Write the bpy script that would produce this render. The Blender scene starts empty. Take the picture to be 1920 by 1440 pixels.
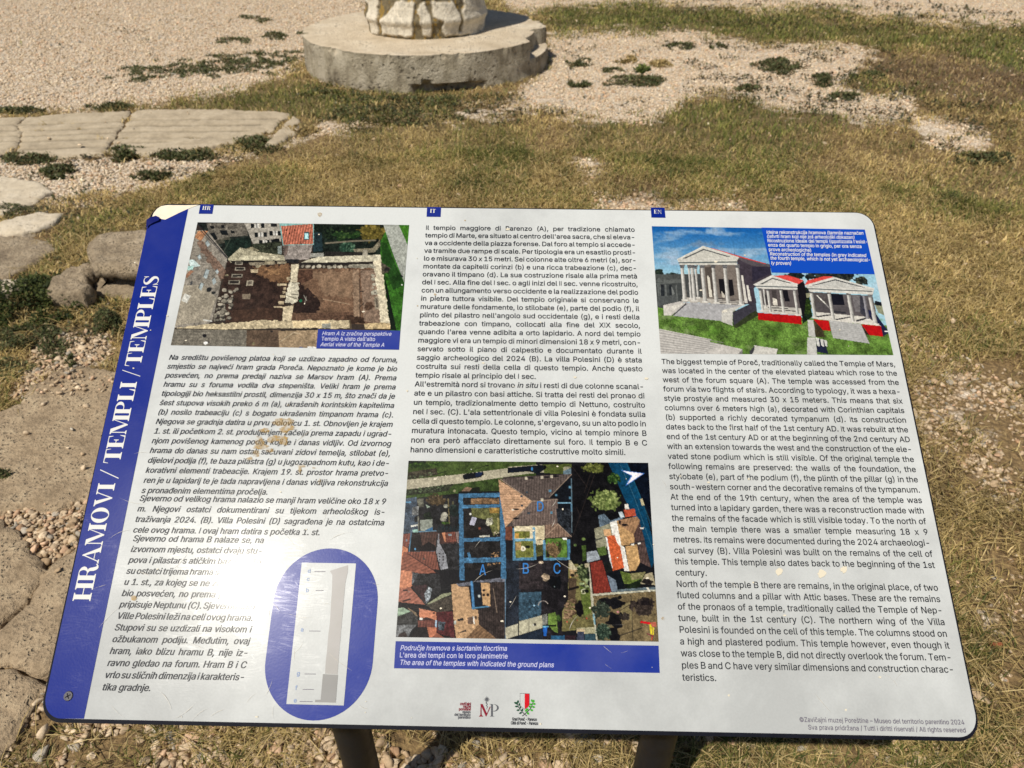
import bpy, bmesh, math, os
import numpy as np
from mathutils import Vector, Matrix
from mathutils.geometry import delaunay_2d_cdt

# ------------------------------------------------------------------ camera, sky, sun, exposure
SC = bpy.context.scene
COL = SC.collection
FPX = 1340.0                                   # focal length in photo pixels (1920 wide)
PITCH = math.atan2(FPX, 1800.0)                # camera looks down by this angle
CAM = np.array([0.0, 0.0, 1.55])
cam_data = bpy.data.cameras.new('camera')
cam = bpy.data.objects.new('camera', cam_data)
COL.objects.link(cam)
cam.location = CAM
cam.rotation_euler = (math.pi / 2 - PITCH, 0, 0)
cam_data.sensor_width = 36.0
cam_data.lens = FPX / 1920.0 * 36.0
cam_data.clip_start = 0.05
cam_data.clip_end = 2000
cam_data.dof.use_dof = True
cam_data.dof.focus_distance = 0.93
cam_data.dof.aperture_fstop = 10.0
SC.camera = cam

SUN_DIR = np.array([-0.350, -0.412, 0.8395])   # towards the sun
SUN_DIR = SUN_DIR / np.linalg.norm(SUN_DIR)
world = bpy.data.worlds.new('World')
SC.world = world
world.use_nodes = True
wn = world.node_tree
bg = wn.nodes['Background']
sky = wn.nodes.new('ShaderNodeTexSky')
sky.sky_type = 'NISHITA'
sky.sun_disc = False
sky.sun_elevation = math.asin(SUN_DIR[2])
sky.sun_rotation = math.atan2(SUN_DIR[0], SUN_DIR[1])
wn.links.new(sky.outputs[0], bg.inputs[0])
bg.inputs[1].default_value = 0.05
sun_data = bpy.data.lights.new('sun', 'SUN')
sun_data.energy = 4.4
sun_data.angle = math.radians(0.5)
sun_data.color = (1.0, 0.935, 0.825)
sun = bpy.data.objects.new('sun', sun_data)
COL.objects.link(sun)
sun.rotation_euler = Vector(SUN_DIR).to_track_quat('Z', 'Y').to_euler()
SC.view_settings.view_transform = 'Standard'
SC.view_settings.look = 'None'
SC.view_settings.exposure = 0.06
SC.view_settings.gamma = 1.0

# ------------------------------------------------------------------ helpers
RC = np.array([[1, 0, 0],
               [0, -math.sin(PITCH), math.cos(PITCH)],
               [0, -math.cos(PITCH), -math.sin(PITCH)]])     # camera (right, down, forward) -> world

def ray(x, y):
    x = np.asarray(x, float); y = np.asarray(y, float)
    c = np.stack([(x - 960) / FPX, (y - 720) / FPX, np.ones_like(x)], -1)
    return c @ RC.T

def on_ground(x, y, z=0.0):
    d = ray(x, y)
    t = (z - CAM[2]) / d[..., 2]
    return CAM + d * t[..., None]

def project(P):
    c = (np.asarray(P) - CAM) @ RC
    w = np.where(np.abs(c[..., 2]) < 1e-6, 1e-6, c[..., 2])
    return 960 + FPX * c[..., 0] / w, 720 + FPX * c[..., 1] / w, c[..., 2]

# the board's plane: A right, D down, N outwards, P0 its top-left corner
BA = np.array([0.99986971, -0.0158854, -0.00286796])
BD = np.array([-0.01499598, -0.84833717, -0.52924395])
BN = np.array([-0.00597425, -0.529218, 0.84846486])
P0 = CAM + np.array([-0.49756787, 0.9514944, -0.39485403])

def on_board(x, y):
    d = ray(x, y)
    t = ((P0 - CAM) @ BN) / (d @ BN)
    q = CAM + d * t[..., None] - P0
    return np.stack([q @ BA, q @ BD], -1)

def srgb(r, g=None, b=None):
    c = np.array([r, g, b] if g is not None else r, float) / 255.0
    return np.where(c <= 0.04045, c / 12.92, ((c + 0.055) / 1.055) ** 2.4)

def hash2(ix, iy, seed):
    h = (ix.astype(np.int64) * 374761393 + iy.astype(np.int64) * 668265263 + seed * 974711) & 0xffffffff
    h = ((h ^ (h >> 13)) * 1274126177) & 0xffffffff
    h = h ^ (h >> 16)
    return (h & 0xffffff) / float(0xffffff)

def vnoise(x, y, seed=0):
    x = np.asarray(x, float); y = np.asarray(y, float)
    ix = np.floor(x); iy = np.floor(y)
    fx = x - ix; fy = y - iy
    fx = fx * fx * (3 - 2 * fx); fy = fy * fy * (3 - 2 * fy)
    a = hash2(ix, iy, seed); b = hash2(ix + 1, iy, seed)
    c = hash2(ix, iy + 1, seed); d = hash2(ix + 1, iy + 1, seed)
    return (a * (1 - fx) + b * fx) * (1 - fy) + (c * (1 - fx) + d * fx) * fy

def fbm(x, y, seed=0, octaves=4, gain=0.5):
    s = 0; a = 1.0; t = 0
    for o in range(octaves):
        s = s + a * vnoise(x * 2 ** o + 17.3 * o, y * 2 ** o - 9.1 * o, seed + o)
        t += a; a *= gain
    return s / t

def inside(px, py, poly):
    poly = np.asarray(poly, float)
    r = np.zeros(np.shape(px), bool)
    j = len(poly) - 1
    for i in range(len(poly)):
        xi, yi = poly[i]; xj, yj = poly[j]
        if yi != yj:
            r ^= ((yi > py) != (yj > py)) & (px < (xj - xi) * (py - yi) / (yj - yi) + xi)
        j = i
    return r

def seg_dist(px, py, a, b):
    ax, ay = a; bx, by = b
    dx, dy = bx - ax, by - ay
    t = np.clip(((px - ax) * dx + (py - ay) * dy) / (dx * dx + dy * dy + 1e-12), 0, 1)
    return np.hypot(px - ax - t * dx, py - ay - t * dy)

def poly_dist(px, py, poly, closed=True):
    n = len(poly); d = np.full(np.shape(px), 1e9)
    for i in range(n if closed else n - 1):
        d = np.minimum(d, seg_dist(px, py, poly[i], poly[(i + 1) % n]))
    return d

def raw_mesh(name, V, F, colors=None, smooth=False, mat=None):
    """V (n,3), F list of arrays or one (m,k) array; colors (n,3) linear per vertex"""
    me = bpy.data.meshes.new(name)
    V = np.asarray(V, np.float32)
    groups = F if isinstance(F, list) else [F]
    groups = [np.asarray(g, np.int32) for g in groups if len(g)]
    nl = sum(g.size for g in groups); nf = sum(len(g) for g in groups)
    me.vertices.add(len(V)); me.vertices.foreach_set('co', V.ravel())
    me.loops.add(nl); me.polygons.add(nf)
    me.loops.foreach_set('vertex_index', np.concatenate([g.ravel() for g in groups]))
    tot = np.concatenate([np.full(len(g), g.shape[1], np.int32) for g in groups])
    start = np.concatenate([[0], np.cumsum(tot)[:-1]]).astype(np.int32)
    me.polygons.foreach_set('loop_start', start)
    if smooth:
        me.polygons.foreach_set('use_smooth', np.ones(nf, bool))
    if colors is not None:
        ca = me.color_attributes.new('Col', 'FLOAT_COLOR', 'POINT')
        c = np.ones((len(V), 4), np.float32); c[:, :3] = colors
        ca.data.foreach_set('color', c.ravel())
    me.update(calc_edges=True)
    me.validate()
    if mat: me.materials.append(mat)
    return me

def link(name, data, parent=None, mat=None):
    o = bpy.data.objects.new(name, data)
    COL.objects.link(o)
    if mat is not None and data is not None:
        data.materials.clear(); data.materials.append(mat)
    if parent is not None: o.parent = parent
    return o

def tag(o, label=None, cat=None, group=None, kind=None):
    if label: o['label'] = label
    if cat: o['category'] = cat
    if group: o['group'] = group
    if kind: o['kind'] = kind
    return o

def thing(name, loc, label, cat, group=None):
    o = link(name, None)
    o.location = loc
    return tag(o, label, cat, group)

def bm_mesh(name, bm, smooth=False):
    me = bpy.data.meshes.new(name)
    bm.normal_update(); bm.to_mesh(me); bm.free()
    if smooth:
        me.polygons.foreach_set('use_smooth', np.ones(len(me.polygons), bool))
    return me

# ------------------------------------------------------------------ node helpers
class NT:
    def __init__(self, name):
        self.m = bpy.data.materials.new(name); self.m.use_nodes = True
        self.t = self.m.node_tree; self.t.nodes.clear()
        self.out = self.n('ShaderNodeOutputMaterial')
    def n(self, kind, **kw):
        nd = self.t.nodes.new(kind)
        for k, v in kw.items():
            if k[0] == 'i' and k[1:].isdigit(): self.set(nd.inputs[int(k[1:])], v)
            elif hasattr(nd, k): setattr(nd, k, v)
            else: self.set(nd.inputs[k.replace('_', ' ')], v)
        return nd
    def set(self, sock, v):
        if isinstance(v, bpy.types.NodeSocket): self.t.links.new(v, sock)
        elif isinstance(v, bpy.types.Node): self.t.links.new(v.outputs[0], sock)
        else:
            if hasattr(v, '__len__') and len(v) == 3 and sock.type == 'RGBA': v = (*v, 1)
            sock.default_value = v
    def math(self, op, a, b=0.0, c=0.0, clamp=False):
        nd = self.n('ShaderNodeMath', operation=op, use_clamp=clamp)
        self.set(nd.inputs[0], a); self.set(nd.inputs[1], b); self.set(nd.inputs[2], c)
        return nd.outputs[0]
    def mix(self, fac, a, b, blend='MIX'):
        nd = self.n('ShaderNodeMix', data_type='RGBA', blend_type=blend)
        self.set(nd.inputs[0], fac); self.set(nd.inputs[6], a); self.set(nd.inputs[7], b)
        return nd.outputs[2]
    def ramp(self, v, stops):
        nd = self.n('ShaderNodeValToRGB'); self.set(nd.inputs[0], v)
        cr = nd.color_ramp
        while len(cr.elements) < len(stops): cr.elements.new(0.5)
        for e, (p, c) in zip(cr.elements, stops):
            e.position = p; e.color = (*c, 1) if hasattr(c, '__len__') else (c, c, c, 1)
        return nd.outputs[0]
    def rng(self, v, a, b, c, d):
        nd = self.n('ShaderNodeMapRange')
        for i, q in enumerate((v, a, b, c, d)): self.set(nd.inputs[i], q)
        return nd.outputs[0]
    def noise(self, vec, scale, detail=4.0, rough=0.55, distortion=0.0):
        nd = self.n('ShaderNodeTexNoise'); self.set(nd.inputs['Vector'], vec)
        nd.inputs['Scale'].default_value = scale; nd.inputs['Detail'].default_value = detail
        nd.inputs['Roughness'].default_value = rough; nd.inputs['Distortion'].default_value = distortion
        return nd
    def bump(self, h, strength, dist, normal=None):
        nd = self.n('ShaderNodeBump'); nd.inputs['Strength'].default_value = strength
        nd.inputs['Distance'].default_value = dist; self.set(nd.inputs['Height'], h)
        if normal is not None: self.set(nd.inputs['Normal'], normal)
        return nd.outputs[0]
    def bsdf(self, **kw):
        b = self.n('ShaderNodeBsdfPrincipled')
        for k, v in kw.items(): self.set(b.inputs[k.replace('_', ' ')], v)
        self.t.links.new(b.outputs[0], self.out.inputs[0])
        return b
# ------------------------------------------------------------------ the information board
BOARD_M = Matrix(((BA[0], -BD[0], BN[0], P0[0]), (BA[1], -BD[1], BN[1], P0[1]),
                  (BA[2], -BD[2], BN[2], P0[2]), (0, 0, 0, 1)))
POST_Y = 0.62
POST_X = (-0.270, 0.250)
board = thing('information_board', (-0.01, POST_Y, 0),
              'large slanted white and blue information board about temples, on two dark posts', 'information board')
BOARD_L = Matrix.Translation((0.01, -POST_Y, 0)) @ BOARD_M     # board frame in the root's frame
INV_L = BOARD_L.inverted()

def bpart(name, me, parent=None, mat=None):
    """part in the board's frame: local x = right, y = up the board, z = out of it"""
    o = link(name, me, parent or board, mat)
    o.matrix_local = BOARD_L if (parent is None or parent is board) else Matrix.Identity(4)
    return o

def laminate(name, color=None, attr=False, mottle=0.0, alpha=None, gloss=1.0, wear=False, painted_falloff=False):
    """printed sheet under one worn glossy film: the film's wear uses the board's own coordinates"""
    t = NT(name)
    tc = t.n('ShaderNodeTexCoord').outputs['Object']
    if attr:
        base = t.n('ShaderNodeAttribute', attribute_name='Col').outputs['Color']
    else:
        base = t.n('ShaderNodeRGB'); base.outputs[0].default_value = (*color, 1); base = base.outputs[0]
    if mottle:
        m = t.noise(tc, 9.0, 5.0, 0.6).outputs[0]
        f = t.rng(m, 0.35, 0.7, 0.0, mottle)
        base = t.mix(f, base, (0.62, 0.60, 0.66))
    if painted_falloff:                                        # camera tone falloff painted into the colour: mottled grey deepening towards the bottom
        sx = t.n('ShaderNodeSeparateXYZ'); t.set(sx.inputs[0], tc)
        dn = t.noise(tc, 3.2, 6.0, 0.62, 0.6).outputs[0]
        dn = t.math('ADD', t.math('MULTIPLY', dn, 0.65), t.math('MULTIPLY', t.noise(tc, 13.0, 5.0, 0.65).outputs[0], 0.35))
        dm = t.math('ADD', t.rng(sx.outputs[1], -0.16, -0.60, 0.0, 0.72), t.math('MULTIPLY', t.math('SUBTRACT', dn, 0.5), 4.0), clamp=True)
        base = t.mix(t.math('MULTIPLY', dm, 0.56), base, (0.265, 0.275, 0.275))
    crough = 0.08
    if wear:
        # fine print grain and specks of dust
        sp = t.noise(tc, 420.0, 2.0, 0.5).outputs[0]
        base = t.mix(1.0, base, t.ramp(sp, [(0.3, 0.945), (0.75, 1.0)]), 'MULTIPLY')
        # scratches: thin borders of stretched cells at two angles; they roughen the film
        scr = None
        wn_ = t.noise(tc, 9.0, 2.0).outputs[1]
        for k, (ang, sx, sy) in enumerate(((0.7, 22, 300), (2.1, 18, 260), (1.4, 26, 340))):
            mp = t.n('ShaderNodeMapping'); t.set(mp.inputs[0], t.mix(0.035, tc, wn_))
            mp.inputs['Rotation'].default_value = (0, 0, ang); mp.inputs['Scale'].default_value = (sx, sy, 1)
            mp.inputs['Location'].default_value = (k * 3.7, k * 1.9, 0)
            v = t.n('ShaderNodeTexVoronoi', feature='DISTANCE_TO_EDGE'); t.set(v.inputs['Vector'], mp)
            v.inputs['Scale'].default_value = 1.0
            line = t.rng(v.outputs[0], 0.0, 0.03, 1.0, 0.0)
            scr = line if scr is None else t.math('MAXIMUM', scr, line)
        wr = t.noise(tc, 24.0, 4.0, 0.6).outputs[0]
        scr = t.math('MULTIPLY', scr, t.rng(wr, 0.48, 0.6, 0.0, 1.0))
        crough = t.math('ADD', t.rng(wr, 0.3, 0.75, 0.068, 0.098), t.math('MULTIPLY', scr, 0.20))
    b = t.bsdf(Base_Color=base, Roughness=0.27)
    if wear: t.set(b.inputs['Normal'], t.bump(sp, 0.06, 0.0006))
    b.inputs['Specular IOR Level'].default_value = 0.06
    b.inputs['Coat Weight'].default_value = 0.13 * gloss
    t.set(b.inputs['Coat Roughness'], crough)
    if alpha is not None:
        a = t.rng(t.noise(tc, 110.0, 5.0, 0.7).outputs[0], 0.36, 0.62, alpha * 0.1, alpha)
        t.set(b.inputs['Alpha'], a)
    return t.m

M_white = laminate('white_print', (0.560, 0.582, 0.580), wear=True, painted_falloff=True)
M_blue = laminate('blue_print', tuple(srgb(0, 34, 132) * 0.85), mottle=0.03, wear=True)
M_caption = laminate('faded_blue_print', tuple(srgb(24, 46, 134)), mottle=0.06, wear=True)
M_ink = laminate('dark_ink', tuple(srgb(34, 38, 46)))
M_greyink = laminate('grey_ink', tuple(srgb(92, 88, 104)))
M_letter = laminate('white_lettering', tuple(srgb(208, 208, 204)))
M_pale = laminate('pale_lettering', tuple(srgb(184, 186, 214)))
M_cyan = laminate('light_blue_ink', tuple(srgb(48, 108, 170)))
M_red = laminate('red_ink', tuple(srgb(186, 22, 34)))
M_wine = laminate('wine_red_ink', tuple(srgb(124, 26, 44)))
M_iron = laminate('iron_grey_ink', tuple(srgb(82, 84, 90)))
M_dkgreen = laminate('dark_green_ink', tuple(srgb(22, 70, 48)))
M_green = laminate('fresh_green_ink', tuple(srgb(60, 150, 42)))
M_picture = laminate('printed_picture', attr=True, wear=True)
M_stain = laminate('dried_residue', tuple(srgb(176, 142, 74)), alpha=0.72, gloss=0.4)
M_speck = laminate('pale_speck', tuple(srgb(208, 200, 180)), gloss=0.3)

def plain(name, color, rough=0.6, metal=0.0, var=0.25, scale=40.0, bump=0.2, bdist=0.002, spec=0.5):
    t = NT(name)
    tc = t.n('ShaderNodeTexCoord').outputs['Object']
    n = t.noise(tc, scale, 5.0, 0.6).outputs[0]
    c = np.array(color)
    base = t.ramp(n, [(0.3, tuple(c * (1 - var))), (0.7, tuple(np.minimum(c * (1 + var), 1)))])
    b = t.bsdf(Base_Color=base, Normal=t.bump(n, bump, bdist))
    b.inputs['Metallic'].default_value = metal
    b.inputs['Specular IOR Level'].default_value = spec
    t.set(b.inputs['Roughness'], t.rng(n, 0.3, 0.7, rough - 0.08, rough + 0.08))
    return t.m

M_core = plain('dark_panel_core', (0.006, 0.007, 0.013), 0.6, var=0.3, scale=60, spec=0.08)
M_post = plain('anthracite_paint', (0.010, 0.0105, 0.013), 0.45, var=0.35, scale=30, bump=0.2, spec=0.22)
M_cream = plain('exposed_cream_backing', tuple(srgb(226, 214, 192)), 0.75, var=0.10, scale=90, bump=0.5)
M_screw = plain('dull_dark_steel', (0.035, 0.034, 0.045), 0.5, metal=0.4, var=0.5, scale=300)
M_folded = laminate('folded_blue_film', tuple(srgb(20, 28, 96)))

def UV(pts):
    p = np.asarray(pts, float)
    return on_board(p[:, 0], p[:, 1])

def view(o, sc, pts):
    p = np.asarray(pts, float)
    return p / sc + np.array(o)

def flat(polys, w, name='sheet'):
    """union of 2-D polygons (board u right, v down) as one flat sheet w metres above the panel"""
    V = []; Fc = []
    for p in polys:
        i0 = len(V); V += [Vector((float(a), float(-b))) for a, b in p]
        f = list(range(i0, len(V)))
        ar = sum(V[f[i]].x * V[f[(i + 1) % len(f)]].y - V[f[(i + 1) % len(f)]].x * V[f[i]].y for i in range(len(f)))
        Fc.append(f if ar > 0 else f[::-1])
    r = delaunay_2d_cdt(V, [], Fc, 0, 1e-7)
    P = np.array([(q.x, q.y, w) for q in r[0]])
    T = np.array(r[2], np.int32)
    cx = P[T, 0].mean(1); cy = P[T, 1].mean(1)
    keep = np.zeros(len(T), bool)
    for p in polys:
        q = np.array([(a, -b) for a, b in p], float)
        bb = (cx >= q[:, 0].min()) & (cx <= q[:, 0].max()) & (cy >= q[:, 1].min()) & (cy <= q[:, 1].max())
        if bb.any():
            i = np.where(bb)[0]; keep[i] |= inside(cx[i], cy[i], q)
    T = T[keep]
    a, b, c = P[T[:, 0]], P[T[:, 1]], P[T[:, 2]]
    cr = (b[:, 0] - a[:, 0]) * (c[:, 1] - a[:, 1]) - (c[:, 0] - a[:, 0]) * (b[:, 1] - a[:, 1])
    T[cr < 0] = T[cr < 0][:, ::-1]
    return raw_mesh(name, P, T)

def rounded(poly, r, n=8):
    """round each corner of a convex polygon"""
    poly = np.asarray(poly, float); out = []
    m = len(poly)
    for i in range(m):
        p = poly[i]; a = poly[i - 1] - p; b = poly[(i + 1) % m] - p
        a /= np.linalg.norm(a); b /= np.linalg.norm(b)
        half = math.acos(np.clip(a @ b, -1, 1)) / 2
        d = r / math.tan(half)
        c = p + (a + b) / np.linalg.norm(a + b) * (r / math.sin(half))
        s, e = p + a * d - c, p + b * d - c
        a0 = math.atan2(s[1], s[0]); a1 = math.atan2(e[1], e[0])
        da = (a1 - a0 + math.pi) % (2 * math.pi) - math.pi
        for k in range(n + 1):
            t = a0 + da * k / n
            out.append(c + r * np.array([math.cos(t), math.sin(t)]))
    return np.array(out)

# panel: dark core slab, 8 mm thick, bevelled
CORN = UV([(285.5, 380.5), (1636.5, 397), (1844, 1391), (70, 1354.5)])
outline = rounded(CORN, 0.024)
bm = bmesh.new()
top = [bm.verts.new((u, -v, 0.0)) for u, v in outline]
f = bm.faces.new(top if (outline[1] - outline[0])[0] < 0 else top[::-1])
ex = bmesh.ops.extrude_face_region(bm, geom=[f])
bmesh.ops.translate(bm, vec=(0, 0, -0.009), verts=[e for e in ex['geom'] if isinstance(e, bmesh.types.BMVert)])
bmesh.ops.recalc_face_normals(bm, faces=bm.faces)
eds = [e for e in bm.edges if abs(e.verts[0].co.z - e.verts[1].co.z) < 1e-6]
bmesh.ops.bevel(bm, geom=eds, offset=0.0016, segments=2, affect='EDGES')
bpart('panel', bm_mesh('panel', bm), mat=M_core)

# white sheet, slightly inside the panel; wavy worn edge
c0 = outline.mean(0)
IN = UV([(289.5, 383.0), (1633.0, 399.5), (1837.5, 1383.0), (77.5, 1346.5)])
sheet = rounded(IN, 0.022)
cut = [tuple(p) for p in UV([(279.5, 425.0), (296.0, 406.0), (330.0, 396.0), (374.0, 385.0)])]
body = [tuple(p) for p in sheet if not (p[0] < 0.06 and p[1] < 0.04)]
k0 = min(range(len(body)), key=lambda i: body[i][0] + body[i][1])
if body[k0][1] > 0.3: k0 = (k0 + 1) % len(body)
k0 = next(i for i in range(len(body)) if body[i][1] < 0.1 and body[i - 1][1] > 0.3)
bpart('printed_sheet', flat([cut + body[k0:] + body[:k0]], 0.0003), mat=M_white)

# blue title band (clipped to the sheet by its own outline)
bl = UV([(355.2, 386.2), (157.9, 1347.5)])
band = [(u, v) for u, v in sheet if u < np.interp(v, [bl[0][1], bl[1][1]], [bl[0][0], bl[1][0]])]
# ordered walk of the sheet outline keeps its order; the torn corner is left out
tear = UV(view((60, 370), 2.667, [(783, 55), (735, 78), (700, 95), (668, 110), (648, 108), (622, 97), (600, 108), (583, 121)]))
lowpart = [p for p in band if p[1] > 0.3]
lowpart = sorted(lowpart, key=lambda p: math.atan2(p[1] - 0.55, p[0] - 0.06))   # bottom corner from right to left
lowpart = sorted([p for p in lowpart], key=lambda p: (-p[0], p[1]))
left_top = tear[-1]
band_poly = [tuple(p) for p in tear[::-1]]
band_poly += [tuple(bl[1])] + [tuple(p) for p in lowpart]
title_band = bpart('title_band', flat([band_poly], 0.0006), mat=M_blue)

# peeled corner: cream backing and folded-over film
corner = [tuple(p) for p in UV(view((60, 370), 2.667, [(599, 108), (609, 80), (626, 59), (648, 45), (680, 40), (762, 41), (836, 39), (783, 58), (735, 80), (700, 97), (668, 113), (648, 110), (622, 99)]))]
bpart('peeled_corner', flat([corner], 0.00075), mat=M_cream)
fold = [tuple(p) for p in UV(view((0, 380), 6, [(1664, 210), (1700, 185), (1760, 157), (1812, 185), (1800, 216), (1740, 238), (1690, 262), (1655, 300)]))]
fo = flat([fold], 0.0011)
for vtx in fo.vertices:
    vtx.co.z += 0.0035 * vnoise(np.array([vtx.co.x * 160]), np.array([vtx.co.y * 160]), 5)[0]
bpart('folded_film', fo, mat=M_folded)
strip = [tuple(p) for p in UV(view((60, 370), 2.667, [(783, 55), (838, 36), (700, 92), (668, 110)]))]

# ------------------------------------------------------------------ lettering
def load_font():
    try:
        p = os.path.join(bpy.utils.system_resource('DATAFILES', path='fonts'), 'Inter.woff2')
        return bpy.data.fonts.load(p)
    except Exception:
        return None

class Type:
    def __init__(self, bold=0.0):
        self.c = bpy.data.curves.new('type_setting', 'FONT')
        f = load_font()
        if f: self.c.font = f
        self.c.size = 1.0; self.c.resolution_u = 3; self.c.fill_mode = 'NONE'; self.bold = bold
        self.o = bpy.data.objects.new('type_setting', self.c); COL.objects.link(self.o)
        self.cache = {}
        self.hh = self.raw('HH')[0][:, 0].max()
        h = self.raw('H')[0]; self.cap = h[:, 1].max(); l = self.raw('l')[0]; self.stem = self.cap * 0.115
    def raw(self, s, fill=False):
        self.c.body = s
        bpy.context.view_layer.update()
        dg = bpy.context.evaluated_depsgraph_get()
        me = self.o.evaluated_get(dg).to_mesh()
        V = np.empty(len(me.vertices) * 3); me.vertices.foreach_get('co', V)
        V = V.reshape(-1, 3)[:, :2].copy()
        E = np.empty(len(me.edges) * 2, np.int32); me.edges.foreach_get('vertices', E); E = E.reshape(-1, 2)
        self.o.evaluated_get(dg).to_mesh_clear()
        if not fill: return V, None
        nb = {}
        for a, b in E: nb.setdefault(a, []).append(b); nb.setdefault(b, []).append(a)
        seen = set(); loops = []
        for st in range(len(V)):
            if st in seen or st not in nb: continue
            lp = [st]; seen.add(st); cur = st
            while True:
                nx = [q for q in nb[cur] if q not in seen]
                if not nx: break
                cur = min(nx, key=lambda q: abs(q - cur)); lp.append(cur); seen.add(cur)
            pts = V[lp]
            pts = pts[np.r_[True, np.hypot(*(pts[1:] - pts[:-1]).T) > 1e-5]]
            if len(pts) > 2: loops.append(pts)
        def wind(px, py, lps):
            w = np.zeros(np.shape(px), int)
            for q in lps:
                a, b = q, np.roll(q, -1, 0)
                for (x0, y0), (x1, y1) in zip(a, b):
                    up = (y0 <= py) & (y1 > py); dn = (y0 > py) & (y1 <= py)
                    cr = (x1 - x0) * (py - y0) - (px - x0) * (y1 - y0)
                    w += (up & (cr > 0)).astype(int) - (dn & (cr < 0)).astype(int)
            return w
        if self.bold:                               # fatten: outlines pushed away from the ink
            out = []
            for q in loops:
                e0 = q - np.roll(q, 1, 0); e1 = np.roll(q, -1, 0) - q
                n0 = np.column_stack([e0[:, 1], -e0[:, 0]]); n1 = np.column_stack([e1[:, 1], -e1[:, 0]])
                n0 /= np.linalg.norm(n0, axis=1)[:, None] + 1e-9; n1 /= np.linalg.norm(n1, axis=1)[:, None] + 1e-9
                n = n0 + n1; n /= np.linalg.norm(n, axis=1)[:, None] + 1e-9
                n /= np.maximum(0.6, (n * n0).sum(1))[:, None]
                k = np.argmax(np.hypot(*e1.T)); mid = q[k] + e1[k] / 2 + n1[k] * 1e-3
                sgn = -1 if wind(mid[:1], mid[1:], loops)[0] != 0 else 1
                out.append(q + n * sgn * self.bold)
            loops = out
        VV = []; EE = []
        for q in loops:
            i0 = len(VV); VV += [Vector(p) for p in q]; m = len(q)
            EE += [(i0 + i, i0 + (i + 1) % m) for i in range(m)]
        r = delaunay_2d_cdt(VV, EE, [], 0, 1e-7)
        P = np.array([(p.x, p.y) for p in r[0]]); T = np.array(r[2], np.int32)
        c = P[T].mean(1)
        T = T[wind(c[:, 0], c[:, 1], loops) != 0]
        a, b, d = P[T[:, 0]], P[T[:, 1]], P[T[:, 2]]
        cr = (b[:, 0] - a[:, 0]) * (d[:, 1] - a[:, 1]) - (d[:, 0] - a[:, 0]) * (b[:, 1] - a[:, 1])
        T[cr < 0] = T[cr < 0][:, ::-1]
        return P, T
    def glyph(self, ch):
        if ch not in self.cache:
            adv = self.raw('H' + ch + 'H')[0][:, 0].max() - self.hh
            V, T = (np.zeros((0, 2)), np.zeros((0, 3), np.int32)) if ch == ' ' else self.raw(ch, True)
            if ch == 'I':                                   # a plain bar, without slabs
                w = self.stem; h = self.cap; adv = w * 2.6
                V = np.array([(w * .8, 0), (w * 1.8, 0), (w * 1.8, h), (w * .8, h)]); T = np.array([(0, 1, 2), (0, 2, 3)])
            self.cache[ch] = (V, T, adv)
        return self.cache[ch]
    def natural(self, s):
        return sum(self.glyph(ch)[2] for ch in s if ch != '~')
    def done(self):
        bpy.data.objects.remove(self.o); bpy.data.curves.remove(self.c)

class TextMesh:
    def __init__(self): self.V = []; self.T = []; self.n = 0
    def line(self, ty, s, u0, v0, size, xs=1.0, width=None, italic=0.0, u1v=None, track=0.0):
        """one line with its baseline from (u0, v0); width: justify; u1v: baseline end (for tilt)"""
        gap = 0.0; nat = (ty.natural(s) + track * len(s)) * size * xs
        nsp = s.count(' ')
        if width is not None and nsp:
            gap = (width - nat) / nsp
            lo = -0.09 * size
            if gap < lo or gap > 0.55 * size:          # squeeze or open the letters as a typesetter would
                g2 = min(max(gap, lo), 0.55 * size)
                xs *= (width - g2 * nsp) / nat; nat = width - g2 * nsp; gap = g2
        x = 0.0; sh = italic
        tilt = 0.0 if u1v is None else (u1v[1] - v0) / max(1e-6, u1v[0] - u0)
        for ch in s:
            if ch == '~': sh = 0.2 - sh; continue
            V, T, adv = ty.glyph(ch)
            if len(V):
                P = np.empty((len(V), 2))
                P[:, 0] = u0 + x + (V[:, 0] + V[:, 1] * sh) * size * xs
                P[:, 1] = -(v0 + tilt * (P[:, 0] - u0)) + V[:, 1] * size
                self.V.append(P); self.T.append(T + self.n); self.n += len(V)
            x += (adv + track) * size * xs + (gap if ch == ' ' else 0)
        return x
    def mesh(self, w, name='lettering'):
        V = np.concatenate(self.V); T = np.concatenate(self.T)
        return raw_mesh(name, np.column_stack([V, np.full(len(V), w)]), T)

ty = Type(0.008)
tyb = Type(0.024)

def block(lines, spans, right, size, xs, italic, last):
    """spans: (first line, last line, px of first baseline start, px of last baseline start, px of right end); last: lines set ragged"""
    tm = TextMesh()
    for i0, i1, a, b, r in spans:
        (ua, va), (ub, vb), (ur, vr) = UV([a, b, r])
        u0 = (ua + ub) / 2
        for i in range(i0, i1 + 1):
            k = 0 if i1 == i0 else (i - i0) / (i1 - i0)
            v = va + (vb - va) * k
            tm.line(ty, lines[i], u0, v, size, xs, None if i in last else ur - u0, italic)
    return tm

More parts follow.
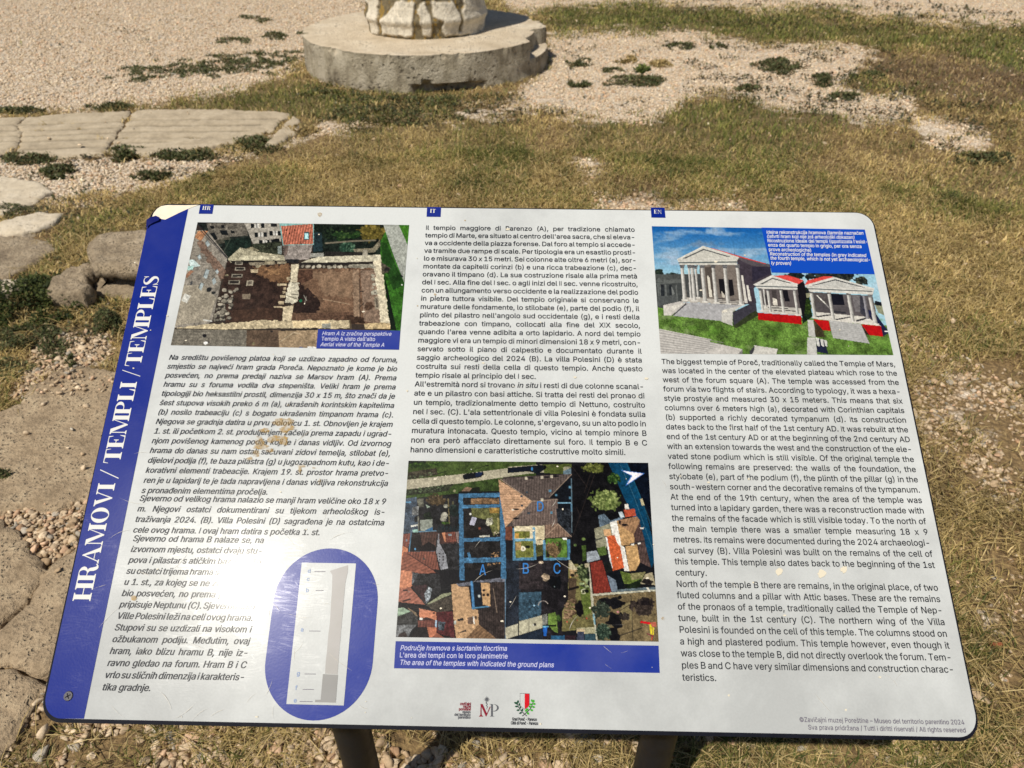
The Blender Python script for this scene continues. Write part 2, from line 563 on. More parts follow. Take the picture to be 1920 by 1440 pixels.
HR = """Na središtu povišenog platoa koji se uzdizao zapadno od foruma,
smjestio se najveći hram grada Poreča. Nepoznato je kome je bio
posvećen, no prema predaji naziva se Marsov hram (A). Prema
hramu su s foruma vodila dva stepeništa. Veliki hram je prema
tipologiji bio heksastilni prostil, dimenzija 30 x 15 m, što znači da je
šest stupova visokih preko 6 m (a), ukrašenih korintskim kapitelima
(b) nosilo trabeaciju (c) s bogato ukrašenim timpanom hrama (c).
Njegova se gradnja datira u prvu polovicu 1. st. Obnovljen je krajem
1. st. ili početkom 2. st. produljenjem začelja prema zapadu i ugrad-
njom povišenog kamenog podija koji je i danas vidljiv. Od izvornog
hrama do danas su nam ostali sačuvani zidovi temelja, stilobat (e),
dijelovi podija (f), te baza pilastra (g) u jugozapadnom kutu, kao i de-
korativni elementi trabeacije. Krajem 19. st. prostor hrama pretvo-
ren je u lapidarij te je tada napravljena i danas vidljiva rekonstrukcija
s pronađenim elementima pročelja.
Sjeverno od velikog hrama nalazio se manji hram veličine oko 18 x 9
m. Njegovi ostatci dokumentirani su tijekom arheološkog is-
traživanja 2024. (B). Villa Polesini (D) sagrađena je na ostatcima
cele ovog hrama. I ovaj hram datira s početka 1. st.
Sjeverno od hrama B nalaze se, na
izvornom mjestu, ostatci dvaju stu-
pova i pilastar s atičkim bazama. To
su ostatci trijema hrama sagrađenog
u 1. st., za kojeg se ne zna kome je
bio posvećen, no prema predaji se
pripisuje Neptunu (C). Sjeverno krilo
Ville Polesini leži na celi ovog hrama.
Stupovi su se uzdizali na visokom i
ožbukanom podiju. Međutim, ovaj
hram, iako blizu hramu B, nije iz-
ravno gledao na forum. Hram B i C
vrlo su sličnih dimenzija i karakteris-
tika gradnje.""".split('\n')
IT = """Il tempio maggiore di Parenzo (A), per tradizione chiamato
tempio di Marte, era situato al centro dell'area sacra, che si eleva-
va a occidente della piazza forense. Dal foro al tempio si accede-
va tramite due rampe di scale. Per tipologia era un esastilo prosti-
lo e misurava 30 x 15 metri. Sei colonne alte oltre 6 metri (a), sor-
montate da capitelli corinzi (b) e una ricca trabeazione (c), dec-
oravano il timpano (d). La sua costruzione risale alla prima metà
del I sec. Alla fine del I sec. o agli inizi del II sec. venne ricostruito,
con un allungamento verso occidente e la realizzazione del podio
in pietra tuttora visibile. Del tempio originale si conservano le
murature delle fondamente, lo stilobate (e), parte del podio (f), il
plinto del pilastro nell'angolo sud occidentale (g), e i resti della
trabeazione con timpano, collocati alla fine del XIX secolo,
quando l'area venne adibita a orto lapidario. A nord del tempio
maggiore vi era un tempio di minori dimensioni 18 x 9 metri, con-
servato sotto il piano di calpestio e documentato durante il
saggio archeologico del 2024 (B). La villa Polesini (D) è stata
costruita sui resti della cella di questo tempio. Anche questo
tempio risale al principio del I sec.
All'estremità nord si trovano ~in situ~ i resti di due colonne scanal-
ate e un pilastro con basi attiche. Si tratta dei resti del pronao di
un tempio, tradizionalmente detto tempio di Nettuno, costruito
nel I sec. (C). L'ala settentrionale di villa Polesini è fondata sulla
cella di questo tempio. Le colonne, s'ergevano, su un alto podio in
muratura intonacata. Questo tempio, vicino al tempio minore B
non era però affacciato direttamente sul foro. Il tempio B e C
hanno dimensioni e caratteristiche costruttive molto simili.""".split('\n')
EN = """The biggest temple of Poreč, traditionally called the Temple of Mars,
was located in the center of the elevated plateau which rose to the
west of the forum square (A). The temple was accessed from the
forum via two flights of stairs. According to typology, it was a hexa-
style prostyle and measured 30 x 15 meters. This means that six
columns over 6 meters high (a), decorated with Corinthian capitals
(b) supported a richly decorated tympanum (d). Its construction
dates back to the first half of the 1st century AD. It was rebuilt at the
end of the 1st century AD or at the beginning of the 2nd century AD
with an extension towards the west and the construction of the ele-
vated stone podium which is still visible. Of the original temple the
following remains are preserved: the walls of the foundation, the
stylobate (e), part of the podium (f), the plinth of the pillar (g) in the
south-western corner and the decorative remains of the tympanum.
At the end of the 19th century, when the area of the temple was
turned into a lapidary garden, there was a reconstruction made with
the remains of the facade which is still visible today. To the north of
the main temple there was a smaller temple measuring 18 x 9
metres. Its remains were documented during the 2024 archaeologi-
cal survey (B). Villa Polesini was built on the remains of the cell of
this temple. This temple also dates back to the beginning of the 1st
century.
North of the temple B there are remains, in the original place, of two
fluted columns and a pillar with Attic bases. These are the remains
of the pronaos of a temple, traditionally called the Temple of Nep-
tune, built in the 1st century (C). The northern wing of the Villa
Polesini is founded on the cell of this temple. The columns stood on
a high and plastered podium. This temple however, even though it
was close to the temple B, did not directly overlook the forum. Tem-
ples B and C have very similar dimensions and construction charac-
teristics.""".split('\n')

# size from the capital height of "North", horizontal scale from lines that are not justified
capu = UV([(1268.1, 1100.4), (1268.1, 1088.7)])
SIZE = abs(capu[0][1] - capu[1][1]) / ty.cap
def xscale(s, a, b):
    p = UV([a, b]); return (p[1][0] - p[0][0]) / (ty.natural(s) * SIZE)
XS_HR = xscale(HR[18], (249.4, 998.7), (600, 1006.5))
XS_IT = xscale(IT[26], (768.4, 848.2), (1172.8, 850.5))
XS_EN = xscale(EN[21], (1266, 1079), (1325.5, 1080))
print('type size', SIZE, 'x scales', XS_HR, XS_IT, XS_EN)
hr = block(HR, [(0, 14, (316.1, 674.8), (264.4, 924.5), (745.4, 681.2)),
                (15, 18, (259.9, 939.5), (249.4, 998.7), (720, 986.7)),
                (19, 32, (245.6, 1014.9), (193.9, 1294.3), (493.8, 1020.5))], None, SIZE, XS_HR, 0.2, {14, 18, 32})
it = block(IT, [(0, 18, (798.2, 431.3), (778.5, 708.3), (1190.2, 431.9)),
                (19, 26, (777.6, 724.9), (768.4, 848.2), (1213.6, 832.7))], None, SIZE, XS_IT, 0.0, {18, 26})
en = block(EN, [(0, 21, (1240.2, 682.7), (1266, 1079), (1678.9, 687.2)),
                (22, 30, (1268.1, 1100.4), (1278.4, 1276), (1788.8, 1258.5))], None, SIZE, XS_EN, 0.0, {21, 30})
o = bpart('body_text', hr.mesh(0.0009), mat=M_ink); o['label'] = 'italic Croatian text in the left column'
o = bpart('body_text', it.mesh(0.0009), mat=M_ink); o['label'] = 'upright Italian text in the middle column'
o = bpart('body_text', en.mesh(0.0009), mat=M_ink); o['label'] = 'upright English text in the right column'

def fitted(t, items, size, w, name='lettering'):
    """items: (text, px of baseline start, px of baseline end, italic)"""
    tm = TextMesh()
    for s, a, b, ital in items:
        (u0, v0), (u1, v1) = UV([a, b])
        xs = (u1 - u0) / (t.natural(s) * size)
        tm.line(t, s, u0, v0, size, xs, None, ital, (u1, v1))
    return tm.mesh(w, name)

# copyright lines
E8 = lambda x, y: (1200 + x / 2.909, 1000 + y / 2.909)
o = bpart('copyright_text', fitted(ty, [
    ('©Zavičajni muzej Poreštine – Museo del territorio parentino 2024', E8(868, 1028), E8(1770, 1043), 0),
    ('Sva prava pridržana / Tutti i diritti riservati / All rights reserved', E8(916, 1070), E8(1778, 1086), 0)], SIZE * 0.66, 0.0009), mat=M_greyink)

# ------------------------------------------------------------------ didone capitals for the title, the tabs and the logo
def rect(x0, y0, x1, y1): return [(x0, y0), (x1, y0), (x1, y1), (x0, y1)]
def serif(x0, x1, y, up):
    """flat hairline serif with bracketed joins; stem spans x0..x1, serif at height y, growing up or down"""
    h = 0.055 * up; b = 0.10 * up
    return [[(x0 - 0.09, y), (x1 + 0.09, y), (x1 + 0.09, y + h), (x1 + 0.02, y + h * 1.4), (x1, y + b), (x0, y + b), (x0 - 0.02, y + h * 1.4), (x0 - 0.09, y + h)]]
def stem(x0, w=0.245): return [rect(x0, 0.02, x0 + w, 0.98)] + serif(x0, x0 + w, 0, 1) + serif(x0, x0 + w, 1, -1)
def thin(x0): return [rect(x0, 0.02, x0 + 0.055, 0.98)] + serif(x0, x0 + 0.055, 0, 1) + serif(x0, x0 + 0.055, 1, -1)
def ring(cx, cy, rx, ry, wx, wy, a0, a1, n=28):
    out = []
    for k in range(n):
        t0 = math.radians(a0 + (a1 - a0) * k / n); t1 = math.radians(a0 + (a1 - a0) * (k + 1) / n)
        q = [(cx + rx * math.cos(t0), cy + ry * math.sin(t0)), (cx + rx * math.cos(t1), cy + ry * math.sin(t1)),
             (cx + (rx - wx) * math.cos(t1), cy + (ry - wy) * math.sin(t1)), (cx + (rx - wx) * math.cos(t0), cy + (ry - wy) * math.sin(t0))]
        out.append(q)
    return out
def sweep(pts, wid):
    pts = np.array(pts, float); out = []
    P = []; Wd = []
    n = len(pts)
    for i in range(n - 1):                         # Catmull-Rom
        p0, p1, p2, p3 = pts[max(i - 1, 0)], pts[i], pts[i + 1], pts[min(i + 2, n - 1)]
        for k in range(8):
            t = k / 8
            P.append(0.5 * ((2 * p1) + (p2 - p0) * t + (2 * p0 - 5 * p1 + 4 * p2 - p3) * t * t + (3 * p1 - p0 - 3 * p2 + p3) * t ** 3))
            Wd.append(wid[i] * (1 - t) + wid[i + 1] * t)
    P.append(pts[-1]); Wd.append(wid[-1]); P = np.array(P)
    T = np.gradient(P, axis=0); T /= np.linalg.norm(T, axis=1)[:, None] + 1e-9
    N = np.column_stack([-T[:, 1], T[:, 0]]) * (np.array(Wd) / 2)[:, None]
    for i in range(len(P) - 1):
        out.append([tuple(P[i] + N[i]), tuple(P[i + 1] + N[i + 1]), tuple(P[i + 1] - N[i + 1]), tuple(P[i] - N[i])])
    return out
D = {}
D['H'] = (stem(0.1) + stem(0.70) + [rect(0.3, 0.475, 0.72, 0.525)], 1.04)
D['I'] = (stem(0.1), 0.44)
D['R'] = (stem(0.1) + ring(0.50, 0.745, 0.33, 0.255, 0.19, 0.045, -90, 90) + [rect(0.3, 0.955, 0.51, 1.0), rect(0.3, 0.49, 0.51, 0.535)]
          + sweep([(0.50, 0.50), (0.66, 0.42), (0.70, 0.2), (0.78, 0.03), (0.92, 0.03), (0.97, 0.12)], [0.05, 0.17, 0.2, 0.17, 0.06, 0.03]), 1.0)
D['P'] = (stem(0.1) + ring(0.46, 0.73, 0.37, 0.27, 0.2, 0.045, -90, 90) + [rect(0.3, 0.955, 0.47, 1.0), rect(0.3, 0.46, 0.47, 0.505)], 0.87)
D['A'] = ([[(0.10, 0.03), (0.15, 0.03), (0.50, 0.93), (0.46, 1.0)], [(0.42, 1.0), (0.50, 1.0), (0.92, 0.02), (0.68, 0.02)], rect(0.22, 0.29, 0.72, 0.33)]
          + serif(0.10, 0.15, 0, 1) + serif(0.70, 0.90, 0, 1), 1.02)
D['V'] = ([[(0.10, 0.98), (0.33, 0.98), (0.56, 0.12), (0.48, 0.0)], [(0.48, 0.0), (0.54, 0.0), (0.86, 0.97), (0.81, 0.97)]]
          + serif(0.11, 0.32, 1, -1) + serif(0.81, 0.86, 1, -1), 0.96)
D['M'] = (thin(0.1) + stem(0.92) + [[(0.10, 1.0), (0.34, 1.0), (0.66, 0.16), (0.58, 0.0)], [(0.57, 0.0), (0.63, 0.02), (0.95, 0.98), (0.92, 1.0)]], 1.24)
D['N'] = (thin(0.1) + thin(0.86) + [[(0.08, 1.0), (0.30, 1.0), (0.90, 0.0), (0.86, 0.0)]], 1.0)
D['O'] = (ring(0.5, 0.5, 0.44, 0.52, 0.22, 0.045, 0, 360, 48), 1.0)
D['T'] = (stem(0.36) + [rect(0.06, 0.95, 0.87, 1.0), [(0.06, 1.0), (0.12, 1.0), (0.1, 0.9), (0.05, 0.7), (0.03, 0.7)], [(0.81, 1.0), (0.87, 1.0), (0.9, 0.7), (0.88, 0.7), (0.83, 0.9)]], 0.93)
D['E'] = (stem(0.1) + [rect(0.25, 0.955, 0.76, 1.0), rect(0.25, 0.0, 0.80, 0.045), rect(0.3, 0.48, 0.55, 0.525), [(0.51, 0.36), (0.55, 0.36), (0.55, 0.65), (0.51, 0.65), (0.48, 0.525), (0.48, 0.48)],
          [(0.68, 1.0), (0.76, 1.0), (0.77, 0.72), (0.745, 0.72)], [(0.70, 0.0), (0.80, 0.0), (0.83, 0.32), (0.80, 0.32)]], 0.88)
D['L'] = (stem(0.1) + [rect(0.25, 0.0, 0.76, 0.045), [(0.64, 0.0), (0.76, 0.0), (0.79, 0.38), (0.76, 0.38)]], 0.83)
D['S'] = (sweep([(0.60, 0.80), (0.52, 0.93), (0.36, 0.97), (0.19, 0.90), (0.13, 0.75), (0.24, 0.60), (0.42, 0.48), (0.55, 0.36), (0.57, 0.20), (0.46, 0.06), (0.30, 0.03), (0.15, 0.09), (0.09, 0.24)],
                 [0.03, 0.045, 0.05, 0.10, 0.16, 0.2, 0.22, 0.2, 0.15, 0.09, 0.05, 0.045, 0.03])
          + [rect(0.60, 0.70, 0.64, 1.0), rect(0.05, 0.0, 0.09, 0.32)], 0.70)
D['/'] = ([[(0.02, -0.12), (0.06, -0.12), (0.42, 1.08), (0.38, 1.08)]], 0.44)

def didone(word, gap=0.985):
    polys = []; x = 0
    for ch in word:
        g, adv = D[ch]
        polys += [[(px + x, py) for px, py in q] for q in g]; x += adv * gap
    return polys, x

# the title runs up the band: letters stand towards the left
tb0, tb1 = UV([(170.2, 1127), (300.0, 518)])
tcap = UV([(168.8, 1127), (138.0, 1124.4)])
CAPH = np.hypot(*(tcap[1] - tcap[0])) * 1.07
tdir = (tb1 - tb0) / np.linalg.norm(tb1 - tb0)
tup = np.array([tdir[1], -tdir[0]])
if tup[0] > 0: tup = -tup
LEN = np.linalg.norm(tb1 - tb0)
def along(pxy): return float((UV([pxy])[0] - tb0) @ tdir)
title = []
for word, y0, y1 in (('HRAMOVI', 1127, 906.5), ('/', 898, 880.5), ('TEMPLI', 869, 716.5), ('/', 706.5, 694), ('TEMPLES', 687, 518.5)):
    xa = lambda y: np.interp(y, [518, 1127], [300, 170.2])
    s0, s1 = along((xa(y0), y0)), along((xa(y1), y1))
    polys, ln = didone(word)
    xs = [p[0] for q in polys for p in q]; lo, hi = min(xs), max(xs)
    for q in polys:
        title.append([tuple(tb0 + tdir * (s0 + (s1 - s0) * (px - lo) / (hi - lo)) + tup * (py * CAPH)) for px, py in q])
# words must not share a triangulation with the gaps: each is closed by itself
bpart('title_lettering', flat(title, 0.0006), parent=title_band, mat=M_letter)
ch = title_band.children[0]; ch.location = (0, 0, 0.0003)

def small_caps(word, a, b, cap, w):
    """didone word with its baseline from px a to px b; cap in metres"""
    p0, p1 = UV([a, b]); d = p1 - p0
    polys, ln = didone(word, 1.16); xs = [p[0] for q in polys for p in q]; lo, hi = min(xs), max(xs)
    return flat([[tuple(p0 + d * (px - lo) / (hi - lo) + np.array([0, -cap]) * py) for px, py in q] for q in polys], w)

# language tabs
for nm, quad, a, b in (('HR', [(376.0, 383.6), (401.3, 384.0), (398.5, 401.5), (372.8, 401.2)], (379.5, 394.0), (394.8, 394.3)),
                       ('IT', [(800.8, 388.6), (827.2, 388.9), (826.3, 407.2), (799.8, 406.8)], (806.4, 399.6), (816.6, 399.8)),
                       ('EN', [(1219.8, 389.5), (1246.0, 389.8), (1247.8, 408.8), (1221.2, 408.4)], (1226.2, 401.0), (1240.2, 401.4))):
    tabm = bpart('language_tab', flat([[tuple(p) for p in UV(quad)]], 0.0006), mat=M_blue)
    tabm['label'] = 'blue language tab marked ' + nm
    bpart('tab_lettering', small_caps(nm, a, b, 0.0062, 0.0009), parent=tabm, mat=M_letter)

# ------------------------------------------------------------------ oval with the column drawing
ol = UV([(497.3, 1244.4), (709.3, 1115.6), (624.4, 1028.4), (592.5, 1351.2)])
ou0, ou1, ov0, ov1 = ol[0][0], ol[1][0], ol[2][1], ol[3][1]
R = (ou1 - ou0) / 2
cap = [(ou0 + R + R * math.cos(t), ov0 + R - R * math.sin(t)) for t in np.linspace(0, math.pi, 33)]
cap += [(ou0 + R + R * math.cos(t), ov1 - R - R * math.sin(t)) for t in np.linspace(math.pi, 2 * math.pi, 33)]
oval = bpart('oval_field', flat([cap], 0.0006), mat=M_caption)
OV = lambda pts: [tuple(p) for p in UV(view((480, 1020), 4.5, pts))]
bpart('drawing_sheet', flat([OV([(388, 158), (845, 165), (742, 1362), (258, 1350)])], 0.0009), parent=oval, mat=M_white)
M_sk1 = laminate('pencil_grey', tuple(srgb(156, 154, 150)), mottle=0.25)
M_sk2 = laminate('dark_pencil_grey', tuple(srgb(132, 132, 130)), mottle=0.15)
bpart('column_drawing', flat([OV([(625, 228), (700, 203), (778, 180), (776, 240), (770, 262), (756, 330), (742, 480), (730, 620), (718, 760), (704, 900), (690, 1100), (585, 1094), (590, 1000), (603, 880), (612, 770), (626, 660), (634, 520), (644, 360), (646, 262)])], 0.0012), parent=oval, mat=M_sk1)
bpart('plinth_drawing', flat([OV([(567, 1097), (694, 1104), (684, 1220), (675, 1338), (500, 1334), (502, 1314), (547, 1314), (556, 1220)])], 0.0012), parent=oval, mat=M_sk2)
M_faint = laminate('faint_blue_ink', tuple(srgb(128, 146, 178)))
lines = []
for x0, y0, x1 in ((495, 232, 588), (505, 392, 572), (450, 734, 545), (412, 1096, 506), (396, 1226, 490), (370, 1328, 480)):
    lines.append(OV([(x0, y0 - 2), (x1, y0 - 1), (x1, y0 + 4), (x0, y0 + 3)]))
for q in lines: bpart('drawing_line', flat([q], 0.0012), parent=oval, mat=M_greyink)
for ch_, x, y in (('d', 436, 244), ('c', 428, 312), ('b', 420, 406), ('a', 378, 738), ('g', 344, 1108), ('f', 332, 1230), ('e', 318, 1336)):
    u, v = UV(view((480, 1020), 4.5, [(x, y)]))[0]
    tm = TextMesh(); tm.line(tyb, ch_, u, v, SIZE * 0.62)
    bpart('drawing_letter', tm.mesh(0.0012), parent=oval, mat=M_faint)

# ------------------------------------------------------------------ logos
LG = lambda pts: [tuple(p) for p in UV(view((840, 1280), 9.6, pts))]
lg = bpart('museum_logo', flat([LG([(580, 382), (622, 384), (702, 560), (688, 610), (680, 605)]), LG([(588, 400), (600, 420), (604, 600), (582, 600)]),
                               LG([(688, 610), (680, 600), (752, 428), (768, 430)]), LG([(556, 610), (562, 602), (574, 590), (588, 560), (600, 560), (612, 590), (630, 602), (634, 610)])], 0.0009), mat=M_wine)
pp = [LG([(774, 386), (806, 390), (806, 590), (812, 602), (840, 610), (752, 610), (766, 602), (774, 590)]), LG([(744, 384), (806, 386), (806, 396), (760, 394)])]
pts = [(820 + 92 * math.cos(t) * (1 if True else 1), 452 - 66 * math.sin(t)) for t in np.linspace(math.pi / 2, -math.pi / 2 * 1.05, 20)]
pin = [(820 + 62 * math.cos(t), 450 - 58 * math.sin(t)) for t in np.linspace(math.pi / 2, -math.pi / 2 * 1.05, 20)]
for i in range(19): pp.append(LG([pts[i], pts[i + 1], pin[i + 1], pin[i]]))
bpart('logo_letter', flat(pp, 0.0009), parent=lg, mat=M_iron)
star = []
for k in range(12):
    a = k * math.pi / 6; r = 64 if k % 3 == 0 else 52
    star.append(LG([(698 + r * math.cos(a), 302 + r * math.sin(a)), (698 + 20 * math.cos(a + .35), 302 + 20 * math.sin(a + .35)), (698, 302), (698 + 20 * math.cos(a - .35), 302 + 20 * math.sin(a - .35))]))
wig = sweep([(694, 345), (684, 366), (706, 388), (690, 412), (712, 436), (698, 456), (700, 484)], [13, 13, 12, 11, 9, 7, 3])
star += [LG(q) for q in wig]
bpart('logo_star', flat(star, 0.0009), parent=lg, mat=M_iron)
def rag(rows, size, w):
    tm = TextMesh()
    for s, xl, xr, y, ital in rows:
        (u0, v0), (u1, v1) = UV(view((840, 1280), 9.6, [(xl, y), (xr, y + 3)]))
        tm.line(tyb, s, u0, v0, size, (u1 - u0) / (tyb.natural(s) * size), None, ital)
    return tm.mesh(w)
bpart('museum_name', rag([('zavičajni', 214, 412, 402, 0), ('muzej', 268, 412, 450, 0), ('poreštine', 194, 410, 498, 0)], SIZE * 0.40, 0.0009), parent=lg, mat=M_wine)
bpart('museum_name', rag([('museo', 258, 406, 548, 0), ('del territorio', 114, 406, 596, 0), ('parentino', 178, 406, 644, 0)], SIZE * 0.38, 0.0009), parent=lg, mat=M_iron)

crest = bpart('town_crest', flat([LG([(1294, 188), (1468, 194), (1467, 400), (1440, 440), (1380, 482), (1320, 436), (1294, 396)])], 0.0007), mat=M_iron)
bpart('shield_half', flat([LG([(1300, 196), (1380, 199), (1380, 474), (1324, 432), (1300, 394)])], 0.0009), parent=crest, mat=M_white)
bpart('shield_half', flat([LG([(1380, 199), (1462, 201), (1461, 398), (1436, 436), (1380, 474)])], 0.0009), parent=crest, mat=M_red)
def leaf(x, y, a, l, wd):
    c, s = math.cos(a), math.sin(a)
    return LG([(x + (px * c - py * s), y + (px * s + py * c)) for px, py in ((0, 0), (l * .25, wd * .45), (l * .6, wd * .5), (l, 0), (l * .6, -wd * .5), (l * .25, -wd * .45))])
laurel = [leaf(x, y, math.radians(a), 62, 34) for x, y, a in ((1256, 372, -85), (1250, 400, -115), (1262, 430, 185), (1276, 420, -72), (1290, 490, 172), (1296, 470, -80), (1330, 530, 150), (1325, 520, -70), (1240, 380, 210))]
bpart('laurel_branch', flat(laurel, 0.0009), parent=crest, mat=M_dkgreen)
oak = [leaf(x, y, math.radians(a), 60, 38) for x, y, a in ((1528, 360, -70), (1522, 380, 5), (1520, 400, 200), (1510, 430, 15), (1500, 450, 215), (1480, 480, 30), (1450, 500, 220), (1420, 530, 50), (1400, 530, -80), (1526, 350, -120))]
bpart('oak_branch', flat(oak, 0.0009), parent=crest, mat=M_green)
tw = sweep([(1240, 370), (1280, 460), (1340, 530), (1418, 600)], [6, 9, 11, 13]) + sweep([(1524, 350), (1500, 440), (1430, 520), (1336, 600)], [6, 9, 11, 13])
bpart('crossed_stems', flat([LG(q) for q in tw], 0.0010), parent=crest, mat=M_ink)
bpart('crest_text', rag([('Grad Poreč - Parenzo', 1152, 1600, 680, 0), ('Città di Poreč - Parenzo', 1130, 1622, 750, 0)], SIZE * 0.42, 0.0009), parent=crest, mat=M_ink)

# ------------------------------------------------------------------ stains, screw
def blotch(ctr, rx, ry, seed, n=26):
    r = np.random.RandomState(seed)
    a = np.linspace(0, 2 * math.pi, n, endpoint=False)
    q = 0.72 + 0.45 * r.rand(n)
    return [(ctr[0] + rx * q[i] * math.cos(a[i]), ctr[1] + ry * q[i] * math.sin(a[i])) for i in range(n)]
ST = lambda pts: [tuple(p) for p in UV(view((460, 770), 9.6, pts))]
st = [ST(blotch(c, rx, ry, i)) for i, (c, rx, ry) in enumerate((((640, 210), 170, 62), ((770, 210), 110, 70), ((800, 310), 110, 60), ((700, 350), 95, 70), ((350, 360), 90, 42), ((560, 500), 150, 52),
      ((470, 540), 70, 52), ((690, 540), 85, 95), ((260, 560), 80, 110), ((290, 660), 140, 50), ((200, 780), 60, 70), ((90, 865), 60, 34), ((985, 1060), 30, 80), ((1010, 1000), 80, 24), ((1235, 1035), 34, 16), ((1340, 1285), 28, 60), ((440, 720), 90, 40)))]
bpart('stain', flat(st[:12] + st[16:], 0.0012), mat=M_stain)
bpart('stain', flat(st[12:14], 0.0012), mat=M_stain)
for q in st[14:16]: bpart('stain', flat([q], 0.0012), mat=M_stain)
sp = []
for i, (x, y, r) in enumerate(((541, 760, 2.2), (816, 553, 2.6), (783, 574, 1.6), (1028, 580, 1.8), (872, 414, 1.6), (252, 1122, 7), (600, 403, 5), (1243, 1160, 4))):
    sp.append([tuple(p) for p in UV(blotch((x, y), r, r * 0.8, 60 + i, 10))])
for q in sp: bpart('brown_speck', flat([q], 0.0012), mat=M_stain)
sp = []
rs = np.random.RandomState(8)
for i in range(70):
    x, y = rs.uniform(240, 1780), rs.uniform(430, 1360)
    if x < 300 + (1360 - y) * -0.2 or x > 1630 + (y - 400) * 0.2: continue
    r = rs.uniform(0.8, 2.6)
    sp.append([tuple(p) for p in UV(blotch((x, y), r * rs.uniform(0.6, 1.6), r * 0.8, 90 + i, 9))])
for x, y, r in ((1460, 1072, 7), (1540, 1076, 8), (1582, 1068, 7)): sp.append([tuple(p) for p in UV(blotch((x, y), r, r, int(x), 14))])
for q in sp: bpart('pale_speck', flat([q], 0.0013), mat=M_speck)
# fine curved scratches in the film; their sun glint is painted as pale colour
M_scratch_glint = laminate('scratched_film_painted_glint', tuple(srgb(206, 200, 188)), alpha=0.75, gloss=1.5)
rs = np.random.RandomState(21)
for i in range(64):
    if i < 40:                                     # most of them cluster around the sun glint at lower left
        x, y = rs.normal(430, 190), rs.normal(1090, 160)
    else:
        x, y = rs.uniform(300, 1700), rs.uniform(900, 1330)
    x = max(x, 360 - 0.22 * (y - 390) + 12 - 120 * (rs.rand() < 0.4)); y = min(y, 1335)
    if x < 290 - 0.2246 * (y - 390) + 12: continue
    L = rs.uniform(14, 62); a = rs.uniform(-0.9, 0.9) + (0 if rs.rand() < 0.6 else 1.4); cv = rs.uniform(-0.5, 0.5)
    s_ = np.linspace(-0.5, 0.5, 7)
    P_ = np.column_stack([x + L * s_ * math.cos(a) - L * cv * s_ ** 2 * math.sin(a), y + L * s_ * math.sin(a) + L * cv * s_ ** 2 * math.cos(a)])
    wd = 0.55 * (1 - (2 * s_) ** 2) * rs.uniform(0.5, 1.1) + 0.05
    nn = np.array([-math.sin(a), math.cos(a)])
    poly_ = np.concatenate([P_ + wd[:, None] * nn, (P_ - wd[:, None] * nn)[::-1]])
    bpart('scratch_painted_glint', flat([[tuple(q) for q in UV(poly_)]], 0.0014), mat=M_scratch_glint)
# screw head, countersunk in the bottom corner
su, sv = UV([(129, 1305)])[0]
bm = bmesh.new()
bmesh.ops.create_cone(bm, cap_ends=True, segments=24, radius1=0.0052, radius2=0.0046, depth=0.0012)
bmesh.ops.translate(bm, vec=(su, -sv, 0.0011), verts=bm.verts)
scr_o = bpart('screw', bm_mesh('screw', bm), mat=M_screw)
bm = bmesh.new()
for ang in (0.5, 0.5 + math.pi / 2):
    r = bmesh.ops.create_cube(bm, size=1, matrix=Matrix.Translation((su, -sv, 0.00171)) @ Matrix.Rotation(ang, 4, 'Z') @ Matrix.Diagonal((0.006, 0.0011, 0.00016, 1)))
bpart('screw_slot', bm_mesh('screw_slot', bm), parent=scr_o, mat=M_core)

# ------------------------------------------------------------------ posts, rails and feet under the panel
def tube(p0, p1, r, n=28):
    bm = bmesh.new()
    d = Vector(p1) - Vector(p0)
    m = Matrix.Translation((Vector(p0) + Vector(p1)) / 2) @ d.to_track_quat('Z', 'Y').to_matrix().to_4x4()
    bmesh.ops.create_cone(bm, cap_ends=True, segments=n, radius1=r, radius2=r, depth=d.length, matrix=m)
    return bm
def board_z(x, y):
    """height of the panel's back above the ground at (x, y)"""
    return P0[2] - ((x - P0[0]) * BN[0] + (y - P0[1]) * BN[1]) / BN[2] - 0.011
for x in POST_X:
    zt = board_z(x, POST_Y) - 0.012
    bm = tube((x + 0.01, 0, 0.006), (x + 0.01, 0, zt), 0.0305)
    po = link('post', bm_mesh('post', bm, True), board, M_post)
    md = po.modifiers.new('edges', 'EDGE_SPLIT')
    bm = bmesh.new()
    bmesh.ops.create_cube(bm, size=1, matrix=Matrix.Translation((x + 0.01, 0, 0.006)) @ Matrix.Diagonal((0.15, 0.15, 0.008, 1)))
    bmesh.ops.bevel(bm, geom=[e for e in bm.edges if abs(e.verts[0].co.z - e.verts[1].co.z) > 0.004], offset=0.012, segments=3, affect='EDGES')
    link('base_plate', bm_mesh('base_plate', bm), po, M_post)
    # slanting bracket plate under the panel
    bm = bmesh.new()
    u = (x - P0[0]); v = (POST_Y - P0[1]) / BD[1]
    bmesh.ops.create_cube(bm, size=1, matrix=Matrix.Translation((u, -v, -0.0125)) @ Matrix.Diagonal((0.09, 0.36, 0.006, 1)))
    bpart('bracket', bm_mesh('bracket', bm), mat=M_post)
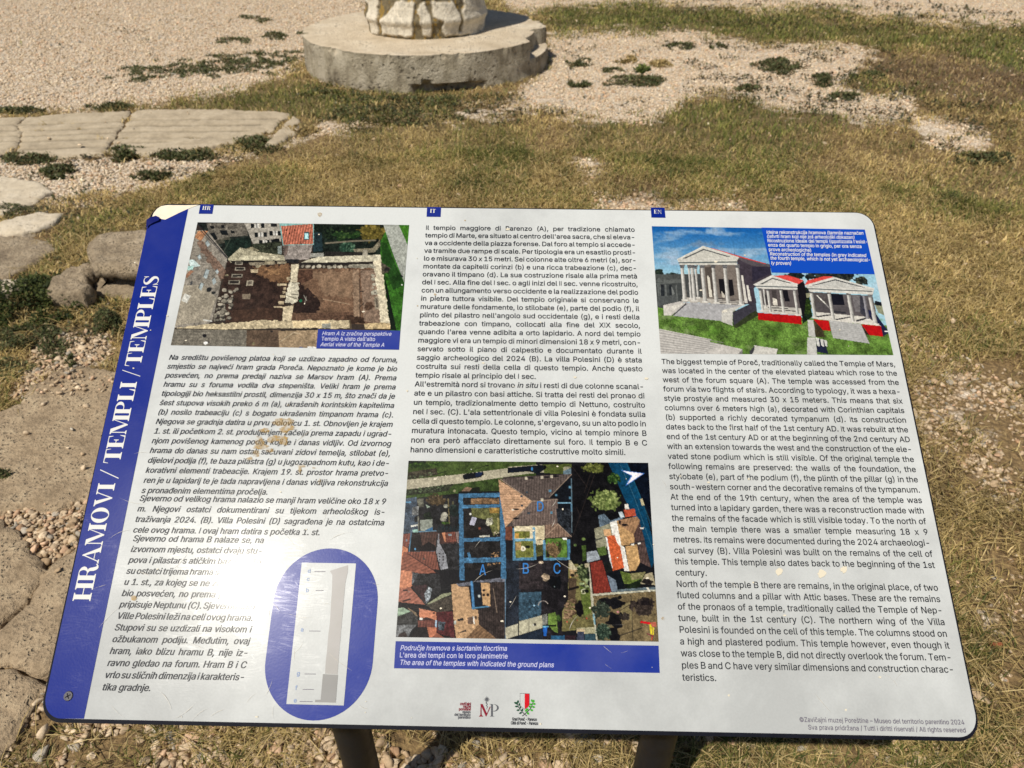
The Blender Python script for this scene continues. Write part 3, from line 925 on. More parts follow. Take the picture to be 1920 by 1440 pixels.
# ------------------------------------------------------------------ printed pictures, painted as coloured grids
class Pic:
    """a canvas laid on the board between four corners (TL, TR, BR, BL in photo px); colours are sRGB 0..255"""
    def __init__(self, corners, W, H, base, seed=1):
        self.c = UV(corners); self.W, self.H = W, H
        A = []
        for (u, v), (x, y) in zip(self.c, ((0, 0), (W, 0), (W, H), (0, H))):
            A.append([u, v, 1, 0, 0, 0, -x * u, -x * v, -x]); A.append([0, 0, 0, u, v, 1, -y * u, -y * v, -y])
        self.h = np.linalg.svd(np.array(A))[2][-1].reshape(3, 3)
        yy, xx = np.mgrid[0:H, 0:W]
        self.x, self.y = xx + 0.5, yy + 0.5
        self.img = np.ones((H, W, 3)) * np.array(base, float)
        self.rs = np.random.RandomState(seed); self.seed = seed
        self.org, self.sc = (0, 0), 1.0
    def view(self, org, sc): self.org, self.sc = org, sc; return self
    def p(self, pts):
        q = UV(view(self.org, self.sc, pts))
        r = np.column_stack([q, np.ones(len(q))]) @ self.h.T
        return r[:, :2] / r[:, 2:]
    def box(self, q, pad=3):
        x0 = int(max(0, math.floor(q[:, 0].min() - pad))); x1 = int(min(self.W, math.ceil(q[:, 0].max() + pad)))
        y0 = int(max(0, math.floor(q[:, 1].min() - pad))); y1 = int(min(self.H, math.ceil(q[:, 1].max() + pad)))
        return None if x0 >= x1 or y0 >= y1 else (slice(y0, y1), slice(x0, x1))
    def blend(self, b, m, col, n=0.0, ns=6.0, alpha=1.0, stripe=None):
        if not m.any(): return
        x, y = self.x[b], self.y[b]
        k = np.ones(m.shape)
        if n:
            self.seed += 7
            k = 1 + n * 3.6 * (0.55 * fbm(x / ns, y / ns, self.seed, 2) + 0.45 * vnoise(x * 0.9, y * 0.9, self.seed + 3) - 0.5)
        if stripe:
            ang, per, amp = stripe
            k = k * (1 + amp * np.sin((x * math.cos(ang) + y * math.sin(ang)) * 2 * math.pi / per))
        a = (m * alpha)[..., None]
        self.img[b] = self.img[b] * (1 - a) + np.array(col, float) * k[..., None] * a
    def poly(self, pts, col, n=0.12, ns=5.0, alpha=1.0, stripe=None, rag=0.0):
        q = self.p(pts); b = self.box(q, 2 + rag)
        if b is None: return
        x, y = self.x[b], self.y[b]
        if rag:
            self.seed += 3
            x, y = x + rag * 2 * (vnoise(x / 4, y / 4, self.seed) - 0.5), y + rag * 2 * (vnoise(x / 4, y / 4, self.seed + 1) - 0.5)
        self.blend(b, inside(x, y, q).astype(float), col, n, ns, alpha, stripe)
    def line(self, pts, w, col, alpha=1.0, n=0.08):
        q = self.p(pts); k = np.linalg.norm(q[1] - q[0]) / max(1e-6, np.linalg.norm(np.array(pts[1], float) - np.array(pts[0], float)))
        b = self.box(q, 2 + w * k)
        if b is None: return
        d = poly_dist(self.x[b], self.y[b], q, False)
        self.blend(b, np.clip(w * k / 2 - d + 0.5, 0, 1), col, n, 5, alpha)
    def oval(self, c, rx, ry, col, n=0.12, alpha=1.0, rag=0.25, ns=4.0, soft=1.0):
        q = self.p([c, (c[0] + rx, c[1]), (c[0], c[1] + ry)])
        a = np.linalg.norm(q[1] - q[0]); e = np.linalg.norm(q[2] - q[0])
        b = self.box(np.array([q[0] - (a, e), q[0] + (a, e)]), 1 + 0.6 * max(a, e) * rag * 2)
        if b is None: return
        self.seed += 5
        x, y = self.x[b], self.y[b]
        r = np.hypot((x - q[0][0]) / a, (y - q[0][1]) / e)
        if rag: r = r + rag * 2 * (vnoise(x / ns, y / ns, self.seed) - 0.5)
        self.blend(b, np.clip((1 - r) * min(a, e) / soft, 0, 1), col, n, ns, alpha)
    def stones(self, pts, n, r, col, dark=(40, 38, 36)):
        q = np.array(pts, float); lo, hi = q.min(0), q.max(0); k = 0; tries = 0
        while k < n and tries < n * 30:
            tries += 1
            p = self.rs.uniform(lo, hi)
            if not inside(np.array([p[0]]), np.array([p[1]]), q)[0]: continue
            k += 1; rr = r * self.rs.uniform(0.6, 1.3)
            self.oval((p[0] + rr * 0.25, p[1] + rr * 0.35), rr, rr * 0.8, dark, 0.05, 0.8)
            self.oval(p, rr, rr * 0.75, np.array(col) * self.rs.uniform(0.75, 1.2), 0.15)
    def leaves(self, c, rx, ry, n, r, dark, light):
        self.oval(c, rx, ry, dark, 0.3, 1.0, 0.4)
        for k in range(n):
            t = self.rs.uniform(0, 2 * math.pi); q = math.sqrt(self.rs.rand())
            p = (c[0] + rx * q * math.cos(t) * 0.95, c[1] + ry * q * math.sin(t) * 0.95)
            f = self.rs.rand() * (0.6 + 0.4 * (1 - (p[1] - c[1] + ry) / (2 * ry)))
            self.oval(p, r * self.rs.uniform(0.5, 1.2), r * self.rs.uniform(0.5, 1.0), np.array(dark) * (1 - f) + np.array(light) * f, 0.2, 0.85, 0.3)
    def build(self, name, w=0.0006, grain=0.07, contrast=1.14):
        g = 1 + grain * (self.rs.rand(self.H, self.W, 1) - 0.5) * 2
        cl = 1 + 3 * grain * (fbm(self.x / 3.0, self.y / 3.0, self.seed, 3) - 0.5) * 2
        img = self.img * g * cl[..., None]
        img = (img - 96) * contrast + 94
        img = np.clip(img * 0.86 + img.mean(2, keepdims=True) * 0.14, 3, 250)
        s = (np.arange(self.W) / (self.W - 1))[None, :, None]; t = (np.arange(self.H) / (self.H - 1))[:, None, None]
        TL, TR, BR, BL = self.c
        P = (TL * (1 - s) + TR * s) * (1 - t) + (BL * (1 - s) + BR * s) * t
        V = np.column_stack([P.reshape(-1, 2) * [1, -1], np.full(self.W * self.H, w)])
        i = (np.arange(self.H - 1)[:, None] * self.W + np.arange(self.W - 1)[None, :]).ravel()
        F = np.column_stack([i, i + self.W, i + self.W + 1, i + 1])
        return raw_mesh(name, V, F, srgb(img.reshape(-1, 3)) * 0.80)

# --- aerial view of the walled temple ground
A = Pic([(370.8, 417.2), (767.4, 422.4), (748.1, 655.8), (320.5, 647.6)], 420, 250, (60, 52, 46), 11).view((320, 410), 4.174)
A.poly([(200, 20), (620, 20), (640, 330), (420, 330)], (36, 42, 38), 0.4)
A.poly([(282, 40), (585, 38), (605, 135), (470, 145), (340, 182), (300, 110)], (104, 99, 90), 0.3)
for q in ([(385, 95), (440, 92), (452, 130), (400, 132)], [(300, 120), (345, 110), (370, 165), (330, 175)], [(470, 95), (500, 100), (500, 118), (472, 115)], [(310, 60), (340, 60), (345, 80), (318, 82)], [(395, 55), (420, 55), (425, 76), (400, 78)]): A.poly(q, (28, 32, 34))
A.poly([(340, 180), (460, 142), (470, 180), (360, 205)], (78, 76, 66), 0.3)
A.poly([(420, 170), (610, 150), (650, 230), (530, 300), (445, 300)], (30, 42, 36), 0.4)
A.line([(410, 270), (470, 160)], 8, (60, 70, 60))
A.poly([(575, 38), (860, 40), (862, 195), (652, 216)], (152, 147, 136), 0.18)
for x, y in ((625, 42), (705, 42), (655, 112), (725, 110), (770, 100), (835, 100), (690, 172), (745, 168), (785, 165)):
    A.poly([(x, y), (x + 27, y), (x + 29, y + 34), (x + 3, y + 36)], (30, 34, 36))
for x, y in ((655, 42), (686, 112), (800, 100), (720, 172)): A.poly([(x, y), (x + 34, y), (x + 36, y + 32), (x + 2, y + 34)], (186, 184, 176)); A.line([(x + 17, y), (x + 19, y + 33)], 5, (70, 70, 70))
A.poly([(780, 40), (830, 40), (832, 66), (784, 66)], (40, 42, 42)); A.poly([(800, 160), (850, 158), (852, 192), (804, 194)], (24, 26, 28))
A.poly([(640, 200), (860, 180), (870, 300), (560, 285)], (52, 56, 44), 0.5)
A.poly([(510, 260), (640, 222), (690, 250), (560, 300)], (120, 114, 92), 0.35)
# left street of house fronts seen from above
A.poly([(205, 95), (292, 98), (445, 300), (440, 340), (395, 500), (330, 790), (260, 860), (20, 850), (90, 520), (150, 300)], (128, 122, 112), 0.22, 9)
A.poly([(110, 520), (260, 520), (360, 620), (300, 800), (40, 835)], (146, 138, 122), 0.14, 12)
A.poly([(196, 190), (240, 165), (445, 420), (440, 450), (400, 490)], (112, 88, 74), 0.3, 5, 0.8, None, 3)
A.poly([(192, 150), (215, 100), (296, 98), (240, 178)], (166, 118, 84), 0.15, 4, 1, (0.5, 4, 0.1))
A.line([(212, 40), (438, 300)], 6, (40, 40, 44)); A.line([(240, 98), (440, 310)], 4, (60, 58, 60))
A.poly([(140, 325), (185, 322), (235, 372), (160, 385)], (176, 194, 192), 0.1); A.poly([(130, 370), (180, 372), (178, 400), (135, 405)], (150, 186, 180), 0.2)
A.poly([(120, 440), (160, 405), (185, 410), (130, 468)], (150, 110, 86), 0.2)
for q in ([(275, 190), (290, 170), (312, 205), (290, 225)], [(212, 295), (230, 280), (245, 312), (222, 325)], [(258, 455), (280, 395), (306, 405), (282, 475)], [(222, 540), (240, 500), (262, 510), (240, 566)], [(325, 480), (345, 460), (360, 500), (335, 520)], [(350, 410), (366, 395), (380, 420), (364, 436)]):
    A.poly(q, (150, 162, 164), 0.1); A.line(q[:2], 5, (70, 76, 78))
A.poly([(85, 640), (115, 585), (160, 605), (130, 662)], (188, 188, 180), 0.1); A.oval((305, 555), 24, 18, (40, 42, 44)); A.oval((338, 580), 20, 14, (44, 46, 46)); A.oval((165, 505), 12, 16, (70, 72, 74))
# gardens top right
A.poly([(1108, 40), (1720, 40), (1740, 250), (1600, 290), (1110, 330)], (30, 38, 32), 0.5, 7)
A.poly([(1110, 110), (1180, 110), (1190, 260), (1110, 260)], (36, 52, 56), 0.3)
for x, y, r, dk, lt in ((1250, 120, 60, (22, 32, 24), (60, 78, 50)), (1340, 130, 62, (34, 54, 30), (96, 120, 62)), (1430, 130, 50, (30, 52, 28), (80, 112, 54)), (1180, 70, 50, (20, 28, 22), (50, 60, 44)), (1390, 70, 70, (24, 34, 24), (58, 70, 46)), (1380, 230, 66, (40, 66, 52), (110, 140, 112))): A.leaves((x, y), r, r * 0.7, 26, 12, dk, lt)
A.leaves((1575, 110), 110, 68, 60, 14, (84, 76, 34), (150, 130, 62))
A.line([(1210, 195), (1420, 178), (1600, 172)], 14, (112, 106, 90)); A.poly([(1425, 240), (1580, 232), (1635, 165), (1640, 215), (1590, 268), (1440, 268)], (116, 110, 92), 0.25)
A.poly([(1090, 275), (1195, 268), (1195, 300), (1086, 305)], (140, 140, 132), 0.15); A.poly([(1205, 260), (1500, 262), (1490, 300), (1195, 305)], (44, 42, 40), 0.3)
# lawn and path on the right
A.poly([(1640, 180), (1700, 60), (1867, 50), (1800, 880), (1720, 880), (1640, 400)], (54, 100, 34), 0.28, 8)
A.poly([(1640, 180), (1690, 200), (1830, 520), (1740, 560), (1660, 340)], (32, 58, 28), 0.3, 8, 0.7)
A.poly([(1662, 52), (1782, 52), (1858, 215), (1826, 500), (1740, 280)], (152, 156, 148), 0.10, 9)
A.poly([(1782, 50), (1870, 50), (1858, 220)], (66, 118, 36), 0.25); A.poly([(1664, 420), (1700, 560), (1765, 872), (1715, 872)], (24, 34, 24), 0.2)
A.oval((1808, 518), 9, 7, (226, 226, 220)); A.line([(1800, 445), (1812, 455)], 10, (30, 34, 36))
# walled ground
A.poly([(450, 330), (945, 352), (880, 805), (430, 826), (380, 620)], (58, 44, 38), 0.3, 9)
A.poly([(640, 375), (940, 360), (925, 500), (815, 500), (700, 445)], (106, 80, 58), 0.25, 8, 1, None, 4); A.poly([(740, 395), (850, 390), (860, 430), (770, 440)], (140, 108, 76), 0.2, 6, 0.8, None, 3)
A.poly([(440, 720), (880, 690), (870, 805), (430, 826)], (70, 52, 42), 0.3, 8, 0.8)
A.poly([(990, 395), (1620, 385), (1660, 830), (940, 810)], (108, 84, 66), 0.22, 12)
A.poly([(1100, 420), (1420, 405), (1430, 620), (1200, 600)], (134, 110, 88), 0.18, 12, 0.75, None, 5)
A.poly([(985, 405), (1110, 400), (1110, 470), (1000, 520)], (82, 60, 48), 0.25); A.poly([(1000, 500), (1080, 560), (1170, 640), (1150, 750), (960, 745), (950, 690)], (48, 36, 32), 0.25, 6, 1, None, 4)
A.poly([(950, 740), (1430, 730), (1440, 812), (940, 805)], (92, 70, 56), 0.25)
A.poly([(1420, 405), (1472, 400), (1482, 780), (1430, 775)], (134, 112, 92), 0.2, 4, 1, None, 1.5); A.poly([(1482, 405), (1600, 400), (1645, 830), (1510, 800)], (126, 106, 90), 0.2)
A.line([(1476, 470), (1480, 770)], 6, (70, 58, 50)); A.oval((1550, 686), 40, 32, (80, 62, 50), 0.25); A.poly([(1370, 745), (1500, 770), (1520, 820), (1400, 812)], (66, 50, 40), 0.3, 5, 1, None, 3)
A.line([(1190, 630), (1400, 670)], 5, (160, 138, 112)); A.line([(1480, 570), (1506, 570)], 9, (60, 52, 46)); A.line([(1476, 690), (1510, 660)], 7, (60, 52, 46))
# enclosing walls
A.poly([(445, 318), (545, 228), (700, 265), (885, 290), (895, 332), (690, 332), (470, 346)], (158, 152, 128), 0.25, 6); A.poly([(560, 290), (840, 296), (845, 318), (520, 326)], (184, 178, 152), 0.2)
A.poly([(470, 330), (900, 330), (945, 352), (480, 352)], (36, 32, 30), 0.3)
A.poly([(1075, 322), (1160, 300), (1500, 288), (1642, 283), (1645, 335), (1300, 345), (1010, 350)], (182, 176, 154), 0.18, 5); A.poly([(1010, 345), (1600, 342), (1600, 362), (1008, 372)], (44, 40, 38), 0.2)
A.poly([(1585, 330), (1645, 322), (1718, 856), (1645, 856)], (196, 186, 160), 0.16, 5, 1, None, 1.5)
A.poly([(280, 826), (560, 812), (690, 796), (1400, 796), (1405, 858), (870, 858), (430, 868), (40, 862), (150, 840)], (176, 162, 132), 0.2, 5, 1, None, 1.5)
A.poly([(950, 800), (1240, 796), (1240, 850), (960, 852)], (206, 186, 146), 0.14); A.poly([(1180, 822), (1250, 818), (1250, 856), (1184, 856)], (140, 140, 130)); A.poly([(1510, 822), (1660, 812), (1715, 820), (1718, 862), (1520, 862)], (186, 164, 124), 0.2)
A.line([(40, 862), (430, 872), (860, 862), (1140, 866)], 9, (50, 46, 42)); A.line([(1400, 800), (1410, 858)], 12, (90, 78, 60))
# centre wall and masonry
A.poly([(942, 362), (1002, 355), (986, 500), (935, 500)], (188, 178, 152), 0.16, 5); A.poly([(880, 690), (958, 678), (944, 798), (872, 794)], (178, 164, 136), 0.18, 5)
A.poly([(925, 495), (1002, 505), (996, 645), (955, 672), (893, 650), (905, 580)], (184, 178, 158), 0.2, 6, 1, None, 2); A.line([(940, 590), (998, 595)], 6, (80, 74, 66)); A.line([(905, 600), (990, 630)], 5, (90, 84, 72))
for q in ([(832, 508), (908, 508), (906, 526), (834, 526)], [(880, 540), (900, 536), (902, 556), (882, 560)], [(874, 568), (898, 566), (898, 584), (876, 586)], [(856, 600), (896, 598), (894, 620), (858, 620)], [(840, 648), (886, 644), (884, 668), (842, 668)], [(806, 686), (888, 688), (888, 697), (806, 696)], [(906, 460), (930, 456), (932, 482), (910, 486)], [(625, 398), (684, 396), (680, 424), (628, 424)]):
    A.poly(q, (176, 160, 130), 0.15)
A.poly([(660, 360), (712, 360), (690, 385), (668, 388)], (150, 140, 116), 0.2)
for x, y, a, b in ((505, 338, 60, 24), (505, 380, 80, 26), (478, 434, 88, 28), (455, 482, 88, 32)):
    A.poly([(x, y), (x + a, y), (x + a - 4, y + b), (x - 4, y + b)], (132, 126, 112), 0.2); A.poly([(x + 10, y + 6), (x + a - 8, y + 6), (x + a - 12, y + b - 7), (x + 7, y + b - 7)], (44, 40, 38))
A.poly([(595, 484), (648, 482), (644, 524), (590, 526)], (148, 140, 122), 0.15); A.poly([(606, 492), (636, 491), (633, 514), (603, 515)], (96, 88, 78)); A.poly([(560, 590), (625, 588), (622, 630), (560, 630)], (122, 110, 94), 0.15)
A.stones([(405, 560), (525, 530), (480, 660), (455, 790), (335, 800), (360, 680)], 62, 17, (138, 132, 118)); A.stones([(430, 440), (450, 440), (445, 470), (430, 470)], 2, 14, (150, 140, 110))
A.poly([(610, 345), (700, 340), (820, 345), (815, 360), (620, 368)], (120, 112, 96), 0.3); A.poly([(735, 336), (812, 334), (812, 358), (735, 360)], (146, 136, 112)); A.poly([(830, 336), (905, 336), (905, 354), (832, 354)], (136, 128, 108))
for i, x in enumerate(range(1030, 1590, 42)): A.oval((x, 374 + 3 * (i % 3)), (14, 24, 16, 26)[i % 4], 15, np.array((156, 150, 134)) * (0.85 + 0.1 * (i % 4)), 0.2)
A.poly([(1420, 358), (1580, 356), (1582, 386), (1424, 386)], (130, 126, 112), 0.25)
for x, y, r in ((1580, 445, 17), (1584, 472, 20), (1588, 515, 17), (1580, 542, 13), (1592, 578, 27)): A.oval((x, y), r, r * 0.8, (152, 148, 132), 0.2)
A.oval((1596, 578), 12, 9, (110, 104, 94)); A.poly([(1590, 610), (1625, 606), (1634, 706), (1600, 710)], (140, 130, 112), 0.15); A.poly([(1600, 622), (1616, 620), (1622, 694), (1608, 696)], (90, 82, 72))
A.oval((1015, 642), 14, 12, (30, 110, 76)); A.line([(1040, 600), (1062, 640)], 6, (130, 130, 120)); A.line([(1060, 610), (1048, 662)], 4, (150, 146, 136)); A.line([(260, 792), (322, 802)], 10, (190, 190, 184))
A.poly([(1645, 340), (1720, 390), (1700, 420), (1650, 440)], (84, 78, 66), 0.3); A.oval((1690, 400), 22, 16, (44, 42, 40)); A.poly([(1505, 245), (1535, 245), (1545, 295), (1500, 295)], (156, 150, 134), 0.2)
# tiled roof house
A.poly([(848, 40), (1118, 40), (1118, 207), (876, 212)], (120, 164, 160), 0.1); A.poly([(862, 62), (1110, 44), (1112, 200), (882, 206)], (166, 98, 78), 0.16, 4, 1, (0.05, 5.2, 0.18))
A.poly([(878, 212), (1110, 205), (1082, 322), (890, 322)], (138, 130, 124), 0.2, 6); A.poly([(878, 212), (920, 210), (910, 280), (890, 300)], (96, 84, 78), 0.2)
A.poly([(1042, 108), (1082, 108), (1082, 168), (1040, 168)], (60, 90, 96)); A.poly([(1048, 116), (1076, 116), (1076, 160), (1047, 160)], (160, 206, 210))
for x, y in ((965, 85), (925, 112), (1012, 152), (1016, 190), (900, 85)): A.poly([(x, y), (x + 9, y), (x + 9, y + 14), (x, y + 14)], (60, 36, 30))
A.poly([(836, 218), (868, 214), (868, 280), (838, 276)], (130, 140, 136), 0.1)
A.poly([(905, 320), (1000, 318), (1000, 350), (905, 345)], (40, 40, 42), 0.3)
# street below the wall
A.poly([(30, 866), (600, 872), (590, 1005), (0, 996)], (112, 107, 96), 0.2, 6)
for k in range(5): A.line([(20, 880 + k * 24), (590, 888 + k * 24)], 3, (76, 72, 66), 0.6)
for k in range(9): A.line([(60 + k * 62, 870), (44 + k * 62, 1000)], 3, (80, 76, 68), 0.5)
A.poly([(595, 872), (860, 872), (860, 1015), (590, 1006)], (92, 76, 62), 0.2, 10); A.poly([(840, 880), (1160, 870), (1150, 1020), (850, 1014)], (144, 124, 98), 0.16, 10)
A.line([(860, 960), (960, 890), (1010, 900)], 5, (170, 156, 130)); A.oval((268, 916), 18, 14, (26, 28, 32)); A.oval((276, 972), 18, 14, (214, 216, 214)); A.oval((298, 966), 8, 8, (40, 40, 46)); A.oval((648, 978), 14, 12, (120, 112, 82)); A.oval((790, 882), 12, 10, (40, 38, 36))
A.poly([(1070, 1000), (1150, 1004), (1150, 1022), (1068, 1018)], (214, 214, 208)); A.poly([(1005, 1002), (1030, 1004), (1030, 1016), (1006, 1014)], (60, 80, 130))
pa = bpart('aerial_photograph', A.build('aerial_photograph'), mat=M_picture)
Z1 = lambda x, y: (60 + x / 2.667, 370 + y / 2.667)
bpart('caption_box', flat([[tuple(p) for p in UV([(596.6, 618.2), (750.8, 620.6), (748.3, 656.2), (593.3, 654.0)])]], 0.0009), parent=pa, mat=M_caption)
bpart('caption_text', fitted(ty, [('Hram A iz zračne perspektive', Z1(1450, 691), Z1(1797, 694), 0.2), ("Tempio A visto dall'alto", Z1(1447, 718), Z1(1717, 720), 0), ('Aerial view of the Temple A', Z1(1442, 746), Z1(1762, 749), 0.2)], SIZE * 0.78, 0.0012), parent=pa, mat=M_pale)

# --- reconstruction of the temples
T = Pic([(1221.9, 424.6), (1620.8, 431.2), (1674.8, 666.2), (1238.6, 663.2)], 440, 256, (60, 130, 196), 23).view((1220, 420), 8.0)
g = (T.y / T.H)[..., None]
T.img = np.array((8, 88, 172)) * (1 - np.clip(g / 0.42, 0, 1)) + np.array((150, 196, 214)) * np.clip(g / 0.42, 0, 1)
cl = np.clip(fbm(T.x / 46, T.y / 13, 5, 4) * 2.6 - 1.35, 0, 0.55)[..., None]
T.img = T.img * (1 - cl) + np.array((176, 190, 206)) * cl
for c, rx, ry, col, al in (((960, 110), 150, 60, (150, 178, 208), 0.7), ((1130, 160), 200, 36, (140, 170, 204), 0.6), ((100, 140), 90, 30, (130, 164, 204), 0.5), ((820, 310), 290, 48, (88, 122, 158), 0.9), ((760, 280), 70, 40, (98, 130, 164), 0.8), ((290, 500), 130, 26, (172, 182, 204), 0.6), ((260, 590), 170, 26, (168, 180, 204), 0.7), ((1520, 480), 90, 36, (170, 200, 222), 0.6)): T.oval(c, rx, ry, col, 0.05, al, 0.5, 6, 6)
# grass
T.view((1200, 370), 3.556)
T.poly([(100, 720), (500, 740), (1740, 860), (1740, 1100), (120, 1100)], (88, 122, 48), 0.4, 13)
for k in range(40):
    x, y = T.rs.uniform(130, 1680), T.rs.uniform(740, 1045); f = T.rs.rand()
    T.oval((x, y), T.rs.uniform(20, 80), T.rs.uniform(10, 36), (150, 164, 120) if f > 0.5 else (66, 118, 26), 0.25, 0.35, 0.6, 6, 5)
# far grey temple
T.view((1220, 420), 8.0)
T.leaves((115, 720), 90, 50, 26, 16, (34, 46, 40), (60, 76, 56)); T.leaves((330, 745), 110, 18, 14, 12, (40, 50, 44), (56, 66, 56))
T.poly([(62, 752), (440, 748), (580, 760), (560, 1140), (190, 1260), (95, 1240)], (66, 70, 70), 0.12); T.poly([(62, 752), (740, 745), (745, 830), (70, 885)], (76, 80, 78), 0.12)
T.poly([(75, 885), (190, 880), (205, 830), (740, 820), (745, 860), (205, 895), (80, 905)], (92, 96, 94), 0.08); T.poly([(70, 860), (130, 800), (195, 870)], (98, 102, 100), 0.08)
for x in (100, 130, 215, 380): T.poly([(x, 905), (x + 22, 905), (x + 36, 1150), (x + 12, 1160)], (98, 102, 100), 0.08)
for x, w in ((150, 50), (280, 40)): T.poly([(x, 905), (x + w, 905), (x + w + 14, 1100), (x + 12, 1110)], (40, 44, 48), 0.2)
T.poly([(320, 930), (370, 1040), (330, 1070), (320, 1000)], (112, 116, 114)); T.poly([(90, 1080), (380, 1060), (400, 1160), (190, 1200), (95, 1240)], (80, 84, 84), 0.1)
# big temple
T.poly([(1310, 500), (1800, 600), (1830, 760), (1560, 960), (1600, 1180), (1330, 1215)], (64, 56, 66), 0.12); T.poly([(1310, 520), (1340, 490), (1810, 605), (1815, 640), (1530, 625)], (84, 78, 84), 0.1); T.poly([(1530, 640), (1815, 640), (1815, 740), (1540, 860)], (48, 44, 60), 0.1)
T.poly([(460, 600), (1330, 600), (1420, 1215), (520, 1140)], (118, 108, 100), 0.06)
for q in ([(440, 610), (740, 612), (750, 745), (500, 750)],): T.poly(q, (150, 196, 212), 0.04)
T.poly([(500, 755), (760, 750), (790, 1090), (560, 1110)], (70, 72, 72), 0.12)
T.poly([(820, 640), (960, 640), (970, 1090), (870, 1090)], (84, 76, 70), 0.08); T.poly([(860, 760), (900, 800), (935, 1090), (890, 1090)], (206, 200, 184), 0.05)
T.poly([(1030, 822), (1240, 826), (1268, 1060), (1140, 1100), (1050, 1030)], (30, 28, 32), 0.1); T.poly([(1075, 1000), (1130, 1070), (1120, 1100), (1080, 1095)], (200, 192, 176)); T.poly([(1140, 830), (1180, 830), (1200, 1090), (1160, 1100)], (92, 84, 80))
T.poly([(520, 1090), (1420, 1150), (1400, 1215), (480, 1160)], (176, 170, 160), 0.05)
for k in range(4): T.poly([(1010, 1110 + k * 26), (1400, 1120 + k * 28), (1400, 1130 + k * 28), (1010, 1120 + k * 26)], (70, 68, 70))
for x0, x1, y1 in ((1370, 1420, 1180), (1450, 1480, 1150)): T.poly([(x0, 765 if x0 < 1400 else 910), (x0 + 28, 765 if x0 < 1400 else 910), (x1 + 50, y1), (x1 + 6, y1)], (206, 202, 192), 0.05)
def column(x0, y0, x1, y1, w0, w1, capital=True, c=(182, 180, 174), plinth=True):
    T.poly([(x0, y0), (x0 + w0, y0), (x1 + w1, y1), (x1, y1)], c, 0.05)
    T.poly([(x0 + w0 * 0.68, y0), (x0 + w0, y0), (x1 + w1, y1), (x1 + w1 * 0.7, y1)], np.array(c) * 0.72, 0.05)
    T.poly([(x0 + w0 * 0.1, y0), (x0 + w0 * 0.36, y0), (x1 + w1 * 0.36, y1), (x1 + w1 * 0.1, y1)], np.minimum(np.array(c) * 1.16, 240), 0.04)
    if capital:
        T.poly([(x0 - 16, y0 - 44), (x0 + w0 + 18, y0 - 44), (x0 + w0 + 4, y0 + 8), (x0 - 2, y0 + 8)], (96, 96, 98), 0.35, 2)
    if plinth: T.poly([(x1 - 18, y1 - 4), (x1 + w1 + 16, y1 - 2), (x1 + w1 + 18, y1 + 20), (x1 - 20, y1 + 18)], (206, 203, 194), 0.05)
column(566, 650, 600, 1110, 30, 30); column(668, 660, 706, 1090, 34, 28)
column(455, 650, 490, 1130, 50, 60); column(606, 650, 640, 1140, 48, 54); column(760, 650, 800, 1155, 52, 58); column(925, 650, 970, 1170, 48, 58); column(1100, 650, 1148, 1190, 50, 58); column(1290, 650, 1345, 1200, 48, 60)
T.poly([(405, 525), (800, 330), (1345, 490), (1312, 545), (1310, 610), (440, 612), (436, 575), (415, 560)], (200, 198, 188), 0.05)
T.poly([(478, 520), (805, 372), (1220, 492), (1160, 492), (812, 392), (530, 520)], (84, 88, 88), 0.05); T.poly([(560, 520), (812, 396), (1150, 492), (1000, 508)], (192, 190, 180), 0.04)
T.line([(430, 580), (1305, 568)], 18, (70, 82, 84)); T.line([(410, 528), (790, 344)], 8, (226, 222, 210)); T.line([(420, 545), (1310, 528)], 5, (170, 168, 160))
T.poly([(905, 360), (930, 362), (1350, 480), (1750, 592), (1740, 602), (1345, 498)], (206, 62, 58), 0.05); T.line([(1268, 415), (1272, 470)], 6, (60, 60, 70))
# steps and cheek walls
T.poly([(520, 1165), (1400, 1215), (1240, 1310), (1240, 1500), (1080, 1450), (330, 1370)], (164, 164, 166), 0.06); T.poly([(192, 1212), (460, 1150), (535, 1180), (320, 1365), (205, 1365)], (182, 178, 172), 0.05)
T.poly([(192, 1212), (318, 1225), (322, 1370), (203, 1362)], (198, 194, 186), 0.04); T.poly([(318, 1222), (535, 1175), (330, 1300)], (206, 202, 192), 0.04)
T.poly([(535, 1180), (545, 1200), (350, 1368), (330, 1366)], (60, 60, 64), 0.3, 2); T.poly([(1080, 1290), (1180, 1260), (1400, 1215), (1245, 1312), (1240, 1520), (1075, 1460)], (188, 186, 178), 0.05); T.poly([(1085, 1300), (1165, 1265), (1160, 1310), (1080, 1330)], (214, 208, 192))
T.poly([(1240, 1318), (1590, 1150), (1610, 1290), (1560, 1400), (1260, 1530)], (58, 56, 66), 0.12); T.poly([(1500, 1340), (1600, 1290), (1640, 1360), (1300, 1560), (1250, 1525)], (50, 58, 34), 0.2)
# middle temple
T.view((1440, 480), 7.58)
T.leaves((390, 270), 140, 64, 44, 18, (24, 32, 32), (60, 66, 50)); T.poly([(500, 440), (590, 440), (600, 560), (640, 860), (500, 960)], (26, 40, 24), 0.4); T.leaves((560, 700), 70, 120, 40, 18, (36, 54, 20), (74, 100, 32))
T.poly([(-120, 460), (440, 460), (490, 820), (-60, 800)], (92, 84, 84), 0.08); T.poly([(420, 400), (515, 345), (560, 520), (520, 880), (480, 840)], (26, 24, 28), 0.15)
T.poly([(60, 480), (130, 480), (150, 700), (90, 700)], (70, 64, 64)); T.poly([(215, 480), (290, 480), (320, 640), (250, 640)], (28, 26, 32)); T.poly([(80, 590), (140, 610), (150, 700), (84, 690)], (206, 200, 186)); T.poly([(-60, 540), (-10, 520), (0, 680), (-40, 690)], (40, 38, 40))
T.poly([(-60, 690), (480, 740), (490, 840), (-60, 800)], (184, 180, 170), 0.05)
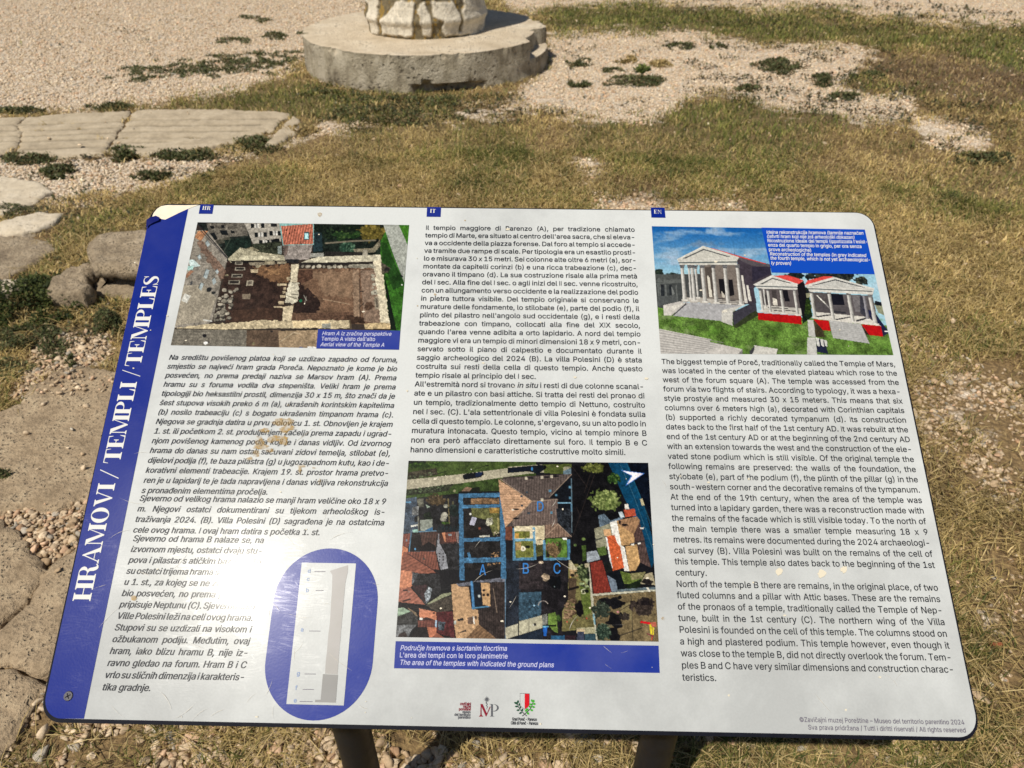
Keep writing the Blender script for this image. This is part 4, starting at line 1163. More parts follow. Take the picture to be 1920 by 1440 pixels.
for a in ((-40, 716, 200), (60, 722, 300), (250, 760, 430), (100, 760, 240)): T.poly([(a[0], a[1]), (a[2], a[1] + 16), (a[2], a[1] + 28), (a[0], a[1] + 12)], (66, 64, 66))
for x0, x1, y1 in ((-118, -80, 770), (-10, 30, 790), (175, 215, 800), (365, 412, 822)): column(x0, 480, x1, y1, 36, 42)
column(-60, 470, -30, 720, 24, 24, False)
T.poly([(-195, 400), (65, 268), (520, 345), (430, 400), (425, 475), (-150, 455), (-160, 425)], (204, 202, 194), 0.05)
T.poly([(-110, 398), (70, 305), (370, 386), (320, 386), (72, 322), (-60, 398)], (78, 82, 84)); T.line([(-160, 425), (420, 440)], 14, (74, 84, 88))
T.poly([(80, 275), (300, 272), (515, 342), (445, 395), (390, 378)], (222, 68, 62), 0.10)
T.poly([(-130, 800), (480, 845), (494, 968), (-125, 900)], (186, 14, 16), 0.08)
# right temple
T.leaves((900, 290), 330, 96, 120, 22, (26, 32, 34), (84, 88, 66)); T.leaves((1320, 350), 80, 60, 40, 18, (30, 36, 34), (110, 116, 90))
T.poly([(1500, 660), (1650, 670), (1690, 860), (1560, 800)], (136, 140, 112), 0.1); T.poly([(1510, 630), (1640, 660), (1600, 705), (1510, 690)], (24, 28, 34)); T.poly([(560, 460), (620, 460), (640, 560), (560, 560)], (30, 36, 40)); T.poly([(548, 525), (600, 520), (610, 580), (560, 590)], (140, 140, 110))
T.poly([(600, 510), (1480, 560), (1560, 960), (680, 880)], (92, 86, 88), 0.08); T.poly([(600, 510), (870, 520), (880, 800), (690, 800)], (84, 78, 78)); T.poly([(895, 530), (1060, 540), (1090, 690), (930, 690)], (26, 26, 36)); T.poly([(1190, 545), (1330, 570), (1330, 790), (1240, 790)], (112, 108, 110)); T.poly([(1300, 560), (1350, 570), (1390, 880), (1310, 800)], (60, 60, 70)); T.poly([(1340, 740), (1500, 780), (1700, 1060), (1560, 1000)], (30, 34, 66), 0.1)
T.poly([(690, 790), (1400, 860), (1600, 990), (680, 890)], (204, 200, 190), 0.04); T.poly([(695, 555), (710, 552), (880, 720), (878, 745)], (214, 212, 202)); T.poly([(690, 640), (880, 690), (1200, 720), (1210, 820), (700, 790)], (74, 70, 74), 0.1, 6, 0.6)
for q in ([(690, 850), (900, 820), (900, 838), (700, 870)], [(960, 890), (1190, 850), (1190, 866), (975, 908)], [(1250, 905), (1420, 860), (1425, 885), (1260, 930)], [(930, 770), (1110, 790), (1110, 815), (940, 800)]): T.poly(q, (52, 52, 58))
column(1340, 560, 1395, 890, 40, 44, False, (132, 130, 136)); column(600, 520, 655, 860, 44, 46); column(850, 530, 915, 900, 44, 48); column(1120, 545, 1185, 925, 48, 52); column(1420, 575, 1495, 955, 50, 60)
T.poly([(530, 410), (925, 290), (1505, 455), (1480, 545), (600, 500), (575, 455)], (206, 204, 196), 0.05); T.poly([(625, 412), (960, 325), (1390, 445), (1330, 440), (962, 344), (690, 410)], (72, 76, 80)); T.poly([(710, 412), (962, 348), (1320, 438), (1000, 440)], (188, 188, 182), 0.04); T.line([(580, 460), (1470, 498)], 13, (66, 76, 82)); T.line([(560, 425), (1490, 470)], 5, (160, 160, 156))
T.poly([(530, 410), (570, 345), (800, 285), (945, 292)], (224, 70, 62), 0.08)
T.poly([(655, 895), (872, 912), (895, 1060), (790, 1050)], (190, 16, 18), 0.08); T.poly([(660, 900), (790, 1048), (820, 1150), (680, 1150)], (66, 60, 40), 0.25); T.poly([(1325, 965), (1600, 990), (1632, 1142), (1440, 1120)], (190, 14, 18), 0.08); T.poly([(1325, 970), (1440, 1120), (1380, 1110)], (50, 40, 34)); T.poly([(1600, 1000), (1700, 1060), (1700, 1090), (1630, 1140)], (34, 36, 64)); T.poly([(1650, 1060), (1700, 1060), (1702, 1078), (1655, 1075)], (214, 214, 210))
T.poly([(872, 905), (1320, 965), (1442, 1242), (930, 1160)], (170, 170, 168), 0.05, 4, 1, (1.4, 4, 0.03)); T.poly([(572, 900), (655, 905), (686, 1150), (590, 1138)], (182, 182, 176), 0.04); T.poly([(570, 1150), (686, 1158), (710, 1420), (568, 1420)], (190, 190, 184), 0.04); T.poly([(690, 1155), (820, 1190), (862, 1390), (705, 1360)], (32, 38, 62), 0.1)
for x in (690, 750, 800): T.poly([(x, 1155 + (x - 690) * 0.3), (x + 42, 1165 + (x - 690) * 0.3), (x + 55, 1290), (x + 20, 1270)], (206, 206, 200))
T.poly([(-20, 1290), (150, 1320), (125, 1420), (-60, 1420)], (196, 194, 184), 0.04)
T.view((1200, 370), 3.556)
T.poly([(120, 872), (480, 945), (470, 962), (690, 1012), (680, 1060), (120, 1060)], (188, 184, 178), 0.04)
for k in range(9): T.line([(124, 882 + k * 18), (560 - k * 18, 968 + k * 10)], 5, (140, 138, 136), 0.8)
T.poly([(770, 985), (925, 1012), (905, 1060), (740, 1060), (745, 1030)], (196, 194, 186), 0.04); T.poly([(690, 1010), (690, 1060), (650, 1060)], (120, 118, 116)); T.poly([(735, 1030), (772, 985), (768, 1020), (750, 1060)], (60, 60, 66))
pt = bpart('temple_picture', T.build('temple_picture', grain=0.04, contrast=1.03), mat=M_picture)
M_box = laminate('blue_caption_print', tuple(srgb(16, 66, 166)))
bpart('caption_box', flat([[tuple(p) for p in UV([(1200 + 808 / 3.556, 370 + 204 / 3.556), (1621.0, 431.0), (1639.6, 514.8), (1446.5, 511.6)])]], 0.0009), parent=pt, mat=M_box)
Z6 = lambda x, y: (1200 + x / 3.556, 370 + y / 3.556)
cap3 = ['Idejna rekonstrukcija hramova (tamnije naznačen', 'četvrti hram koji nije još arheološki dokazan)', "Ricostruzione ideale dei templi (ippotizzata l'esist-", 'enza del quarto tempio in grigio, per ora senza', 'prove archeologiche)', 'Reconstruction of the temples (in grey indicated', 'the fourth temple, which is not yet archaeological-', 'ly proven)']
pos3 = [(840, 245, 1488, 252), (844, 273, 1430, 280), (848, 302, 1518, 310), (853, 331, 1477, 341), (857, 361, 1143, 366), (863, 390, 1507, 401), (867, 418, 1535, 431), (872, 450, 1008, 454)]
bpart('caption_text', fitted(ty, [(s, Z6(a, b), Z6(c, d), 0.2 if i in (0, 1, 5, 6, 7) else 0) for i, (s, (a, b, c, d)) in enumerate(zip(cap3, pos3))], SIZE * 0.76, 0.0012), parent=pt, mat=M_letter)

# --- vertical aerial photograph with the ground plans
M = Pic([(766.1, 864.2), (1215.2, 868.0), (1234.8, 1203.2), (742.4, 1194.5)], 460, 344, (30, 30, 34), 37)
BL1, BL2 = (66, 118, 158), (84, 140, 176)
M.view((740, 860), 7.2)
M.poly([(100, 440), (1480, 440), (1480, 1500), (100, 1500)], (34, 34, 36), 0.5, 9)
M.poly([(150, 20), (1900, 30), (1900, 300), (100, 460)], (66, 82, 40), 0.25, 9); M.poly([(185, 30), (430, 30), (420, 80), (300, 130), (190, 120)], (28, 34, 28), 0.4); M.leaves((330, 95), 150, 40, 30, 16, (40, 58, 26), (90, 124, 48)); M.leaves((560, 80), 120, 30, 26, 16, (46, 66, 28), (92, 124, 50))
M.poly([(178, 190), (560, 130), (580, 220), (180, 290)], (62, 58, 46), 0.4); M.stones([(185, 230), (540, 180), (540, 240), (185, 285)], 30, 14, (86, 98, 70))
M.poly([(160, 290), (880, 215), (1900, 85), (1900, 190), (1500, 250), (850, 340), (150, 420)], (164, 158, 136), 0.09, 8)
for q in ([(920, 225), (960, 205), (1190, 180), (1200, 220), (1150, 255), (940, 290), (918, 260)], [(1520, 150), (1560, 130), (1830, 105), (1840, 170), (1760, 180), (1545, 212), (1520, 190)]): M.poly(q, (18, 22, 30), 0.2)
M.poly([(1090, 190), (1180, 182), (1170, 230), (1090, 255)], (24, 40, 72), 0.2); M.poly([(1710, 115), (1790, 108), (1780, 165), (1700, 180)], (28, 48, 84), 0.2); M.line([(1030, 165), (1210, 105)], 8, (40, 46, 30)); M.oval((1245, 98), 30, 12, (26, 30, 24)); M.line([(580, 210), (700, 172)], 10, (30, 38, 24)); M.oval((1030, 150), 10, 10, (220, 220, 214))
M.poly([(150, 420), (850, 345), (1480, 265), (1480, 460), (860, 470), (150, 550)], (60, 78, 38), 0.3, 8); M.poly([(165, 420), (800, 340), (720, 440), (160, 500)], (50, 54, 40), 0.4); M.stones([(170, 420), (780, 350), (700, 420), (170, 480)], 50, 14, (84, 100, 70))
M.poly([(880, 460), (960, 380), (1040, 400), (1020, 440)], (130, 104, 84), 0.15); M.poly([(1040, 400), (1140, 380), (1150, 440), (1000, 450)], (30, 36, 26), 0.3); M.oval((805, 436), 22, 20, (128, 126, 96))
M.poly([(860, 445), (1480, 440), (1480, 470), (860, 475)], (24, 26, 28))
# gardens left
M.poly([(150, 540), (300, 520), (320, 1000), (120, 1010)], (66, 78, 92), 0.35, 8); M.poly([(240, 660), (330, 640), (320, 760), (240, 770)], (110, 112, 112), 0.4); M.line([(160, 590), (215, 588)], 18, (84, 140, 176)); M.poly([(270, 780), (310, 770), (310, 860), (270, 860)], (24, 26, 28))
M.poly([(295, 540), (390, 540), (395, 650), (330, 660)], (84, 84, 74), 0.3); M.poly([(420, 620), (480, 650), (440, 670)], (140, 156, 140)); M.leaves((560, 560), 140, 70, 40, 16, (70, 58, 40), (130, 112, 84)); M.leaves((450, 780), 60, 60, 20, 16, (20, 30, 22), (54, 74, 40)); M.oval((665, 780), 52, 66, (148, 146, 132), 0.2); M.oval((690, 640), 34, 30, (128, 128, 116), 0.3)
M.poly([(712, 540), (730, 540), (745, 880), (730, 884)], (108, 98, 68), 0.15); M.poly([(775, 580), (795, 580), (800, 680), (780, 690)], (86, 84, 60)); M.leaves((690, 870), 60, 20, 14, 12, (50, 74, 26), (90, 120, 44)); M.leaves((790, 700), 60, 90, 22, 18, (26, 36, 34), (62, 78, 70))
M.poly([(345, 830), (510, 818), (512, 970), (350, 976)], (132, 138, 128), 0.1); M.poly([(400, 970), (510, 920), (512, 970)], (50, 98, 136)); M.poly([(246, 960), (330, 952), (330, 1000), (246, 1000)], (130, 168, 158)); M.poly([(220, 905), (310, 885), (312, 905), (225, 925)], (190, 190, 180)); M.poly([(310, 770), (330, 770), (334, 980), (316, 980)], (100, 100, 90))
for x in range(600, 860, 50): M.oval((x, 940), 22, 40, (30, 40, 44), 0.3)
# old town roofs, left
M.poly([(115, 1020), (220, 1008), (200, 1150), (180, 1200), (105, 1170)], (120, 72, 62), 0.15, 4, 1, (0.2, 5, 0.1)); M.poly([(230, 1000), (568, 975), (548, 1255), (215, 1258)], (78, 58, 52), 0.15, 4, 1, (0.1, 5, 0.12)); M.poly([(235, 1000), (340, 990), (370, 1140), (350, 1250), (215, 1256)], (34, 30, 32), 0.2); M.poly([(350, 1190), (460, 1120), (545, 1170), (548, 1252), (350, 1250)], (32, 26, 28), 0.2)
M.line([(225, 1010), (200, 1250)], 14, (80, 122, 150)); M.line([(330, 988), (560, 974)], 10, (100, 150, 180)); M.line([(205, 1262), (540, 1250)], 10, (70, 84, 96)); M.oval((280, 1220), 14, 18, (84, 150, 196)); M.poly([(158, 1085), (180, 1090), (170, 1120), (152, 1115)], (110, 120, 130))
M.poly([(575, 1000), (860, 985), (860, 1150), (580, 1180)], (70, 50, 46), 0.25); M.poly([(635, 1000), (680, 995), (690, 1130), (668, 1110)], (176, 118, 86), 0.1); M.poly([(690, 1000), (815, 985), (830, 1120), (700, 1130)], (110, 66, 56), 0.15, 4, 1, (0.1, 4, 0.12)); M.poly([(720, 1018), (770, 1016), (770, 1042), (722, 1044)], (128, 140, 146)); M.poly([(820, 990), (862, 985), (862, 1160), (840, 1120)], (126, 108, 104))
M.poly([(580, 1150), (880, 1140), (880, 1500), (620, 1500)], (42, 42, 44), 0.5, 5)
M.poly([(560, 1255), (590, 1010), (605, 1010), (600, 1130), (690, 1300), (720, 1480), (620, 1500)], (128, 130, 136), 0.2)
for k in range(2):
    for j in range(4): M.oval((605 + k * 50, 1280 + j * 42), 13, 13, (44, 40, 42))
M.poly([(105, 1170), (180, 1210), (180, 1262), (120, 1262), (90, 1500), (80, 1500)], (182, 116, 84), 0.1); M.poly([(125, 1260), (550, 1250), (600, 1500), (500, 1490)], (116, 72, 60), 0.12, 4, 1, (0.12, 5, 0.14)); M.poly([(125, 1262), (490, 1478), (560, 1545), (330, 1545), (90, 1500)], (132, 82, 66), 0.12, 4, 1, (1.1, 6, 0.08)); M.poly([(380, 1335), (412, 1335), (412, 1362), (382, 1362)], (70, 64, 60))
M.view((740, 1040), 7.385)
M.line([(200, -5), (612, 262)], 10, (58, 40, 40)); M.poly([(84, 215), (250, 230), (240, 440), (205, 450), (62, 480)], (186, 122, 92), 0.12, 5, 1, (0.2, 6, 0.06)); M.poly([(245, 235), (330, 260), (320, 330), (240, 420)], (80, 84, 88), 0.5); M.poly([(330, 262), (620, 265), (640, 500), (420, 690), (240, 430)], (44, 44, 46), 0.5, 6)
M.poly([(60, 480), (215, 445), (425, 690), (50, 652)], (150, 96, 80), 0.12, 4, 1, (0.9, 6, 0.08)); M.poly([(235, 430), (450, 412), (430, 660)], (58, 42, 44), 0.2, 4, 1, (0.1, 5, 0.1)); M.line([(130, 495), (175, 490)], 24, (56, 44, 44)); M.line([(120, 640), (215, 615)], 20, (44, 34, 36)); M.oval((200, 510), 14, 12, (160, 140, 130)); M.poly([(410, 540), (470, 440), (520, 470), (490, 600), (440, 680)], (132, 140, 146), 0.6, 3)
M.poly([(450, 680), (660, 540), (780, 520), (780, 550), (670, 590), (480, 690)], (134, 138, 110), 0.12); M.poly([(430, 700), (640, 610), (800, 560), (820, 760), (600, 800)], (72, 66, 58), 0.35); M.poly([(40, 735), (130, 730), (235, 790), (50, 850)], (138, 160, 138), 0.12); M.poly([(170, 720), (300, 800), (320, 860), (240, 800)], (120, 104, 84), 0.2)
M.poly([(45, 850), (240, 780), (320, 870), (330, 970), (30, 965)], (54, 54, 54), 0.4); M.poly([(30, 970), (310, 965), (230, 1050), (190, 1140), (20, 1140)], (102, 104, 106), 0.35); M.poly([(70, 1090), (150, 1060), (190, 1142), (40, 1142)], (60, 50, 48), 0.2)
M.poly([(342, 742), (575, 790), (580, 910), (345, 880)], (190, 124, 94), 0.1); M.poly([(345, 885), (440, 860), (560, 900), (560, 960), (340, 930)], (60, 46, 46), 0.2); M.poly([(325, 905), (560, 905), (575, 1005), (320, 1000)], (106, 66, 58), 0.2, 4, 1, (0.1, 5, 0.1)); M.poly([(450, 1005), (580, 1000), (580, 1090), (520, 1145), (480, 1145)], (180, 112, 84), 0.1); M.oval((540, 805), 20, 18, (40, 30, 32)); M.poly([(345, 870), (400, 875), (380, 900), (345, 900)], (206, 206, 200)); M.poly([(330, 1010), (450, 1010), (480, 1145), (200, 1145)], (40, 36, 38), 0.3)
M.poly([(560, 905), (582, 905), (582, 1000), (562, 1000)], (150, 176, 196)); M.poly([(580, 790), (800, 780), (830, 1150), (590, 1090)], (84, 42, 44), 0.25, 5); M.poly([(600, 920), (700, 930), (680, 1050), (600, 1040)], (66, 74, 82), 0.6, 3); M.poly([(530, 1145), (590, 1080), (690, 1150)], (150, 92, 72), 0.12)
# long tan roof with courtyard
M.poly([(780, 410), (890, 400), (890, 440), (1020, 440), (1060, 750), (1150, 760), (1160, 960), (980, 1160), (850, 1158), (820, 960)], (176, 142, 106), 0.12, 4); M.poly([(850, 400), (1130, 360), (1520, 310), (1525, 375), (1200, 380), (1010, 430), (890, 440)], (96, 98, 108), 0.3, 4); M.poly([(1060, 370), (1200, 380), (1215, 700), (1060, 745)], (24, 32, 42), 0.3); M.line([(1062, 380), (1088, 740)], 34, (70, 122, 168)); M.line([(1070, 738), (1300, 712)], 20, (78, 130, 166))
M.poly([(1188, 385), (1310, 385), (1325, 715), (1215, 690)], (182, 146, 104), 0.1)
for x, y in ((1230, 490), (1230, 556), (1282, 552)): M.oval((x, y), 24, 22, (40, 32, 34))
M.poly([(1310, 380), (1520, 375), (1525, 1160), (1410, 1165), (1160, 960), (1150, 760), (1320, 720)], (56, 48, 46), 0.25, 5, 1, (0, 4, 0.1)); M.line([(1360, 470), (1410, 800)], 7, (150, 130, 110)); M.poly([(980, 1162), (1160, 962), (1410, 1166)], (118, 92, 68), 0.15, 4, 1, (0.8, 5, 0.1))
for q in ([(865, 890), (945, 868), (950, 905), (870, 920)], [(870, 1080), (985, 1035), (990, 1060), (880, 1085)]): M.poly(q, (44, 44, 48))
M.poly([(1000, 870), (1080, 850), (1085, 960), (1010, 955)], (104, 84, 70), 0.2); M.poly([(1078, 850), (1095, 850), (1105, 960), (1088, 960)], (206, 204, 196)); M.poly([(1110, 845), (1130, 850), (1130, 900), (1112, 900)], (50, 44, 44)); M.poly([(815, 915), (850, 910), (850, 960), (818, 960)], (176, 184, 176)); M.oval((1165, 568), 22, 24, (176, 184, 180)); M.line([(1525, 300), (1530, 1165)], 16, (96, 126, 150))
# dark square between, lit paving
M.poly([(1535, 60), (1920, 60), (1920, 900), (1530, 1000)], (38, 44, 54), 0.35, 10); M.poly([(1840, 520), (1920, 500), (1920, 880), (1720, 920)], (52, 76, 92), 0.35); M.poly([(1525, 1010), (1700, 950), (1700, 1110), (1530, 1168)], (166, 162, 140), 0.08); M.poly([(1740, 930), (1920, 870), (1920, 1050), (1735, 1105)], (170, 166, 142), 0.08); M.poly([(1700, 900), (1740, 900), (1735, 1110), (1700, 1110)], (40, 42, 46)); M.poly([(1560, 1168), (1920, 1050), (1920, 1175)], (26, 34, 44))
# plan A overlay
M.view((740, 860), 7.2)
M.poly([(920, 525), (1410, 525), (1440, 1500), (940, 1500)], (38, 36, 36), 0.5, 7); M.poly([(1030, 540), (1405, 535), (1410, 610), (1020, 615)], (118, 92, 66), 0.35, 5); M.poly([(1030, 670), (1410, 665), (1410, 1000), (1330, 1040), (1240, 830), (1040, 780)], (92, 94, 56), 0.35, 6); M.poly([(1270, 665), (1405, 665), (1400, 740), (1280, 740)], (150, 120, 60), 0.25)
M.oval((1278, 850), 54, 66, (170, 168, 148), 0.4); M.poly([(1040, 785), (1105, 800), (1070, 905), (1005, 890)], (168, 168, 186), 0.12); M.oval((1018, 752), 16, 18, (210, 210, 200)); M.oval((1140, 945), 20, 22, (120, 64, 44)); M.stones([(1340, 980), (1410, 970), (1410, 1040), (1330, 1040)], 8, 14, (190, 176, 150)); M.poly([(1140, 1040), (1280, 1030), (1280, 1056), (1140, 1060)], (180, 180, 166), 0.2); M.poly([(1380, 800), (1400, 800), (1400, 960), (1385, 970)], (150, 140, 90)); M.stones([(1300, 1270), (1420, 1240), (1420, 1320), (1290, 1330)], 14, 14, (170, 132, 92)); M.stones([(1220, 1420), (1420, 1400), (1420, 1440), (1220, 1440)], 12, 14, (170, 132, 92))
M.poly([(1480, 460), (1520, 640), (1580, 920), (1590, 1100), (1490, 1100)], (108, 66, 50), 0.15)
for q in ([(862, 475), (1478, 460), (1478, 520), (866, 530)], [(862, 475), (918, 475), (940, 1640), (872, 1640)], [(1410, 465), (1476, 462), (1500, 1620), (1430, 1620)], [(915, 628), (1415, 618), (1415, 660), (918, 672)], [(925, 1075), (1425, 1058), (1428, 1108), (928, 1122)], [(935, 1340), (1430, 1330), (1432, 1392), (938, 1408)], [(975, 1270), (1005, 1262), (1050, 1400), (1010, 1410)]):
    M.poly(q, BL1, 0.25, 4, 0.85)
# villa roof D
M.view((960, 860), 6.857)
M.poly([(-120, 240), (760, 200), (770, 1010), (410, 1020), (0, 870), (-90, 880)], (66, 58, 56), 0.2)
M.poly([(-160, 262), (760, 200), (470, 500), (250, 548)], (86, 76, 72), 0.14, 4, 1, (0.05, 5, 0.1)); M.poly([(-180, 270), (250, 548), (-95, 885), (-160, 500)], (176, 140, 110), 0.14, 4, 1, (1.57, 5, 0.06)); M.poly([(250, 548), (580, 520), (575, 850), (0, 866), (0, 830)], (104, 90, 84), 0.14, 4, 1, (0.05, 5, 0.1)); M.poly([(760, 205), (755, 1000), (575, 845), (580, 520), (470, 500)], (22, 26, 32), 0.3); M.poly([(560, 640), (750, 640), (750, 990), (580, 840)], (40, 44, 50), 0.5, 4); M.poly([(412, 855), (580, 835), (755, 1000), (415, 1020)], (120, 98, 84), 0.14, 4, 1, (0.05, 5, 0.1))
for a, b in (((-160, 265), (250, 548)), ((250, 548), (0, 815)), ((760, 205), (470, 500)), ((585, 840), (755, 1000)), ((410, 1010), (585, 840)), ((250, 548), (580, 525))): M.line([a, b], 7, (168, 146, 124))
for x, y in ((185, 436), (480, 416), (560, 470), (738, 506), (116, 484), (122, 606), (205, 702), (498, 694), (735, 368)): M.poly([(x - 16, y - 14), (x + 16, y - 14), (x + 16, y + 14), (x - 16, y + 14)], (76, 120, 144) if x > 300 else (60, 70, 80))
for x, y in ((175, 255), (380, 245), (500, 235), (380, 535)): M.poly([(x - 16, y - 20), (x + 14, y - 20), (x + 14, y + 18), (x - 16, y + 18)], (176, 168, 148))
for x, y in ((230, 250), (440, 240), (560, 228), (40, 650), (40, 770)): M.oval((x, y), 46, 14, (30, 28, 32))
M.oval((5, 660), 24, 14, (196, 190, 176)); M.line([(585, 570), (745, 570)], 16, (120, 170, 196)); M.poly([(745, 580), (800, 580), (800, 680), (748, 680)], (64, 110, 140)); M.line([(755, 260), (765, 1000)], 8, (110, 140, 156)); M.line([(770, 440), (775, 580)], 18, (90, 140, 166))
# dark garden, trees, road
M.poly([(755, 95), (1300, 55), (1480, 700), (1050, 1000), (1080, 1500), (745, 1500), (770, 700)], (24, 23, 25), 0.4, 9)
for a, b in (((1050, 215), (780, 980)), ((770, 110), (960, 370)), ((1000, 200), (920, 440)), ((820, 620), (870, 740))): M.line([a, b], 6, (70, 58, 52), 0.7)
M.poly([(370, 80), (760, 70), (760, 110), (640, 200), (400, 190)], (78, 88, 42), 0.2); M.poly([(-60, 110), (380, 80), (405, 180), (-60, 220)], (152, 148, 126), 0.12); M.poly([(-60, 120), (240, 95), (235, 165), (-60, 190)], (20, 26, 38), 0.2); M.poly([(240, 95), (395, 82), (400, 150), (330, 200), (210, 170)], (24, 30, 38), 0.3); M.oval((415, 118), 26, 30, (16, 18, 20)); M.oval((250, 135), 14, 26, (60, 130, 190)); M.oval((700, 140), 52, 40, (150, 146, 122), 0.15); M.poly([(650, 165), (750, 120), (755, 200), (650, 205)], (90, 110, 122), 0.2)
M.poly([(1230, 55), (1480, 60), (1560, 240), (1700, 640), (1860, 1250), (1790, 1400), (1690, 1050), (1480, 600)], (14, 66, 96), 0.14, 8); M.poly([(1480, 60), (1780, 60), (1860, 900), (1700, 600), (1580, 330)], (16, 22, 34), 0.35, 7); M.line([(1390, 90), (1560, 480), (1810, 1180)], 5, (70, 110, 130)); M.line([(1470, 70), (1640, 480), (1800, 900)], 14, (30, 92, 120), 0.7)
M.leaves((1040, 120), 130, 70, 60, 18, (70, 76, 34), (150, 156, 84)); M.leaves((1300, 260), 80, 72, 40, 16, (34, 56, 26), (116, 152, 72)); M.leaves((1200, 535), 185, 130, 190, 20, (76, 90, 46), (176, 186, 116))
M.poly([(1390, 150), (1700, 192), (1450, 356), (1525, 226)], (66, 120, 200), 0.05); M.poly([(1412, 160), (1680, 196), (1470, 335), (1545, 224)], (222, 216, 222), 0.03)
M.poly([(1640, 520), (1670, 515), (1700, 600), (1665, 610)], (166, 158, 124)); M.poly([(1440, 590), (1485, 580), (1500, 650), (1450, 655)], (206, 200, 190))
# right-hand houses
M.poly([(1050, 900), (1290, 820), (1310, 1000), (1200, 1150), (1080, 1140)], (136, 134, 112), 0.14); M.poly([(1100, 730), (1180, 710), (1260, 800), (1420, 740), (1420, 770), (1120, 880)], (88, 104, 118), 0.25); M.poly([(1165, 910), (1260, 905), (1270, 1000), (1180, 990)], (190, 150, 108), 0.1); M.line([(1060, 1050), (1150, 1020)], 14, (60, 62, 58))
M.poly([(1250, 820), (1335, 795), (1420, 1125), (1440, 1140), (1500, 1440), (1440, 1440), (1290, 1000)], (210, 208, 200), 0.05)
M.poly([(1430, 660), (1570, 645), (1590, 735), (1450, 752)], (176, 78, 54), 0.1); M.poly([(1360, 690), (1410, 680), (1440, 750), (1390, 760)], (176, 190, 196)); M.poly([(1340, 800), (1600, 745), (1640, 800), (1560, 970), (1570, 1100), (1400, 1120)], (172, 136, 92), 0.14, 4); M.poly([(1370, 790), (1600, 745), (1635, 805), (1555, 968), (1380, 860)], (146, 112, 82), 0.12, 4, 1, (0.4, 5, 0.08)); M.poly([(1635, 810), (1700, 1050), (1575, 1085), (1558, 970)], (84, 64, 60), 0.15, 4, 1, (0.2, 5, 0.1)); M.oval((1445, 850), 44, 20, (30, 26, 30)); M.oval((1380, 820), 18, 36, (36, 30, 32))
M.poly([(1450, 1130), (1600, 1100), (1640, 1330), (1580, 1440), (1500, 1440)], (180, 144, 96), 0.14, 4); M.poly([(1600, 1095), (1700, 1060), (1780, 1400), (1640, 1330)], (82, 66, 62), 0.15, 4, 1, (0.2, 5, 0.1)); M.line([(1520, 1100), (1690, 1060)], 26, (60, 54, 54)); M.poly([(1520, 1100), (1560, 1090), (1570, 1110), (1530, 1116)], (210, 206, 196)); M.poly([(1610, 1080), (1650, 1078), (1650, 1098), (1612, 1100)], (210, 206, 196)); M.poly([(1640, 885), (1690, 882), (1690, 906), (1645, 908)], (204, 200, 190))
M.poly([(1205, 1000), (1310, 980), (1345, 1080), (1385, 1130), (1435, 1400), (1290, 1440), (1275, 1400)], (196, 92, 52), 0.1, 4); M.line([(1210, 1000), (1340, 1085)], 6, (130, 60, 44)); M.poly([(1195, 1010), (1215, 1010), (1290, 1430), (1270, 1430)], (206, 208, 206))
M.poly([(1085, 1150), (1190, 1120), (1215, 1230), (1110, 1250)], (84, 106, 52), 0.25); M.poly([(890, 1120), (945, 1110), (945, 1300), (900, 1320)], (64, 84, 38), 0.3); M.oval((910, 1035), 26, 26, (96, 116, 62), 0.2); M.oval((805, 1112), 24, 20, (84, 104, 60), 0.2); M.poly([(950, 1200), (1080, 1180), (1130, 1290), (960, 1335)], (140, 148, 156), 0.12)
# plans B and C
M.poly([(20, 870), (410, 860), (410, 1030), (300, 1100), (20, 1100)], (204, 192, 160), 0.08); M.poly([(30, 935), (225, 930), (225, 1020), (30, 1025)], (104, 106, 50), 0.3); M.poly([(30, 960), (80, 955), (80, 1025), (30, 1025)], (176, 136, 64), 0.2); M.poly([(35, 1060), (270, 1055), (275, 1270), (40, 1275)], (108, 112, 54), 0.28, 6); M.poly([(40, 1080), (110, 1070), (110, 1170), (40, 1180)], (156, 130, 84), 0.2); M.oval((135, 1155), 34, 34, (216, 208, 184), 0.05); M.oval((138, 1158), 14, 14, (150, 140, 116)); M.oval((190, 1135), 38, 22, (28, 30, 24)); M.poly([(300, 1110), (390, 1100), (390, 1240), (300, 1260)], (78, 78, 44), 0.3); M.poly([(300, 880), (400, 870), (400, 1100), (310, 1110)], (190, 176, 142), 0.12); M.line([(320, 1045), (370, 1040)], 12, (50, 44, 40))
M.poly([(425, 1030), (700, 1020), (700, 1270), (425, 1275)], (84, 116, 48), 0.25, 6); M.oval((515, 1170), 100, 92, (112, 92, 66), 0.4, 1, 0.35); M.poly([(430, 1180), (480, 1240), (470, 1270), (430, 1268)], (40, 34, 28)); M.oval((605, 1130), 26, 70, (44, 44, 28), 0.3, 0.8); M.poly([(640, 1020), (700, 1015), (700, 1040), (650, 1045)], (216, 214, 206))
for q in ([(0, 890), (22, 890), (40, 1310), (5, 1310)], [(255, 880), (288, 880), (305, 1300), (275, 1300)], [(10, 1030), (290, 1025), (290, 1055), (12, 1062)], [(10, 1275), (305, 1265), (308, 1300), (8, 1310)], [(388, 1050), (420, 1050), (425, 1305), (398, 1305)], [(700, 1040), (738, 1036), (738, 1300), (705, 1300)], [(395, 1275), (738, 1268), (738, 1300), (398, 1308)]):
    M.poly(q, BL2, 0.2, 4, 0.8)
